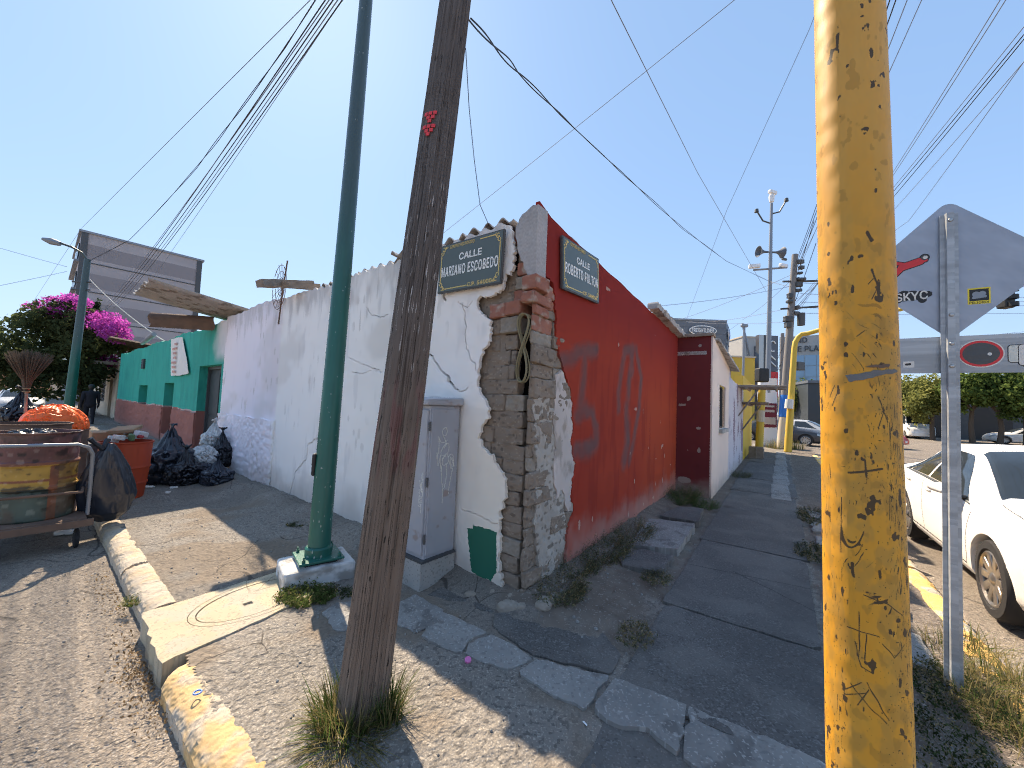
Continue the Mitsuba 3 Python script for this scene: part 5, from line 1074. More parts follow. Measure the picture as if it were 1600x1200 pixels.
# palm broom standing upright in the cart
kb = thing('palm_broom', 'tall brown palm broom standing upright in the refuse cart', 'broom')
bb = np.array((-6.175, 4.900, 1.510)); st = []
r_ = np.random.default_rng(3)
for q in range(420):
    a, e = r_.uniform(0, 6.28), math.sqrt(r_.random()); tp = bb + [.21 * e * math.cos(a), .21 * e * math.sin(a), .46 + .1 * r_.random() - .06 * e]; md = bb + [.05 * e * math.cos(a), .05 * e * math.sin(a), .15]
    st.append(tube([bb + [.018 * e * math.cos(a), .018 * e * math.sin(a), 0], md, tp], [.004, .004, .0025], 3, False))
part(kb, 'bristles', cat(st), 'bark'); part(kb, 'stick', tube([bb + [0, 0, .08], bb + [.02, .02, -.9]], .014, 8), 'old_timber')
for z in (.0, .04, .1): part(kb, 'binding', tube([bb + [.03 * math.cos(t), .03 * math.sin(t), z] for t in np.linspace(0, 6.3, 14)], .006, 5), 'rope')
kx = thing('bucket', 'whitish bucket with a coral red rim at the left edge behind the drums', 'bucket'); bk_ = np.array((-6.022, 4.600, 1.050)); part(kx, 'shell', lathe([(0, -.28), (.16, -.28), (.20, 0), (.19, 0), (.15, -.26)], 28, bk_), 'paper_white', 40); part(kx, 'lid', lathe([(.0, .03), (.2, .02), (.215, .0), (.21, -.03), (.2, -.03)], 28, bk_), 'orange_bag', 40)
bag('rubbish_bag', 'dark bag hanging behind the palm broom', (*[float(x) for x in ((lambda p: ((p[:2] - C0) @ uL, (p[:2] - C0) @ nL))(np.array((-7.113, 5.600, 1.235))))], .95), np.array([.25, .2, .24]), 'black_bag', 41)

# ------------------------------------------------------------ cars
SEDAN = dict(L=4.8, W=1.80, wb=2.76, wr=.335, xf=1.42,
    top=[(-2.40, .62), (-2.36, .86), (-2.25, 1.00), (-1.95, 1.06), (-1.70, 1.09), (-1.30, 1.27), (-.85, 1.405), (-.30, 1.455), (.15, 1.435), (.45, 1.35), (.85, 1.14), (1.15, .985), (1.6, .925), (2.0, .84), (2.25, .70), (2.38, .52)],
    belt=[(-2.40, .60), (-2.3, .88), (-1.8, .99), (-.8, .965), (.4, .92), (1.1, .86), (1.8, .79), (2.2, .66), (2.38, .50)],
    half=[(-2.40, .62), (-2.3, .78), (-2.0, .86), (-1.3, .90), (0, .895), (1.2, .90), (1.7, .88), (2.05, .80), (2.25, .66), (2.38, .45)],
    roof=[(-2.4, .5), (-1.9, .66), (-1.2, .60), (-.4, .575), (.2, .575), (.7, .64), (1.15, .70), (1.6, .70), (2.1, .55), (2.38, .35)],
    side=[(-1.62, .66)], ws=(.20, 1.12), rw=(-1.72, -.92))
VAN = dict(L=5.6, W=2.0, wb=3.4, wr=.35, xf=1.75,
    top=[(-2.8, 2.2), (-2.7, 2.52), (-1.5, 2.58), (.8, 2.52), (1.15, 2.38), (1.55, 1.85), (1.95, 1.38), (2.4, 1.12), (2.7, .95), (2.8, .6)],
    belt=[(-2.8, 1.3), (0, 1.3), (1.9, 1.25), (2.5, 1.02), (2.8, .55)], half=[(-2.8, .95), (-2.5, 1.0), (1.8, 1.0), (2.4, .95), (2.7, .82), (2.8, .7)],
    roof=[(-2.8, .8), (0, .82), (1.2, .78), (1.9, .85), (2.8, .6)], side=[(.3, 1.7)], ws=(1.12, 1.98), rw=None)
def car_surf(sp):
    f = {n: PchipInterpolator(*np.array(sp[n]).T) for n in ('top', 'belt', 'half', 'roof')}
    def section(x):
        zt = float(f['top'](x)); zb = min(float(f['belt'](x)), zt - .02); w = float(f['half'](x)); r_ = min(float(f['roof'](x)), w * .97)
        z0 = .20 + max(0, abs(x) - (sp['L'] / 2 - .45)) * .18; mid = z0 + (zb - z0) * .55
        gh = zt - zb; re_ = zt - min(.07, gh * .35)
        return np.array([(0, z0), (w * .80, z0), (w * .93, z0 + .03), (w * .975, z0 + .10), (w * .985, z0 + (zb - z0) * .3), (w * 1.0, mid), (w * .995, z0 + (zb - z0) * .75), (w * .975, zb - .04), (w * .945, zb),
                         (w * .945 + (r_ - w * .945) * .33, zb + (re_ - zb) * .36), (w * .945 + (r_ - w * .945) * .68, zb + (re_ - zb) * .70), (r_, re_), (r_ * .90, zt - min(.025, gh * .12)), (r_ * .5, zt - .002), (0, zt + .006)])
    return section
def car_body(sp):
    sec = car_surf(sp); xs = np.concatenate([[-sp['L'] / 2 + .001], np.linspace(-sp['L'] / 2 + .03, sp['L'] / 2 - .05, 90), [sp['top'][-1][0]]]); V = []
    for x in xs:
        s = sec(x); ring = np.vstack([s, (s * [-1, 1])[-2:0:-1]]); V.append(np.column_stack([np.full(len(ring), x), ring[:, 0], ring[:, 1]]))
    V = np.array(V); a, b = V.shape[:2]
    i, j = np.meshgrid(np.arange(a - 1), np.arange(b), indexing='ij'); q = np.stack([i * b + j, i * b + (j + 1) % b, (i + 1) * b + (j + 1) % b, (i + 1) * b + j], -1).reshape(-1, 4)
    f = np.vstack([q[:, [0, 1, 2]], q[:, [0, 2, 3]]]); v = np.vstack([V.reshape(-1, 3), V[0].mean(0), V[-1].mean(0)]); n = a * b
    jj = np.arange(b); f = np.vstack([f, np.stack([np.full(b, n), (jj + 1) % b, jj], 1), np.stack([np.full(b, n + 1), (a - 1) * b + jj, (a - 1) * b + (jj + 1) % b], 1)])
    m = trimesh.Trimesh(v, f, process=False)
    if m.volume < 0: m.invert()
    man = mman(m)
    for x in (sp['xf'], sp['xf'] - sp['wb']):
        for sgn in (-1, 1):
            c = m3.Manifold.cylinder(.34, sp['wr'] + .045, sp['wr'] + .045, 40, True).rotate([90, 0, 0]).translate([x, sgn * (sp['W'] / 2 - .05), sp['wr'] - .005]); man = man - c
    return mtri(man), sec
def side_patch(sec, x0, x1, t0, t1, off, nx=26, nt=7, sgn=1, x0b=None, x1b=None):
    """panel lying on the greenhouse side between section fractions t (8 = belt .. 11 = roof edge)"""
    V = []
    for t in np.linspace(t0, t1, nt):
        fa = (t - t0) / (t1 - t0 + 1e-9); a = x0 + ((x0b if x0b is not None else x0) - x0) * fa; b = x1 + ((x1b if x1b is not None else x1) - x1) * fa
        for x in np.linspace(a, b, nx):
            s = sec(x); k_ = min(int(t), len(s) - 2); p = s[k_] + (s[k_ + 1] - s[k_]) * (t - k_); V.append([x, p[0] * sgn, p[1]])
    V = np.array(V).reshape(nt, nx, 3)
    du, dv = np.gradient(V, axis=1), np.gradient(V, axis=0); nn = np.cross(du, dv); nn /= np.linalg.norm(nn, axis=2, keepdims=True) + 1e-9
    if (nn[..., 1] * sgn).mean() < 0 if abs(nn[..., 1].mean()) > .3 else nn[..., 2].mean() < 0: nn = -nn
    O = (V + nn * off).reshape(-1, 3); I = (V + nn * (off - .006)).reshape(-1, 3); i, j = np.meshgrid(np.arange(nt - 1), np.arange(nx - 1), indexing='ij'); k_ = i * nx + j
    q = np.stack([k_, k_ + 1, k_ + nx + 1, k_ + nx], -1).reshape(-1, 4)
    m = tm(np.vstack([O, I]), np.vstack([q[:, [0, 1, 2]], q[:, [0, 2, 3]], q[:, [0, 2, 1]] + len(O), q[:, [0, 3, 2]] + len(O)]))
    return m
def top_patch(sec, x0, x1, off, t0=11.0, nx=20):
    V = []
    for x in np.linspace(x0, x1, nx):
        s = sec(x); ts = np.linspace(t0, 14, 9); ys = [s[min(int(t), 13)] + (s[min(int(t), 13) + 1] - s[min(int(t), 13)]) * (t - min(int(t), 13)) for t in ts]
        row = [[x, p[0], p[1]] for p in ys] + [[x, -p[0], p[1]] for p in ys[-2::-1]]; V.append(row)
    V = np.array(V); du, dv = np.gradient(V, axis=1), np.gradient(V, axis=0); nn = np.cross(du, dv); nn /= np.linalg.norm(nn, axis=2, keepdims=True); nn *= np.sign(nn[..., 2:3])
    O = (V + nn * off).reshape(-1, 3); nt, nx_ = V.shape[:2]; i, j = np.meshgrid(np.arange(nt - 1), np.arange(nx_ - 1), indexing='ij'); k_ = i * nx_ + j
    q = np.stack([k_, k_ + 1, k_ + nx_ + 1, k_ + nx_], -1).reshape(-1, 4); return tm(O, np.vstack([q[:, [0, 1, 2]], q[:, [0, 2, 3]]]))
def tyre(r, w=.21):
    p = [(r * .68, -w / 2 + .02), (r * .75, -w / 2), (r * .94, -w / 2 + .005), (r * .985, -w / 2 + .025), (r, -w / 2 + .05), (r, w / 2 - .05), (r * .985, w / 2 - .025), (r * .94, w / 2 - .005), (r * .75, w / 2), (r * .68, w / 2 - .02), (r * .68, -w / 2 + .02)]
    return lathe(p, 48)
def rim(r, w=.21, spokes=10):
    R_ = r * .70; ms = [lathe([(R_, w / 2 - .012), (R_ - .012, w / 2 - .004), (R_ - .03, w / 2 - .02), (R_ - .04, w / 2 - .10), (R_ - .04, -w / 2)], 48)]
    for q in range(spokes):
        a = q * 2 * math.pi / spokes; wd = .030; b = [m3.Manifold.sphere(.008, 8).translate([.045, s * .022, w / 2 - .03]) for s in (-1, 1)] + [m3.Manifold.sphere(.008, 8).translate([R_ - .02, s * wd, w / 2 - .022]) for s in (-1, 1)] + [m3.Manifold.sphere(.008, 8).translate([R_ * .6, 0, w / 2 - .07])]
        ms.append(mtri(m3.Manifold.batch_hull(b).rotate([0, 0, math.degrees(a)])))
    ms.append(lathe([(0, w / 2 - .005), (.03, w / 2 - .006), (.055, w / 2 - .02), (.06, w / 2 - .06)], 24)); return cat(ms)
def make_car(name, label, sp, pos, yaw, paint, group=None, near=False):
    k = thing(name, label, 'car' if sp is SEDAN else 'van', group)
    c, s = math.cos(yaw), math.sin(yaw); Rm = np.array([[c, -s, 0], [s, c, 0], [0, 0, 1]])
    def put(m): return tm(m.vertices @ Rm.T + np.asarray(pos), m.faces)
    body, sec = car_body(sp)
    part(k, 'body', put(body), paint, 38)
    x0, x1 = sp['side'][0]
    for sgn in (-1, 1):
        if sp is SEDAN:
            part(k, 'window', put(side_patch(sec, -1.22, -.50, 8.25, 10.75, .005, sgn=sgn, x0b=-.92, x1b=-.50)), 'car_glass', 40)
            part(k, 'window', put(side_patch(sec, -.42, .84, 8.25, 10.75, .005, sgn=sgn, x1b=.16)), 'car_glass', 40)
            part(k, 'quarter_window', put(side_patch(sec, -1.46, -1.27, 8.25, 10.4, .005, sgn=sgn, x0b=-1.02, x1b=-.97)), 'car_glass', 40)
            if near:
                for xx in (-1.30, -.46, .92):
                    part(k, 'door_seam', put(side_patch(sec, xx, xx + .008, 3.2, 8.0 if xx != .92 else 7.6, .0015, nx=2, nt=22, sgn=sgn, x0b=xx + (.12 if xx == .92 else -.06), x1b=xx + (.128 if xx == .92 else -.052))), 'black', 40)
                part(k, 'door_seam', put(side_patch(sec, -1.30, .92, 3.15, 3.25, .0015, nx=30, nt=2, sgn=sgn)), 'black')
                part(k, 'window_trim', put(side_patch(sec, -1.50, .90, 8.05, 8.22, .007, nx=40, nt=2, sgn=sgn)), 'steel_dark')
                for xx in (-1.12, -.25):
                    s_ = sec(xx); hm = rbox(.19, .03, .032, .012); hm.apply_translation([xx, sgn * (s_[7][0] + .012), s_[7][1] - .06]); part(k, 'door_handle', put(hm), paint, 40)
                s_ = sec(.72); mm = m3.Manifold.batch_hull([m3.Manifold.sphere(.055, 16).translate([.70, sgn * (s_[8][0] + .10), s_[8][1] + .10]), m3.Manifold.sphere(.045, 16).translate([.66, sgn * (s_[8][0] + .20), s_[8][1] + .105]), m3.Manifold.sphere(.03, 12).translate([.78, sgn * (s_[8][0] + .15), s_[8][1] + .08])])
                part(k, 'mirror', put(mtri(mm)), paint, 60); part(k, 'mirror_foot', put(tube([[.74, sgn * (s_[8][0] - .02), s_[8][1] + .03], [.72, sgn * (s_[8][0] + .09), s_[8][1] + .06]], .025, 8)), 'black')
        else: part(k, 'window', put(side_patch(sec, .55, 1.75, 8.2, 10.4, .006, sgn=sgn, x1b=1.2)), 'car_glass', 40)
        xh = sp['L'] / 2 - .25
        hl = side_patch(sec, xh - .22, xh + .10, 6.2, 7.8, .004, sgn=sgn, nx=12); part(k, 'headlight', put(hl), 'alloy', 40)
        tl = side_patch(sec, -sp['L'] / 2 + .02, -sp['L'] / 2 + .2, 6.0, 7.9, .004, sgn=sgn, nx=10); part(k, 'tail_light', put(tl), 'tail_red', 40)
        if near: part(k, 'indicator', put(side_patch(sec, xh - .10, xh + .0, 6.4, 7.2, .009, sgn=sgn, nx=8)), 'orange_bag', 40)
    part(k, 'windscreen', put(top_patch(sec, sp['ws'][0] + .06, sp['ws'][1] - .08, .005, 11.25)), 'car_glass', 60)
    if sp['rw']: part(k, 'rear_window', put(top_patch(sec, sp['rw'][0] + .08, sp['rw'][1] - .06, .005, 11.3)), 'car_glass', 60)
    part(k, 'bumper_grille', put(tm(*(lambda b: (b.vertices + [sp['L'] / 2 - .10, 0, .42], b.faces))(rbox(.12, .8, .16, .03)))), 'black', 40)
    part(k, 'number_plate', put(tm(*(lambda b: (b.vertices + [sp['L'] / 2 - .02, 0, .42], b.faces))(rbox(.02, .3, .11, .005)))), 'paper_white')
    if near:
        part(k, 'wiper', put(tube([[1.02, -.45, float(sec(1.02)[13][1]) + .02], [.95, .15, float(sec(.95)[13][1]) + .02]], .008, 6)), 'black')
        for sgn in (-1, 1):
            part(k, 'bonnet_seam', put(tm(*(lambda mm: (mm.vertices, mm.faces))(tube([[x, sgn * sec(x)[11][0] * 1.0, sec(x)[11][1] + .002] for x in np.linspace(1.12, 2.15, 14)], .004, 5)))), 'black')
    part(k, 'underbody', put(tm(*(lambda b: (b.vertices + [0, 0, .27], b.faces))(rbox(sp['L'] * .86, sp['W'] * .72, .2, .05)))), 'rubber')
    for x in (sp['xf'], sp['xf'] - sp['wb']):
        for sgn in (-1, 1):
            t_ = tyre(sp['wr']); r_ = rim(sp['wr'])
            for m_ in (t_, r_):
                m_.apply_transform(trimesh.transformations.rotation_matrix(-sgn * math.pi / 2, [1, 0, 0])); m_.apply_translation([x, sgn * (sp['W'] / 2 - .125), sp['wr']])
            w = part(k, 'wheel', put(t_), 'rubber', 40); part(w, 'rim', put(r_), 'alloy', 40)
            part(w, 'brake_disc', put(tm(*(lambda b: (b.vertices + [x, sgn * (sp['W'] / 2 - .19), sp['wr']], b.faces))(trimesh.creation.cylinder(sp['wr'] * .62, .02, 32, transform=trimesh.transformations.rotation_matrix(math.pi / 2, [1, 0, 0]))))), 'steel_dark')
    return k
YR = math.atan2(-uR[1], -uR[0])           # facing the camera along the right street
fa = (2.685, 3.280); ra = (5.196, 3.154)
cs = fa[0] + 1.42 - .0; cn = .5 * (fa[1] + ra[1]) + .9 - .13
p = Rw(fa[0] + 1.36, cn + .07, -.10)
make_car('parked_car', 'white saloon car parked along the yellow kerb behind the road sign post', SEDAN, p, YR, 'car_white', near=True)
for nm, c_ in [('car_red', (.45, .02, .015)), ('car_grey', (.10, .11, .12)), ('car_silver', (.35, .37, .39)), ('car_black', (.02, .02, .024))]:
    scene[nm] = {'type': 'twosided', 'bsdf': {'type': 'principled', 'base_color': {'type': 'rgb', 'value': list(c_)}, 'roughness': .3, 'clearcoat': 1.0}}
cross = math.atan2(nR[1], nR[0])
make_car('parked_van', 'white van with dark grille facing us far across the right street', VAN, (*(39.811, 38.126), -.13), YR + .05, 'car_white')
make_car('distant_car', 'bright red car parked under the trees far across the street', SEDAN, (*(58.134, 51.409), -.13), YR + .5, 'car_red')
make_car('distant_car', 'small white saloon seen side on far right beyond the trees', SEDAN, (44.2, 33.0, -.13), cross + math.pi, 'car_white')
for (a, b_, yw_, mt, lb) in [(30.0, 3.0, YR + 1.3, 'car_silver', 'silver car behind the motorcycle past the far yellow post'), (36.5, 6.2, YR + 1.4, 'car_silver', 'silver car in the second row past the far yellow post'), (27.5, -.8, cross, 'car_white', 'white car on the cross street behind the information totem'), (26.0, 1.4, cross, 'car_black', 'black car on the cross street beside the grey utility pole'), (30.5, 5.6, YR + 1.1, 'car_red', 'dark red car beside the motorcycle far down the right street')]:
    make_car('distant_car', lb, SEDAN, Rw(a, b_, -.13), yw_, mt)
for (a, b_, yw_, mt, lb) in [(34.0, 2.75, math.atan2(-uL[1], -uL[0]), 'car_silver', 'pale blue grey car facing us at the far left edge of the left street'), (42.0, 3.0, math.atan2(-uL[1], -uL[0]), 'car_white', 'white car behind the pale blue grey one at the left')]:
    make_car('distant_car', lb, SEDAN, Lw(a, b_, -.13), yw_, mt)
# motorcycle
def motorcycle(pos, yaw):
    k = thing('motorcycle', 'black motorcycle parked at the far kerb past the yellow post', 'motorcycle'); c, s = math.cos(yaw), math.sin(yaw); Rm = np.array([[c, -s, 0], [s, c, 0], [0, 0, 1]])
    put = lambda m: tm(m.vertices @ Rm.T + np.asarray(pos), m.faces)
    for x in (-.66, .66):
        w = lathe([(.24, -.05), (.29, -.05), (.31, 0), (.29, .05), (.24, .05), (.24, -.05)], 32); w.apply_transform(trimesh.transformations.rotation_matrix(math.pi / 2, [1, 0, 0])); w.apply_translation([x, 0, .31]); wk = part(k, 'wheel', put(w), 'rubber', 40)
        part(wk, 'spokes', put(cat([tube([[x, 0, .31], [x + .25 * math.cos(t), 0, .31 + .25 * math.sin(t)]], .008, 5) for t in np.linspace(0, 6.28, 11)[:-1]])), 'alloy')
    hull = lambda ps: mtri(m3.Manifold.batch_hull([m3.Manifold.sphere(r_, 12).translate(p_) for *p_, r_ in ps]))
    part(k, 'tank', put(hull([(.28, 0, .82, .11), (-.05, 0, .80, .13), (.1, 0, .88, .10)])), 'car_black', 50); part(k, 'seat', put(hull([(-.1, 0, .80, .10), (-.62, 0, .86, .08), (-.75, 0, .88, .05)])), 'black', 50)
    part(k, 'engine', put(hull([(.05, 0, .45, .16), (-.2, 0, .42, .14), (.1, 0, .62, .10)])), 'grey_metal', 50); part(k, 'fork', put(cat([tube([[.66, y, .31], [.42, y, .98]], .025, 8) for y in (-.07, .07)])), 'alloy')
    part(k, 'handlebar', put(tube([[.36, -.36, 1.05], [.40, -.2, 1.08], [.42, 0, 1.0], [.40, .2, 1.08], [.36, .36, 1.05]], .018, 8)), 'black'); part(k, 'headlight', put(hull([(.5, 0, .9, .09), (.56, 0, .9, .07)])), 'alloy', 50)
    part(k, 'frame_tube', put(cat([tube([[.42, 0, .9], [.0, 0, .35], [-.4, 0, .4], [-.66, 0, .31]], .025, 8), tube([[-.66, .08, .31], [-.5, .08, .8]], .02, 6)])), 'black'); part(k, 'exhaust', put(tube([[.1, .14, .4], [-.3, .16, .32], [-.85, .18, .42]], .035, 10)), 'alloy', 40)
motorcycle((*(19.611, 25.916), -.13), cross + .5)

# ------------------------------------------------------------ person walking away on the left pavement
def person(pos, yaw, H_):
    k = thing('person', 'person in dark jacket and dark trousers walking away along the left pavement', 'person'); c, s = math.cos(yaw), math.sin(yaw); Rm = np.array([[c, -s, 0], [s, c, 0], [0, 0, 1]]) * H_ / 1.75
    put = lambda m: tm(m.vertices @ Rm.T + np.asarray(pos), m.faces)
    def chain(bones):
        a = m3.Manifold()
        for p, q in bones: a = a + m3.Manifold.hull(m3.Manifold.sphere(p[3], 16).translate(list(p[:3])) + m3.Manifold.sphere(q[3], 16).translate(list(q[:3])))
        m = mtri(a.refine_to_length(.04)); m.merge_vertices(); return trimesh.smoothing.filter_taubin(m, iterations=8)
    hip, chest = (0, 0, .94, .14), (.02, 0, 1.30, .155)
    body = [(hip, chest), ((.0, .07, .93, .12), (.0, -.07, .93, .12)), ((.02, .17, 1.40, .07), (.02, -.17, 1.40, .07)), (chest, (.03, 0, 1.47, .07)), ((.03, 0, 1.47, .055), (.06, 0, 1.58, .055)), ((.07, 0, 1.62, .09), (.06, 0, 1.67, .095))]
    for sg, fx_ in ((1, .22), (-1, -.2)):
        body += [((0, sg * .09, .92, .10), (fx_ * .45, sg * .09, .50, .065)), ((fx_ * .45, sg * .09, .50, .062), (fx_ * .9 - .05, sg * .09, .09, .042)), ((fx_ * .9 - .06, sg * .09, .05, .045), (fx_ * .9 + .14, sg * .10, .04, .035))]
        body += [((.02, sg * .20, 1.40, .065), (.0 - fx_ * .25, sg * .235, 1.12, .055)), ((-fx_ * .25, sg * .235, 1.12, .052), (-fx_ * .3 + .12, sg * .25, .90, .034)), ((-fx_ * .3 + .12, sg * .25, .88, .036), (-fx_ * .3 + .15, sg * .24, .80, .03))]
        for f_ in range(4): body.append(((-fx_ * .3 + .13 + .012 * f_, sg * .24, .80, .012), (-fx_ * .3 + .15 + .012 * f_, sg * .23, .735 + .006 * f_, .009)))
    part(k, 'body', put(chain(body)), 'dark_cloth', True)
    part(k, 'hair', put(chain([((.05, 0, 1.665, .097), (.045, 0, 1.60, .082))])), 'black', True)
    part(k, 'jacket', put(chain([((0, 0, .92, .165), (.02, 0, 1.33, .17)), ((.02, .15, 1.38, .085), (.02, -.15, 1.38, .085))])), 'dark_cloth', True)
pm = (26.157, 0.751)
person(Lw(21.5, .92, 0), math.atan2(uL[1], uL[0]), 1.72)

# ------------------------------------------------------------ teal house along the left street
th_ = thing('teal_house', 'low teal house with a brick red dado joining the white wall', 'house')
DOOR = sbox(8.32, -.1, 10.05, 2.22)
N1_ = sbox(12.55, .30, 13.75, 1.82); N2_ = sbox(16.4, 1.06, 18.0, 1.75)
tt = [(s, 3.16 + .03 * math.sin(s * 1.7) + .02 * math.sin(s * 9)) for s in np.arange(23.4, 8.14, -.2)]
tp = Polygon([(8.15, -.12), (23.4, -.12)] + tt + [(8.15, 3.2)]).difference(unary_union([DOOR, N1_, N2_])).buffer(0)
part(th_, 'front_wall', wallprism(ML, tp, -.36, -.03), 'teal_plaster')
gg = trimesh.creation.box(extents=[1, 1, 1])
dd = []
for a, b in [(10.07, 12.5), (13.8, 23.4)]:
    g = trimesh.creation.box(extents=[b - a, .04, 1.18]).subdivide_to_size(.09); g.merge_vertices(); v = g.vertices + [(a + b) / 2, -.022, .49]; v[:, 1] += (v[:, 1] > -.01) * .05 * (meshkit.fbm(v * [9, 2, 9], 3, 5) - .5); dd.append(tm(W(ML, v), g.faces))
part(th_, 'dado', cat(dd), 'teal_plaster', 50)
part(th_, 'end_wall', bx(ML, 23.1, 23.4, -6, -.36, -.1, 3.1), 'teal_plaster')
part(th_, 'rooms', bx(ML, 8.15, 23.1, -6, -.40, -.1, 2.95), 'painted_dark')
dr_ = part(th_, 'door', bx(ML, 8.36, 10.02, -.30, -.26, -.05, 2.19), 'dark_door', label='dark grey double steel door set back in the teal wall')
part(dr_, 'frame', cat(bx(ML, 8.32, 8.39, -.31, -.20, -.05, 2.22), bx(ML, 9.99, 10.05, -.31, -.20, -.05, 2.22), bx(ML, 8.39, 9.99, -.31, -.20, 2.15, 2.22)), 'steel_dark')
for a, b in [(8.45, 9.15), (9.25, 9.95)]:
    for z0, z1 in [(.1, 1.0), (1.08, 2.05)]: part(dr_, 'panel', bx(ML, a, b, -.262, -.245, z0, z1), 'dark_door')
part(th_, 'niche_back', bx(ML, 12.5, 13.8, -.35, -.30, .2, 1.9), 'dark_door'); part(th_, 'niche_back', bx(ML, 16.3, 18.1, -.35, -.28, 1.0, 1.8), 'teal_plaster')
part(th_, 'vent', bx(ML, 17.2, 17.6, -.03, .03, 2.35, 2.7), 'dark_door')
BN = [(13.026, 3.089), (11.750, 3.067), (10.758, 2.046), (12.707, 2.007)]
bn = Polygon(jag([tuple(p) for p in BN], .01, .3, 6, True)).buffer(0)
m = wallprism(ML, bn, .0, .006).subdivide_to_size(.25); v = (m.vertices - OO) @ np.linalg.inv(ML); v[:, 1] += .05 * (meshkit.fbm(v * [1.2, 1, 2], 2, 6)); 
k = thing('banner', 'faded pale paper banner hanging crooked on the teal wall', 'banner'); part(k, 'sheet', tm(W(ML, v), m.faces), 'paper_white')
bl_ = []
for q in range(7): bl_.append(sbox(12.1, 2.1 + q * .13, 12.1 + .3 + .1 * (q % 3), 2.16 + q * .13))
M('faded_print', (.50, .28, .24), .8); part(k, 'faded_print', wallprism(ML, unary_union(bl_).intersection(bn.buffer(-.03)), .062, .066), 'faded_print')
# sheets jutting out over the pavement from the wall top
sh1 = thing('roof_sheet', 'rusty corrugated roof sheet jutting far out over the pavement above the door', 'roof sheet')
own(sh1, corrugated(ML, 7.7, 9.5, 1.35, -1.6, 3.62, 3.2, pitch=.15, amp=.025, ragged=.12, seed=4), 'roof_sheet', 40)
sh2 = thing('roof_sheet', 'curled dark metal sheet hanging below the jutting roof sheet', 'roof sheet')
cv = []
for t in np.linspace(0, 1, 2): 
    cv.append([Lw(9.9 - .9 * t + .1 * math.cos(a), .95 * (1 - t) + .02 + .02 * math.sin(a * 3), 3.16 + .17 * math.sin(a)) for a in np.linspace(-.4, 4.4, 18)])
cv = np.array(cv); nn_ = 18; q = np.array([[j, j + 1, nn_ + j + 1, nn_ + j] for j in range(nn_ - 1)]); own(sh2, (cv.reshape(-1, 3), q), 'rusty_metal', True)
# cream house, gate and porch beyond
gt = thing('metal_gate', 'dark metal gate between the teal house and the cream doorway', 'gate')
for q in range(5): part(gt, 'bar_panel', bx(ML, 23.45 + q * .42, 23.83 + q * .42, -.30, -.24, .0, 2.5), 'steel_dark')
part(gt, 'frame', cat(bx(ML, 23.4, 25.6, -.34, -.31, 0, .1), bx(ML, 23.4, 25.6, -.34, -.31, 2.4, 2.55)), 'steel_dark')
ch = thing('cream_house', 'cream doorway house half hidden by the bougainvillea', 'house')
part(ch, 'front_wall', wallprism(ML, sbox(25.6, -.1, 40, 3.0).difference(unary_union([sbox(27, -.1, 28.2, 2.1), sbox(30, .8, 33, 2.3)])), -.5, -.2), 'cream_wall')
part(ch, 'door', bx(ML, 27, 28.2, -.45, -.35, -.1, 2.1), 'old_timber'); part(ch, 'window', bx(ML, 30, 33, -.45, -.35, .8, 2.3), 'painted_dark')
part(ch + '__window', 'grille', cat([tube([Lw(30, -.25, .8 + .3 * q), Lw(33, -.25, 1.1 + .3 * q)], .02, 5) for q in range(5)] + [tube([Lw(30, -.25, 1.1 + .3 * q), Lw(33, -.25, .8 + .3 * q)], .02, 5) for q in range(5)]), 'black')
part(ch, 'porch_roof', bx(ML, 25.6, 33, -.6, .7, 2.75, 2.9), 'old_timber'); part(ch, 'body', bx(ML, 25.6, 40, -8, -.52, -.1, 2.95), 'cream_wall')
# tin porch roof over the teal house end
for q in range(3): part(ch, 'roof_sheet', corrugated(ML, 23.0 + q * 2.2, 25.3 + q * 2.2, .4, -3, 3.9 + .05 * q, 3.5, seed=q), 'rusty_metal', 40)
k = thing('metal_tube', 'pale metal tube lying on the roof edge at the end of the teal house', 'tube'); own(k, tube([Lw(19.5, -.2, 3.45), Lw(15.2, .1, 3.42)], .07, 8), 'grey_metal')

# ------------------------------------------------------------ foliage
def crown(blobs, n, size, seed, cols, sparse=.0, hole=1.9):
    """many leaf-sized faces spread in clumps through the volume of ellipsoids (x, y, z, rx, ry, rz)"""
    r_ = np.random.default_rng(seed); vol = np.array([b[3] * b[4] * b[5] for b in blobs]) ** .8; pick = r_.choice(len(blobs), n * 2, p=vol / vol.sum()); B = np.array(blobs)[pick]
    d = r_.normal(0, 1, (n * 2, 3)); d /= np.linalg.norm(d, axis=1, keepdims=True); rr = r_.random(n * 2)[:, None] ** .42
    p = B[:, :3] + d * rr * B[:, 3:6]
    den = meshkit.fbm(p * hole / max(.6, np.mean(B[:, 3])) * 1.6, 3, seed); keep = den > .44 + sparse; p, d, rr = p[keep][:n], d[keep][:n], rr[keep][:n]; n = len(p)
    a = r_.normal(0, 1, (n, 3)) + [0, 0, -.3]; a /= np.linalg.norm(a, axis=1, keepdims=True); b = np.cross(a, r_.normal(0, 1, (n, 3))); b /= np.linalg.norm(b, axis=1, keepdims=True)
    s = size * r_.uniform(.6, 1.4, (n, 1))
    V = np.stack([p, p + a * s * .5 + b * s * .3, p + a * s, p + a * s * .5 - b * s * .3], 1).reshape(-1, 3); o = np.arange(n) * 4
    F = np.vstack([np.stack([o, o + 1, o + 2], 1), np.stack([o, o + 2, o + 3], 1)])
    tone = meshkit.fbm(p * .9, 2, seed + 5)[:, None]; c = np.array(cols[0]) + (np.array(cols[1]) - np.array(cols[0])) * np.clip(tone * 1.6 - .3 + r_.normal(0, .12, (n, 1)), 0, 1)
    if len(cols) > 2: fl = (r_.random(n) < cols[3]) & (d[:, 2] > -.4); c[fl] = np.array(cols[2]) * r_.uniform(.6, 1.3, (fl.sum(), 1))
    return V, F, np.repeat(c, 4, 0)
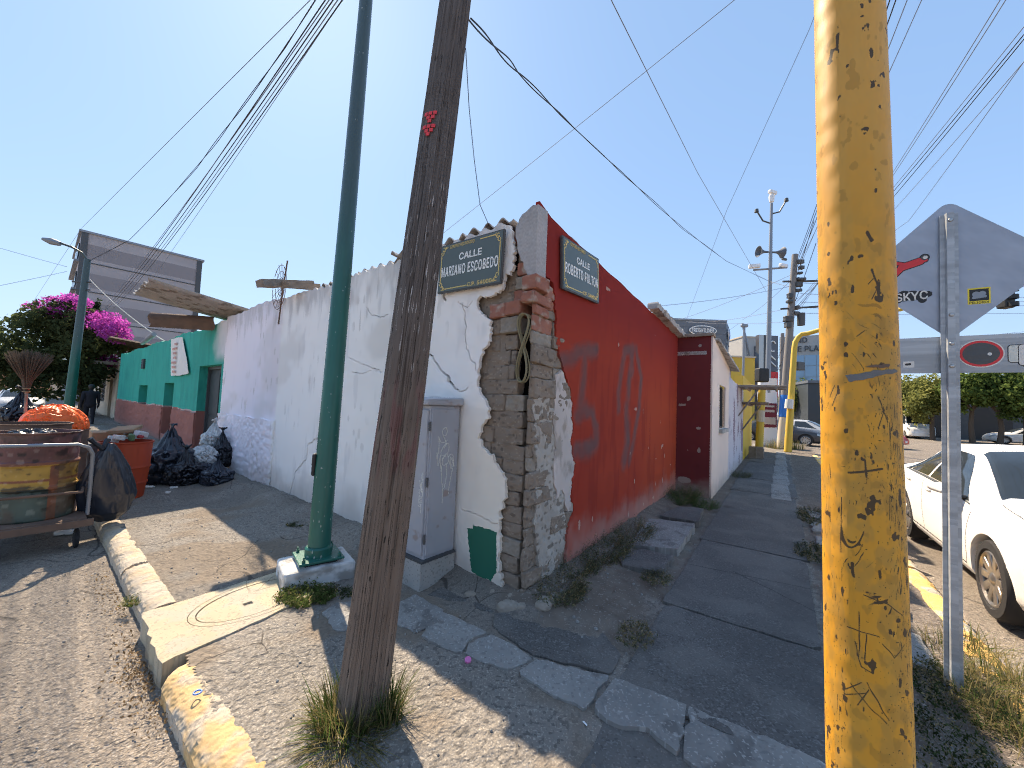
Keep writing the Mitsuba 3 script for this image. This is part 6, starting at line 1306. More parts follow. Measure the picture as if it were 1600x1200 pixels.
def tree(name, label, base, h, blobs, n, size, seed, cols, trunk_r=.16, limbs=5, group=None, cat_='tree', fork=.45, sparse=0.):
    k = thing(name, label, cat_, group); r_ = np.random.default_rng(seed); base = np.array(base, float); top = base + [0, 0, h * fork]
    lm = [tube([base - [0, 0, .1], base + [r_.normal(0, .1), r_.normal(0, .1), h * fork * .5], top], [trunk_r, trunk_r * .8, trunk_r * .65], 10)]
    for b in (blobs * 3)[:limbs]:
        e = base + np.array(b[:3]) + r_.normal(0, .25, 3); lm.append(tube([top - [0, 0, .15], (top + e) / 2 + r_.normal(0, .15, 3), e], [trunk_r * .5, trunk_r * .3, .02], 7))
    part(k, 'trunk', cat(lm), 'bark', 50); plantpart(k, 'crown', crown([(base[0] + b[0], base[1] + b[1], base[2] + b[2], *b[3:]) for b in blobs], n, size, seed, cols, sparse))
    return k
GR1, GR2 = (.028, .045, .016), (.085, .12, .035)
# bougainvillea and dark shrub tree on the left pavement
bp_ = Lw(27.5, .7, 0)
def rel(px): return np.array(px) - bp_
b0 = [(*rel((-22.948, 18.500, 3.352)), 2.2, 1.8, 1.7), (*rel((-21.654, 18.500, 4.342)), 1.9, 1.6, 1.5), (*rel((-21.080, 18.800, 2.997)), 1.7, 1.5, 1.6), (*rel((-24.252, 18.500, 2.522)), 1.2, 1.2, 1.1), (*rel((-22.035, 18.500, 1.992)), 2.0, 1.5, 1.1), (*rel((-21.506, 20.000, 3.965)), 1.2, 1.2, 1.1)]
tree('shrub_tree', 'big dark leafy tree on the left pavement carrying the bougainvillea', bp_, 5, b0, 15000, .20, 3, ((.035, .05, .025), (.10, .125, .055)), .2, 6, sparse=.06)
k = thing('bougainvillea', 'bright magenta bougainvillea spilling over the dark tree and the porch', 'bougainvillea')
fb = [(*(-21.571, 18.200, 5.431), 1.0, .8, .45), (*(-21.046, 18.200, 5.700), .8, .6, .35), (*(-21.997, 18.200, 5.103), .7, .6, .3), (*(-19.415, 18.200, 4.683), .7, .8, .6), (*(-18.848, 18.200, 4.181), .42, .6, .5), (*(-19.142, 18.200, 4.385), .6, .6, .5), (*(-23.036, 18.400, 5.360), .5, .5, .25)]
plantpart(k, 'blossom', crown(fb, 4200, .12, 8, ((.44, .06, .36), (.62, .13, .55)), .02)); plantpart(k, 'blossom', crown([(*(-20.615, 19.500, 2.935), 1.0, .5, .5), (*(-20.418, 18.600, 4.885), 1.1, .6, .5)], 1300, .13, 9, ((.22, .015, .16), (.42, .03, .32)), .06))
part(k, 'stem', cat([tube([bp_, np.array((-20.938, 18.400, 2.955)), np.array((-20.088, 18.300, 4.832)), np.array((-19.021, 18.200, 4.390))], [.06, .05, .03, .02], 6)]), 'bark')
cb = np.array((-23.095, 21.000, 1.772)); cb[2] = 0
tree('cypress', 'narrow dark cypress rising behind the green street light', cb, 7, [(0, 0, z, .42 * (1.1 - (z - 2.5) / 4.4), .42 * (1.1 - (z - 2.5) / 4.4), .6) for z in np.arange(2.5, 6.3, .45)], 5000, .14, 5, ((.018, .03, .018), (.04, .06, .03)), .1, 3, fork=.5)
for i, (px, yy, hh_, w, lb) in enumerate([((20, 590), 60, 7, 5, 'hazy tree far down the left street at the left edge'), ((50, 588), 75, 8, 6, 'hazy tree far down the left street behind the cars'), ((-30, 585), 50, 6, 5, 'tree at the far left street edge')]):
    b = np.array([*(lambda p: p[:2])(np.array([(px[0] - 800) / 600 * yy, yy])), -.1]); tree('far_tree', lb, b, hh_, [(0, 0, hh_ * .62, w * .6, w * .6, hh_ * .3), (w * .3, 0, hh_ * .5, w * .4, w * .4, hh_ * .25), (-w * .35, .5, hh_ * .55, w * .4, w * .4, hh_ * .25)], 2600, .42, 60 + i, ((.05, .075, .03), (.11, .14, .06)), .2)
# street trees far across the right street
TG = 'trees across the right street'
for i, (px, yy, wd, z0, zt, lb, cl) in enumerate([(1428, 37, 2.4, 2.4, 6.2, 'pale yellow green tree behind the white van', 1), (1458, 35, 2.4, 1.5, 6.4, 'yellowish tree with low branches behind the sign post on its left', 1), (1520, 33, 2.7, 2.7, 6.8, 'round clipped green tree just right of the sign post', 0), (1562, 32, 2.4, 3.3, 6.4, 'green tree second to the right of the sign post', 0), (1604, 31, 2.4, 2.1, 6.6, 'darker green tree at the right edge of the view', 0), (1650, 30, 3.0, 2.8, 6.8, 'green tree beyond the right edge', 0)]):
    x = (px - 800) / 600 * yy; hc = (z0 + zt) / 2; rz = (zt - z0) / 2
    cols = ((.13, .15, .045), (.38, .38, .13)) if cl else ((.06, .10, .03), (.22, .29, .08))
    tree('street_tree', lb, (x, yy, -.13), zt, [(0, 0, hc + .3, wd * .6, wd * .6, rz * .8), (wd * .55, .2, hc + .3 * math.sin(i * 2), wd * .42, wd * .45, rz * .6), (-wd * .55, 0, hc - .5 + .3 * math.cos(i * 3), wd * .42, wd * .45, rz * .6), (.1, -.8, hc - .4 * math.sin(i), wd * .4, wd * .4, rz * .6), (-.3 * wd, .3, hc - rz * .75, wd * .3, wd * .3, rz * .35)], 5200, .27, 90 + i, cols, .20, 5, TG, fork=.42, sparse=.05)
for i, (px, yy, wd, z0, zt, lb) in enumerate([(1247, 48, 2.2, 1.6, 6.0, 'green tree in front of the glass building'), (1262, 56, 2.5, 2.2, 7.4, 'darker tree beside the thick yellow pole far back'), (1225, 60, 2.0, 2, 5, 'tree behind the far grey pole')]):
    x = (px - 800) / 600 * yy; hc = (z0 + zt) / 2; rz = (zt - z0) / 2
    tree('street_tree', lb, (x, yy, -.13), zt, [(0, 0, hc, wd * .7, wd * .7, rz), (wd * .5, 0, hc - .3, wd * .5, wd * .5, rz * .7), (-wd * .4, 0, hc + .2, wd * .5, wd * .5, rz * .7)], 3200, .3, 110 + i, ((.07, .11, .035), (.22, .28, .09)), .2, 4, None, fork=.35)

# ------------------------------------------------------------ far buildings
def facade_frame(a, b):
    a, b = np.array(a[:2]), np.array(b[:2]); e = (b - a) / np.linalg.norm(b - a); return a, e, np.linalg.norm(b - a)
def fbox(F_, s0, s1, n0, n1, z0, z1): return bx(F_, s0, s1, n0, n1, z0, z1)
class Fr:
    def __init__(self, a, e): self.o = np.array([*a, 0]); e = np.asarray(e) / np.linalg.norm(e); self.M = np.array([[*e, 0], [e[1], -e[0], 0], [0, 0, 1.0]])
    def box(self, s0, s1, n0, n1, z0, z1):
        m = trimesh.creation.box(extents=[abs(s1 - s0), abs(n1 - n0), abs(z1 - z0)]); m.apply_translation([(s0 + s1) / 2, (n0 + n1) / 2, (z0 + z1) / 2]); m2 = tm(self.o + m.vertices @ self.M, m.faces)
        if m2.volume < 0: m2.invert()
        return m2
    def pt(self, s, n, z): return self.o + np.array([s, n, z]) @ self.M
# grey banded block on the left
MB('banded_wall', lambda p, n, uv: mix(mix((.33, .31, .325), (.40, .38, .395), fbm(p.x * .25, p.y * .25, p.z * .6, 3)), (.25, .235, .25), smoothstep(-.04, .04, dr.sin(p.z * 2 * 3.14159 / 3.1 + .3))), None, 1, .9)
q0, q1 = np.array((-46.316, 40.000, 18.055)), np.array((-39.878, 47.900, 18.124))
F1 = Fr(q0[:2], q1[:2] - q0[:2]); Ln = np.linalg.norm((q1 - q0)[:2]); zt1 = q0[2]
k = thing('apartment_block', 'tall grey block with horizontal bands and a windowless side rising over the teal house', 'building')
part(k, 'side_wall', F1.box(0, Ln, -14, 0, -.1, zt1), 'banded_wall')
part(k, 'corner_strip', F1.box(-.02, .5, -.2, .08, 0, zt1 + .1), 'steel_dark'); part(k, 'corner_strip', F1.box(Ln - .5, Ln + .02, -.2, .08, 0, zt1 + .05), 'steel_dark')
part(k, 'roof_edge', F1.box(-.2, Ln + .2, -14.2, .15, zt1, zt1 + .22), 'grey_metal')
for q in range(6): part(k, 'floor_line', F1.box(.5, Ln - .5, 0, .06, zt1 - 3.1 * q - 3.2, zt1 - 3.1 * q - 3.1), 'steel_dark')
for q in range(5):
    for w in range(3): wn = part(k, 'window', F1.box(-.12, -.01, -3.6 - w * 3.4, -1.4 - w * 3.4, zt1 - 3.1 * q - 2.4, zt1 - 3.1 * q - .9), 'car_glass')
    part(k, 'balcony_slab', F1.box(-.35, .0, -13, -.9, zt1 - 3.1 * q - 3.0, zt1 - 3.1 * q - 2.8), 'grey_metal')
# low houses closing the left street
for i, (px, y, w, h, mt, lb) in enumerate([(8, 62, 10, 3.6, 'cream_wall', 'pale low house far down the left street'), (-60, 50, 12, 4.5, 'fired_far', 'brick coloured house at the far left edge'), (62, 95, 16, 4.5, 'plain_far', 'grey low building at the end of the left street')]):
    if mt == 'fired_far': M('fired_far', (.35, .2, .13), .9)
    if mt == 'plain_far': M('plain_far', (.42, .42, .43), .9)
    x = (px - 800) / 600 * y; F2 = Fr((x - w / 2, y), (1, -.15)); k = thing('far_house', lb, 'house'); part(k, 'wall', F2.box(0, w, -6, 0, -.13, h), mt); part(k, 'roof', F2.box(-.2, w + .2, -6.2, .2, h, h + .25), 'old_timber')
    for q in range(int(w / 3)): part(k, 'window', F2.box(1 + q * 3, 2.2 + q * 3, 0, .05, 1.1, 2.3), 'car_glass')
    part(k, 'door', F2.box(w - 1.4, w - .4, 0, .05, 0, 2.1), 'steel_dark')
# grey dealership with two oval signs, yellow wall in front
k = thing('dealership', 'grey metal clad dealership with oval signs above the recessed red wall', 'building')
D0, D1 = np.array((19.217, 46.000, 12.004)), np.array((25.646, 46.000, 12.578)); FD = Fr(D0[:2], (1, 0)); wD = D1[0] - D0[0]; zD = D1[2]
M('clad_grey', (.13, .145, .17), .5); M('clad_side', (.10, .115, .14), .5); M('glass_blue', (.16, .24, .33), .08, .3)
part(k, 'wall', FD.box(-6, wD, -12, 0, -.1, zD), 'clad_grey')
part(k, 'coping', FD.box(-6.1, wD + .05, -12, .08, zD, zD + .2), 'grey_metal')
for q in range(6): part(k, 'panel_seam', FD.box(-6, wD, 0, .03, zD - .75 * q - .78, zD - .75 * q - .74), 'clad_side')
FD2 = Fr(D1[:2], (.55, .83)); w2 = 4.0
part(k, 'wall', FD2.box(.0, w2, -6, 0, -.1, zD + .1), 'clad_side'); 
part(k, 'window', FD.box(wD - 2.6, wD - .8, 0, .06, zD - 4.6, zD - 2.6), 'glass_blue'); part(k, 'window', FD2.box(.6, 3.2, 0, .06, zD - 4.6, zD - 2.6), 'glass_blue')
for f_, a, b in ((FD, wD - 2.7, wD - .7), (FD2, .5, 3.3)): part(k, 'window_frame', cat(f_.box(a, b, 0, .1, zD - 4.72, zD - 4.6), f_.box(a, b, 0, .1, zD - 2.6, zD - 2.48), f_.box((a + b) / 2 - .05, (a + b) / 2 + .05, 0, .1, zD - 4.6, zD - 2.6)), 'clad_side')
def oval_sign(F_, s, z, a, b, txt, back, ink, nm):
    e, nn = F_.M[0], F_.M[1]; org = F_.pt(s, .15, z); el = shapely.affinity.scale(Point(0, 0).buffer(1, 24), a, b)
    part(k, nm, on_plane(ext(el, .08), org, e, [0, 0, 1.0]), 'sign_white'); part(k, nm, on_plane((lambda m: (m.apply_translation([0, 0, .08]), m)[1])(ext(el.buffer(-.1), .02)), org, e, [0, 0, 1.0]), back)
    m = textfit(txt, a * 1.6, b * .75, True); m.apply_translation([0, -b * .37, .11]); part(k, 'lettering', on_plane(m, org, e, [0, 0, 1.0]), ink)
oc = np.array((22.715, 46.000, 11.364)); oval_sign(FD, oc[0] - D0[0], oc[2], 1.65, .62, 'FREIGHTLINER', 'clad_grey', 'sign_white', 'oval_sign')
M('badge_blue', (.03, .09, .30), .4); oval_sign(FD2, 1.5, zD - 1.3, 1.2, .75, 'SAAC', 'badge_blue', 'sign_white', 'oval_badge')
part(k, 'slanted_brace', cat([tube([np.array((28.186, 47.000, 12.737)), np.array((29.169, 47.000, 8.555))], .12, 6), tube([np.array((28.434, 47.000, 11.548)), np.array((28.854, 47.000, 8.542))], .05, 5)]), 'grey_metal')
k = thing('yellow_building', 'low bright yellow building in front of the grey dealership', 'building')
Y0 = np.array((21.671, 38.000, 7.146)); FY = Fr(Y0[:2], (1, .0)); part(k, 'wall', FY.box(-6, 2.4, -3, 0, -.1, Y0[2]), 'far_yellow'); part(k, 'coping', FY.box(-6, 2.45, -3, .1, Y0[2], Y0[2] + .15), 'cream_wall'); part(k, 'window', FY.box(-4, -2.4, 0, .05, 1.2, 2.6), 'car_glass')
k = thing('glass_building', 'big pale building with a blue glass front and AUTOMOTIVE lettering partly hidden behind poles', 'building')
G0, G1_ = np.array((44.649, 64.000, 14.626)), np.array((49.738, 60.000, 14.131)); FG = Fr(G0[:2], G1_[:2] - G0[:2]); wG = np.linalg.norm((G1_ - G0)[:2]); zG = G0[2]
M('pale_clad', (.40, .39, .37), .7); M('mirror_glass', (.22, .30, .38), .06, .6)
part(k, 'wall', FG.box(0, wG, -10, 0, -.1, zG), 'pale_clad'); 
for q in range(5):
    for w in range(4): part(k, 'pane', FG.box(1.9 + w * 1.5, 3.32 + w * 1.5, 0, .06, zG - 3.2 - 1.8 * q - 1.72, zG - 3.2 - 1.8 * q), 'mirror_glass')
for txt, s, z, w_, h_ in [('UND', 1.7, zG - 1.15, 2.2, .8), ('RNE PLAZA', 2.9, zG - 2.6, 5.4, .85)]:
    m = textfit(txt, w_, h_, True, .05); m.apply_translation([s, 0, 0]); part(k, 'lettering', on_plane(m, FG.pt(0.9, .12, z), FG.M[0], [0, 0, 1.0]), 'steel_dark')
part(k, 'entrance', FG.box(0, 10, 0, 1.5, -.1, 3.6), 'steel_dark')
k = thing('beige_building', 'plain beige block between the dealership and the sign tower', 'building')
H0 = np.array((34.802, 58.000, 13.176)); FH = Fr(H0[:2], (1, 0)); part(k, 'wall', FH.box(0, 3.2, -6, 0, -.1, H0[2]), 'pale_clad'); part(k, 'coping', FH.box(-.1, 3.3, -6, .1, H0[2], H0[2] + .2), 'cream_wall'); part(k, 'column', FH.box(1.8, 2.6, 0, .4, 0, H0[2] - 1.3), 'clad_grey')
k = thing('sign_tower', 'tall silver and black sign tower with a red lower panel', 'sign')
T0 = np.array((28.324, 44.000, 10.758)); FT = Fr(T0[:2], (1, 0)); zT = T0[2]
part(k, 'mast_panel', FT.box(.0, .55, -.6, 0, -.1, zT), 'alloy'); part(k, 'mast_panel', FT.box(.57, .9, -.6, -.05, -.1, zT), 'steel_dark'); part(k, 'sign_panel', FT.box(.95, 2.2, -.5, 0, zT - 4.2, zT - .05), 'clad_side'); part(k, 'red_panel', FT.box(.9, 2.2, -.5, .04, zT - 7.2, zT - 4.25), 'red_ink')
part(k, 'emblem', cat([tube([FT.pt(1.55 + .35 * math.cos(a), .08, zT - 1.3 + .6 * math.sin(a)) for a in np.linspace(.5, 5.2, 14)], .07, 5), tube([FT.pt(1.2, .08, zT - 2.3), FT.pt(1.9, .08, zT - 2.9)], .07, 5), tube([FT.pt(1.2, .08, zT - 3.0), FT.pt(1.9, .08, zT - 3.6)], .07, 5)]), 'sign_white'); part(k, 'mast_panel', FT.box(1.0, 1.9, -.4, -.1, -.1, zT - 7.2), 'grey_metal')
# dark low building behind the far trees on the right
k = thing('dark_building', 'dark grey building shaded behind the far right trees', 'building')
FB = Fr((34, 44), (1, -.35)); M('dark_clad', (.045, .055, .065), .5)
part(k, 'wall', FB.box(0, 40, -8, 0, -.13, 5.4), 'dark_clad'); part(k, 'coping', FB.box(-.1, 40, -8, .2, 5.4, 5.7), 'clad_grey')
for q in range(9): part(k, 'bay', FB.box(2 + q * 4, 5 + q * 4, 0, .08, 0, 3.2), 'glass_blue' if q % 3 == 1 else 'black')
part(k, 'pale_band', FB.box(16, 26, .08, .3, 3.6, 3.9), 'white_paint')

# ------------------------------------------------------------ street poles far off
def tapered(a, b, r0, r1, sides=12): return tube(np.linspace(a, b, 6), np.linspace(r0, r1, 6), sides)
mb_ = np.array([*(15.124, 22.729), 0]); mtp = np.array((15.340, 22.730, 14.416))
k = thing('camera_mast', 'tall grey mast with surveillance cameras and horn loudspeakers', 'mast')
part(k, 'shaft', tapered(mb_, mtp, .17, .075), 'grey_metal', 40); ma = (mtp - mb_) / mtp[2]
at = lambda h: mb_ + ma * h
hc_ = mtp[2]
def cam(p, dx, sc=1.0, mt='white_paint'):
    b = rbox(.5 * sc, .2 * sc, .2 * sc, .04); b = rotz(b, 20 if dx > 0 else 160); b.apply_translation(p); return b
part(k, 'top_camera', cat(lathe([(0, -.35), (.12, -.3), (.16, 0), (.14, .12), (0, .16)], 14, at(hc_ + .4)), cam(at(hc_ + .7) + [.05, 0, 0], 1, 1.1)), 'white_paint', 40)
for sg, h in ((-1, hc_ - .9), (1, hc_ - .3)):
    part(k, 'bracket_arm', tube([at(h - .35), at(h - .2) + [sg * .5, 0, 0], at(h + .35) + [sg * .85, 0, .1 * (sg > 0)]], .045, 7), 'steel_dark'); part(k, 'sensor', lathe([(0, -.1), (.12, -.08), (.1, .1), (0, .14)], 10, at(h + .4) + [sg * .9, 0, .15 * (sg > 0)]), 'steel_dark', 40)
zh = float(at(1)[2]) * 0 + (15.335, 22.730, 11.395)[2]
for sg in (-1, 1):
    hn = lathe([(.05, 0), (.07, .25), (.16, .45), (.34, .62), (.31, .62), (.05, .3)], 16); hn.apply_transform(trimesh.transformations.rotation_matrix(sg * math.pi / 2, [0, 1, 0])); hn.apply_translation(at(zh) + [sg * .12, 0, 0]); part(k, 'horn_loudspeaker', hn, 'clad_side', 40)
zc = (15.340, 22.730, 10.371)[2]
part(k, 'cross_arm', tube([at(zc) + [-1.0, 0, -.12], at(zc), at(zc) + [1.0, 0, .12]], .06, 8), 'grey_metal')
part(k, 'camera', cam(at(zc) + [-.95, 0, .12], -1, 1.2), 'white_paint', 40); part(k, 'camera', cam(at(zc) + [.8, 0, .22], 1, 1.1), 'white_paint', 40); part(k, 'camera', cam(at(zc) + [.85, 0, .62], 1, .7), 'steel_dark', 40)
ub = np.array([*(12.942, 18.392), 0]); ut = np.array((13.839, 18.760, 9.602))
k = thing('utility_pole', 'grey concrete utility pole hung with cables and a blue painted band', 'utility pole')
part(k, 'shaft', tapered(ub, ut, .20, .13, 14), 'pole_grey', 40); M('pole_grey', (.20, .19, .185), .85); ua = (ut - ub) / ut[2]; up_at = lambda h: ub + ua * h
part(k, 'blue_band', tapered(up_at(1.5), up_at(2.55), .205, .198, 14), 'blue_paint', 40); part(k, 'pale_base', tapered(up_at(.02), up_at(1.48), .207, .203, 14), 'cream_wall', 40)
r_ = np.random.default_rng(8)
for h in np.linspace(6.0, 9.2, 12): 
    m = rough(rbox(.3 * r_.uniform(.5, 1.5), .22, .2 * r_.uniform(.5, 1.4), .03), .03, 9, int(h * 10), .08); m.apply_translation(up_at(h) + [r_.choice([-.18, .2, .3]), -.1, 0]); part(k, 'cable_bracket', m, 'steel_dark', 40)
part(k, 'cross_arm', tube([up_at(8.2) + [-.5, 0, 0], up_at(8.2) + [1.2, 0, .1]], .05, 6), 'steel_dark'); part(k, 'cross_arm', tube([up_at(6.7) + [-.5, 0, .1], up_at(6.9) + [1.3, 0, .1]], .05, 6), 'steel_dark')
part(k, 'transformer_can', lathe([(0, -.3), (.16, -.3), (.17, .3), (0, .34)], 14, up_at(6.3) + [.45, -.1, 0]), 'steel_dark', 40); part(k, 'fixing_box', rotz(tm(*(lambda b: (b.vertices, b.faces))(rbox(.5, .3, .4, .03))), 20).apply_translation(up_at(4.0) + [.55, 0, 0]), 'steel_dark')
yb = np.array([*(12.188, 16.921), 0]); 
k = thing('bent_yellow_pole', 'yellow pole with its top arm bent over the far kerb', 'pole'); ya = np.array((12.666, 17.200, 4.603)); yc = np.array((12.839, 17.200, 5.135)); yd = np.array((13.119, 17.000, 5.284)); ye = np.array((14.546, 14.000, 5.765))
part(k, 'shaft', tube([yb, (yb + ya) / 2, ya, (ya + yc) / 2 + [-.04, 0, .03], yc, (yc + yd) / 2 + [-.05, 0, .05], yd, (yd + ye) / 2 + [0, 0, .05], ye], [.15, .13, .11, .11, .105, .10, .10, .09, .08], 12), 'far_yellow', 40)
part(k, 'notice', tapered(yb + [.02, -.02, 1.9], yb + [.05, -.02, 2.3], .16, .155), 'paper_white')
k = thing('traffic_light', 'dark traffic light hanging behind the right edge of the diamond sign', 'traffic light'); tl = ye + [3.4, -2.0, .0]; tl = np.array((16.841, 13.000, 5.960))
part(k, 'housing', tm(rbox(.34, .3, 1.0, .05).vertices * [1, 1, .8] + tl, rbox(.34, .3, 1.0, .05).faces), 'black', 40); part(k, 'visor', cat([lathe([(.13, -.12), (.13, .02), (.12, .02), (.12, -.12)], 16, tl + [0, -.2, z]) for z in (-.25, 0, .25)]), 'black'); part(k, 'arm', tube([ye, tl + [0, 0, .45], tl + [4, -2, .5]], .06, 8), 'far_yellow')
pk2 = np.array([*(11.166, 18.035), 0]); 
k = thing('far_yellow_post', 'short thick yellow post standing beside the planter far down the pavement', 'post'); f0 = Rw(15.5, .95, 0); part(k, 'shaft', tapered(f0, f0 + [.12, 0, 2.75], .14, .125, 14), 'far_yellow', 40); part(k, 'collar', tapered(f0 + [0, 0, 0], f0 + [0, 0, .12], .18, .16, 14), 'steel_dark'); part(k, 'signal_box', rbox(.4, .35, .55, .05).apply_translation(f0 + [.1, 0, 3.15]), 'black', 40); part(k, 'notice', tapered(f0 + [.055, 0, 1.3], f0 + [.075, 0, 1.75], .142, .14, 14), 'cream_wall')
k = thing('thin_pole', 'thin grey pole with a small top fitting rising behind the pink eave', 'pole'); f1 = Rw(17.5, .2, 0); f1t = f1 + [0.1, 0, 5.6]; part(k, 'shaft', tapered(f1, f1t, .06, .05, 8), 'grey_metal'); part(k, 'cap', rbox(.3, .14, .14, .03).apply_translation(f1t), 'grey_metal', 40)
k = thing('short_grey_pole', 'shorter grey pole with brackets behind the information totem', 'pole'); f2 = np.array([*(23.856, 34.563), 0]); f2 = np.array([19.6, 28.0, 0]); part(k, 'shaft', tapered(f2, f2 + [.15, 0, 7.6], .17, .12, 10), 'pole_grey', 40); part(k, 'bracket', cat([rbox(.7, .15, .12, .02).apply_translation(f2 + [.3, 0, z]) for z in (5.2, 4.9)]), 'steel_dark')
tb = np.array([*(12.825, 19.175), 0]); FTt = Fr(tb[:2] - [.45, 0], (1, -.1)); zq = (13.064, 19.560, 3.413)[2]
k = thing('information_totem', 'white information totem with dark red panels standing on the far pavement end', 'sign')
part(k, 'body', FTt.box(.05, .85, -.25, 0, 0, zq), 'white_paint'); part(k, 'red_panel', FTt.box(.08, .82, 0, .02, zq - 2.45, zq - 1.25), 'maroon'); M('maroon', (.16, .015, .025), .5); M('print_beige', (.5, .42, .36), .6)
part(k, 'print', cat(FTt.box(.2, .7, .02, .03, zq - 1.45, zq - 1.36), FTt.box(.2, .7, .02, .03, zq - 1.7, zq - 1.58), FTt.box(.14, .76, .02, .03, zq - 2.3, zq - 1.95)), 'print_beige')
part(k, 'emblem', on_plane(ext(shapely.affinity.scale(Point(0, 0).buffer(1, 16), .07, .1), .01), FTt.pt(.45, .0, zq - .65), FTt.M[0], [0, 0, 1.0]), 'grey_metal'); part(k, 'base', FTt.box(-.1, 1.0, -.4, .15, -.02, .08), 'plain_concrete')
g = [blades(ub + [RNG.uniform(-.5, .9), RNG.uniform(-.5, .3), 0], 24, .55, .4, 500 + q, .009, .6, .2, .9) for q in range(14)]
k = thing('dry_grass_tuft', 'pale dry grass tuft round the foot of the grey utility pole', 'grass'); plantown(k, join(*g))
lb_ = Lw(20.4, 1.55, 0); lt = np.array((-16.599, 14.620, 6.538))
k = thing('street_light', 'dark green street light with an angled lamp arm on the left pavement', 'street light')
part(k, 'shaft', tapered(lb_, lt, .16, .095, 16), 'green_paint', 40)
la = [lt - [0, 0, .05], np.array((-16.708, 14.500, 6.738)), np.array((-16.886, 14.300, 6.873)), np.array((-17.144, 14.100, 6.950))]
part(k, 'lamp_arm', tube(la, .04, 8), 'green_paint'); le = np.array((-17.312, 14.000, 6.949)); lh = tube([np.array((-17.092, 14.100, 6.904)), le, np.array((-17.527, 13.900, 6.994))], [.09, .13, .05], 8); part(k, 'lamp_head', lh, 'grey_metal', 40)
part(k, 'bracket', cat([tube([lt + [-.5, 0, -h], lt + [.2, 0, -h]], .03, 6) for h in (.9, 1.2)]), 'steel_dark')

# ------------------------------------------------------------ overhead cables
def cable(lbl, pts, drop=.1, r_=.010, mt='cable_grey', group=None, twist=False):
    k = thing('overhead_cable', lbl, 'cable', group); P_ = []
    for a, b in zip(pts[:-1], pts[1:]):
        s_ = sag(a, b, drop * np.linalg.norm(np.subtract(b, a)) / 10, 14); P_ += list(s_ if not P_ else s_[1:])
    P_ = np.array(P_)
    if twist:
        t = np.linspace(0, 40, len(P_) * 3); i_ = np.linspace(0, len(P_) - 1, len(t)); Q = np.array([np.interp(i_, np.arange(len(P_)), P_[:, c]) for c in range(3)]).T
        w = .011 * (1 + .8 * np.sin(t * .37)); own(k, cat([tube(Q + np.stack([w * np.cos(t + o), 0 * t, w * np.sin(t + o)], 1), .006, 5) for o in (0, math.pi)]), mt)
    else: own(k, tube(P_, r_ * (.72 if mt == 'cable_grey' else .9), 6), mt)
LG = 'bundle of cables running to the left from above'
cable('thin cable highest on the left running to the far left edge', [tuple(on_pole(2.5, 6.3)), (-2.175, 4.600, 7.267), (-18.567, 16.000, 8.320), (-52.467, 40.000, 6.961)], .0, .008, 'cable_grey')
cable('twisted pair of dark cables ending at the left street light', [tuple(on_pole(2.6, 6.0)), (-2.201, 4.200, 6.646), (-3.702, 5.600, 6.850), (-7.820, 9.000, 6.991), (-14.425, 14.000, 7.116), np.array(lt) + [0, 0, -.1]], .06, .008, 'cable_black', None, True)
for i, (xa, xb, mt) in enumerate([(548, 165, 'cable_black'), (562, 168, 'cable_black'), (570, 172, 'cable_grey'), (578, 175, 'cable_black'), (556, 160, 'cable_grey')]):
    cable(f'{["second", "third", "fourth", "rightmost", "leftmost"][i]} cable of the bundle fanning down to the far left roofs', [tuple(on_pole(2.3 + .1 * i, 6.1 + .06 * i))] + [(-1.885, 4.000, 6.415) if False else tuple(np.array(P0_) + [(xa - 560) * .0065, 0, 0]) for P0_ in [(-1.885, 4.000, 6.415)]] + [tuple(np.array(P1_) + [(xb - 168) * .05, 0, 0]) for P1_ in [(-25.692, 24.000, 6.600)]], .12, .0085, mt, LG)
cable('thin grey cable right of the left bundle', [tuple(on_pole(2.2, 6.45)), (-1.957, 4.400, 6.902), (-12.781, 14.000, 6.819), (-21.124, 22.000, 8.051)], .02, .007)
cable('upper of two cables entering at the left edge', [(-20.646, 14.000, 6.983), (-18.997, 16.000, 6.639)], .06, .010)
cable('lower of two cables entering at the left edge', [(-20.403, 14.000, 4.870), (-18.978, 16.000, 6.447)], .06, .010)
cable('pale cable draping from the left street light to the teal roof', [(-17.664, 15.700, 6.071), (-15.772, 15.000, 4.916), (-13.262, 14.000, 3.683), (-11.764, 13.000, 3.227)], .1, .012, 'chalk')
cable('twisted black cable falling from the wooden pole to the far mast', [tuple(on_pole(.0, 4.16)), (-0.047, 3.600, 4.836), (0.699, 5.000, 5.358), (1.934, 7.000, 6.001), (4.606, 10.500, 6.700), (8.336, 15.000, 7.626), (14.105, 21.000, 8.976), tuple(up_at(7.9))], .0, .008, 'cable_black', None, True)
cable('straight grey cable crossing the sky up to the right behind the wooden pole', [(-3.838, 11.000, 5.005), (-2.268, 9.000, 5.199), (2.663, 4.500, 6.799), (3.367, 3.300, 6.666)], .02, .006)
cable('paired grey cable slanting down the middle of the sky to the mast', [(0.314, 3.600, 6.843), (1.059, 5.000, 7.389), (5.233, 11.000, 8.645), (14.556, 22.000, 8.750)], .0, .010)
cable('thin grey cable slanting left behind the red wall', [(7.253, 7.800, 13.092), (7.393, 9.000, 12.254), (7.461, 9.600, 11.784), (8.314, 15.000, 9.666), (11.775, 26.000, 7.916), (12.196, 28.000, 6.385)], .0, .010)
cable('thin loose wire drooping from the wooden pole to the wall top', [tuple(on_pole(.0, 3.93)), (-0.401, 2.750, 3.782), (-0.364, 2.900, 3.488), (-0.324, 3.100, 3.237), (-0.255, 3.250, 3.138)], .02, .003, 'cable_black')
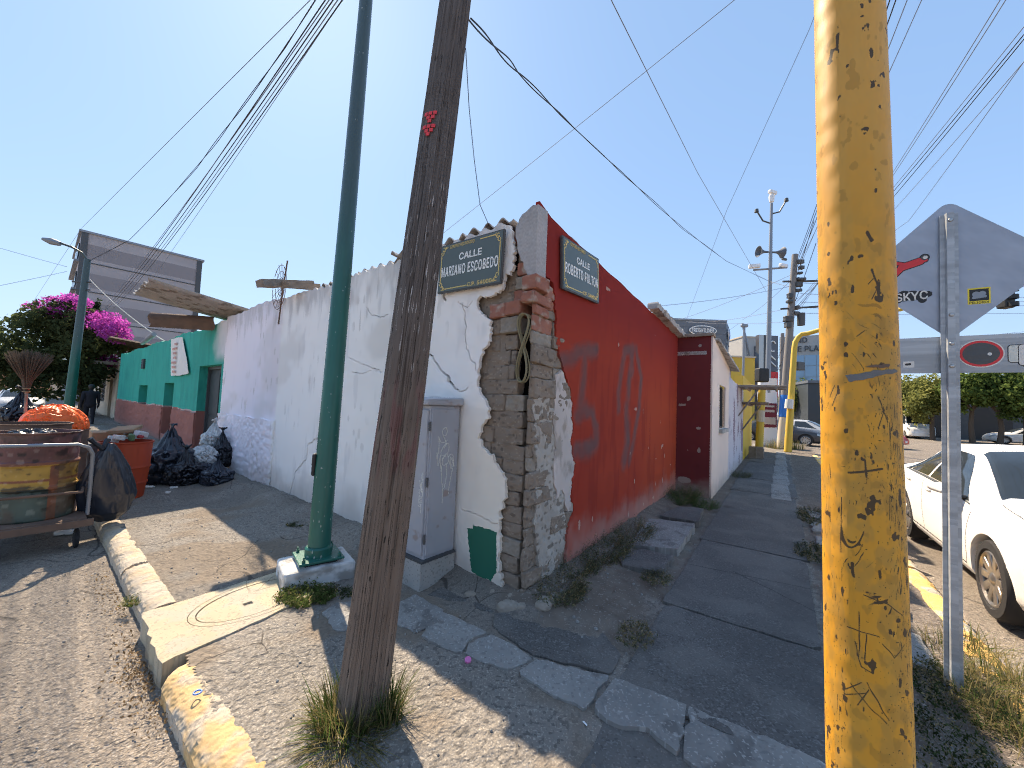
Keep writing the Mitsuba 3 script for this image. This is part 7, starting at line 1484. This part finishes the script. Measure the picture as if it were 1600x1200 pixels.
for (a, b, lb) in [((6.455, 17.000, 6.260), tuple(up_at(8.0)), 'grey cable rising from behind the red wall to the utility pole top'), ((12.069, 28.000, 8.282), (13.792, 19.000, 8.643), 'long cable from the dealership to the utility pole'), ((15.519, 34.000, 9.517), tuple(up_at(6.9)), 'second cable from the dealership to the utility pole'), ((13.539, 30.000, 8.681), tuple(up_at(6.2)), 'lower sagging cable from the dealership to the utility pole'), ((17.989, 30.000, 8.964), tuple(up_at(8.4)), 'steep cable from the thin pole to the utility pole'), ((16.233, 30.000, 7.618), (17.738, 30.000, 8.698), 'short cable from the oval sign to the thin pole')]:
    cable(lb, [a, b], .14, .014)
RG = 'cables fanning from the utility pole behind the thick yellow pole'
for i, (h, xe, ye_, dd_) in enumerate([(9.0, 1395, -40, 5.5), (8.8, 1404, -40, 5.6), (8.5, 1412, -40, 5.7), (8.2, 1433, -40, 6), (8.6, 1458, -40, 6.4)]):
    pe = {0: (5.543, 5.500, 8.361), 1: (5.733, 5.600, 8.488), 2: (5.936, 5.700, 8.615), 3: (6.451, 6.000, 8.993), 4: (7.165, 6.400, 9.498)}[i]
    cable(f'{["leftmost", "second", "third", "fourth", "rightmost"][i]} of the five cables rising steeply behind the thick yellow pole', [tuple(up_at(h)), pe, tuple(np.array(pe) + (np.array(pe) - up_at(h)) * .35)], .12, .011, 'cable_black' if i < 3 else 'cable_grey', RG)
uq = 0; UG = 'cables crossing the upper right sky'
for (a, b, mt) in [((11.802, 12.000, 9.218), (6.603, 5.000, 7.578), 'cable_grey'), ((11.801, 12.000, 9.112), (6.683, 5.000, 7.582), 'cable_grey'), ((11.796, 12.000, 8.645), (7.920, 5.500, 7.998), 'cable_black'), ((11.898, 12.000, 8.586), (7.917, 5.500, 7.926), 'cable_black'), ((11.902, 12.000, 8.904), (7.924, 5.500, 8.132), 'cable_grey'), ((13.997, 14.000, 9.385), (8.623, 6.000, 8.077), 'cable_grey'), ((14.592, 14.000, 9.041), (8.627, 6.000, 8.188), 'cable_grey')]:
    uq += 1; cable(f'{["uppermost", "second", "third", "fourth", "fifth", "sixth", "lowest"][uq - 1]} cable crossing the sky at the upper right', [tuple(up_at(5.9 + .18 * uq)), a, b, tuple(np.array(b) + (np.array(b) - np.array(a)) * .5)], .03, .010, mt, UG)
HG = 'level cables beyond the diamond sign'
for i, (a, b) in enumerate([((14.276, 19.000, 8.269), (31.846, 22.000, 9.719)), ((14.277, 19.000, 7.714), (31.824, 22.000, 9.113)), ((14.277, 19.000, 7.290), (31.817, 22.000, 8.886)), ((14.277, 19.000, 6.997), (31.809, 22.000, 8.659)), ((14.599, 19.000, 6.718), (31.793, 22.000, 8.206)), ((35.183, 30.000, 8.232), (37.536, 26.000, 8.341))]):
    cable(f'{["highest", "second", "third", "fourth", "fifth", "lowest"][i]} level cable stretching right beyond the diamond sign', [a, b], .04, .016, 'cable_grey', HG)
for i, (a, b) in enumerate([((13.966, 18.800, 8.582), (12.622, 16.000, 9.938)), ((13.904, 18.800, 7.286), (12.703, 16.000, 8.962)), ((13.810, 18.800, 6.318), (18.013, 26.000, 5.435)), ((13.780, 18.800, 5.677), (20.290, 30.000, 3.988))]):
    cable(['short dark cable rising beside the utility pole', 'second short cable rising beside the utility pole', 'guy cable sloping down left of the utility pole', 'lower guy cable left of the utility pole'][i], [a, b], .1, .014, 'cable_black')
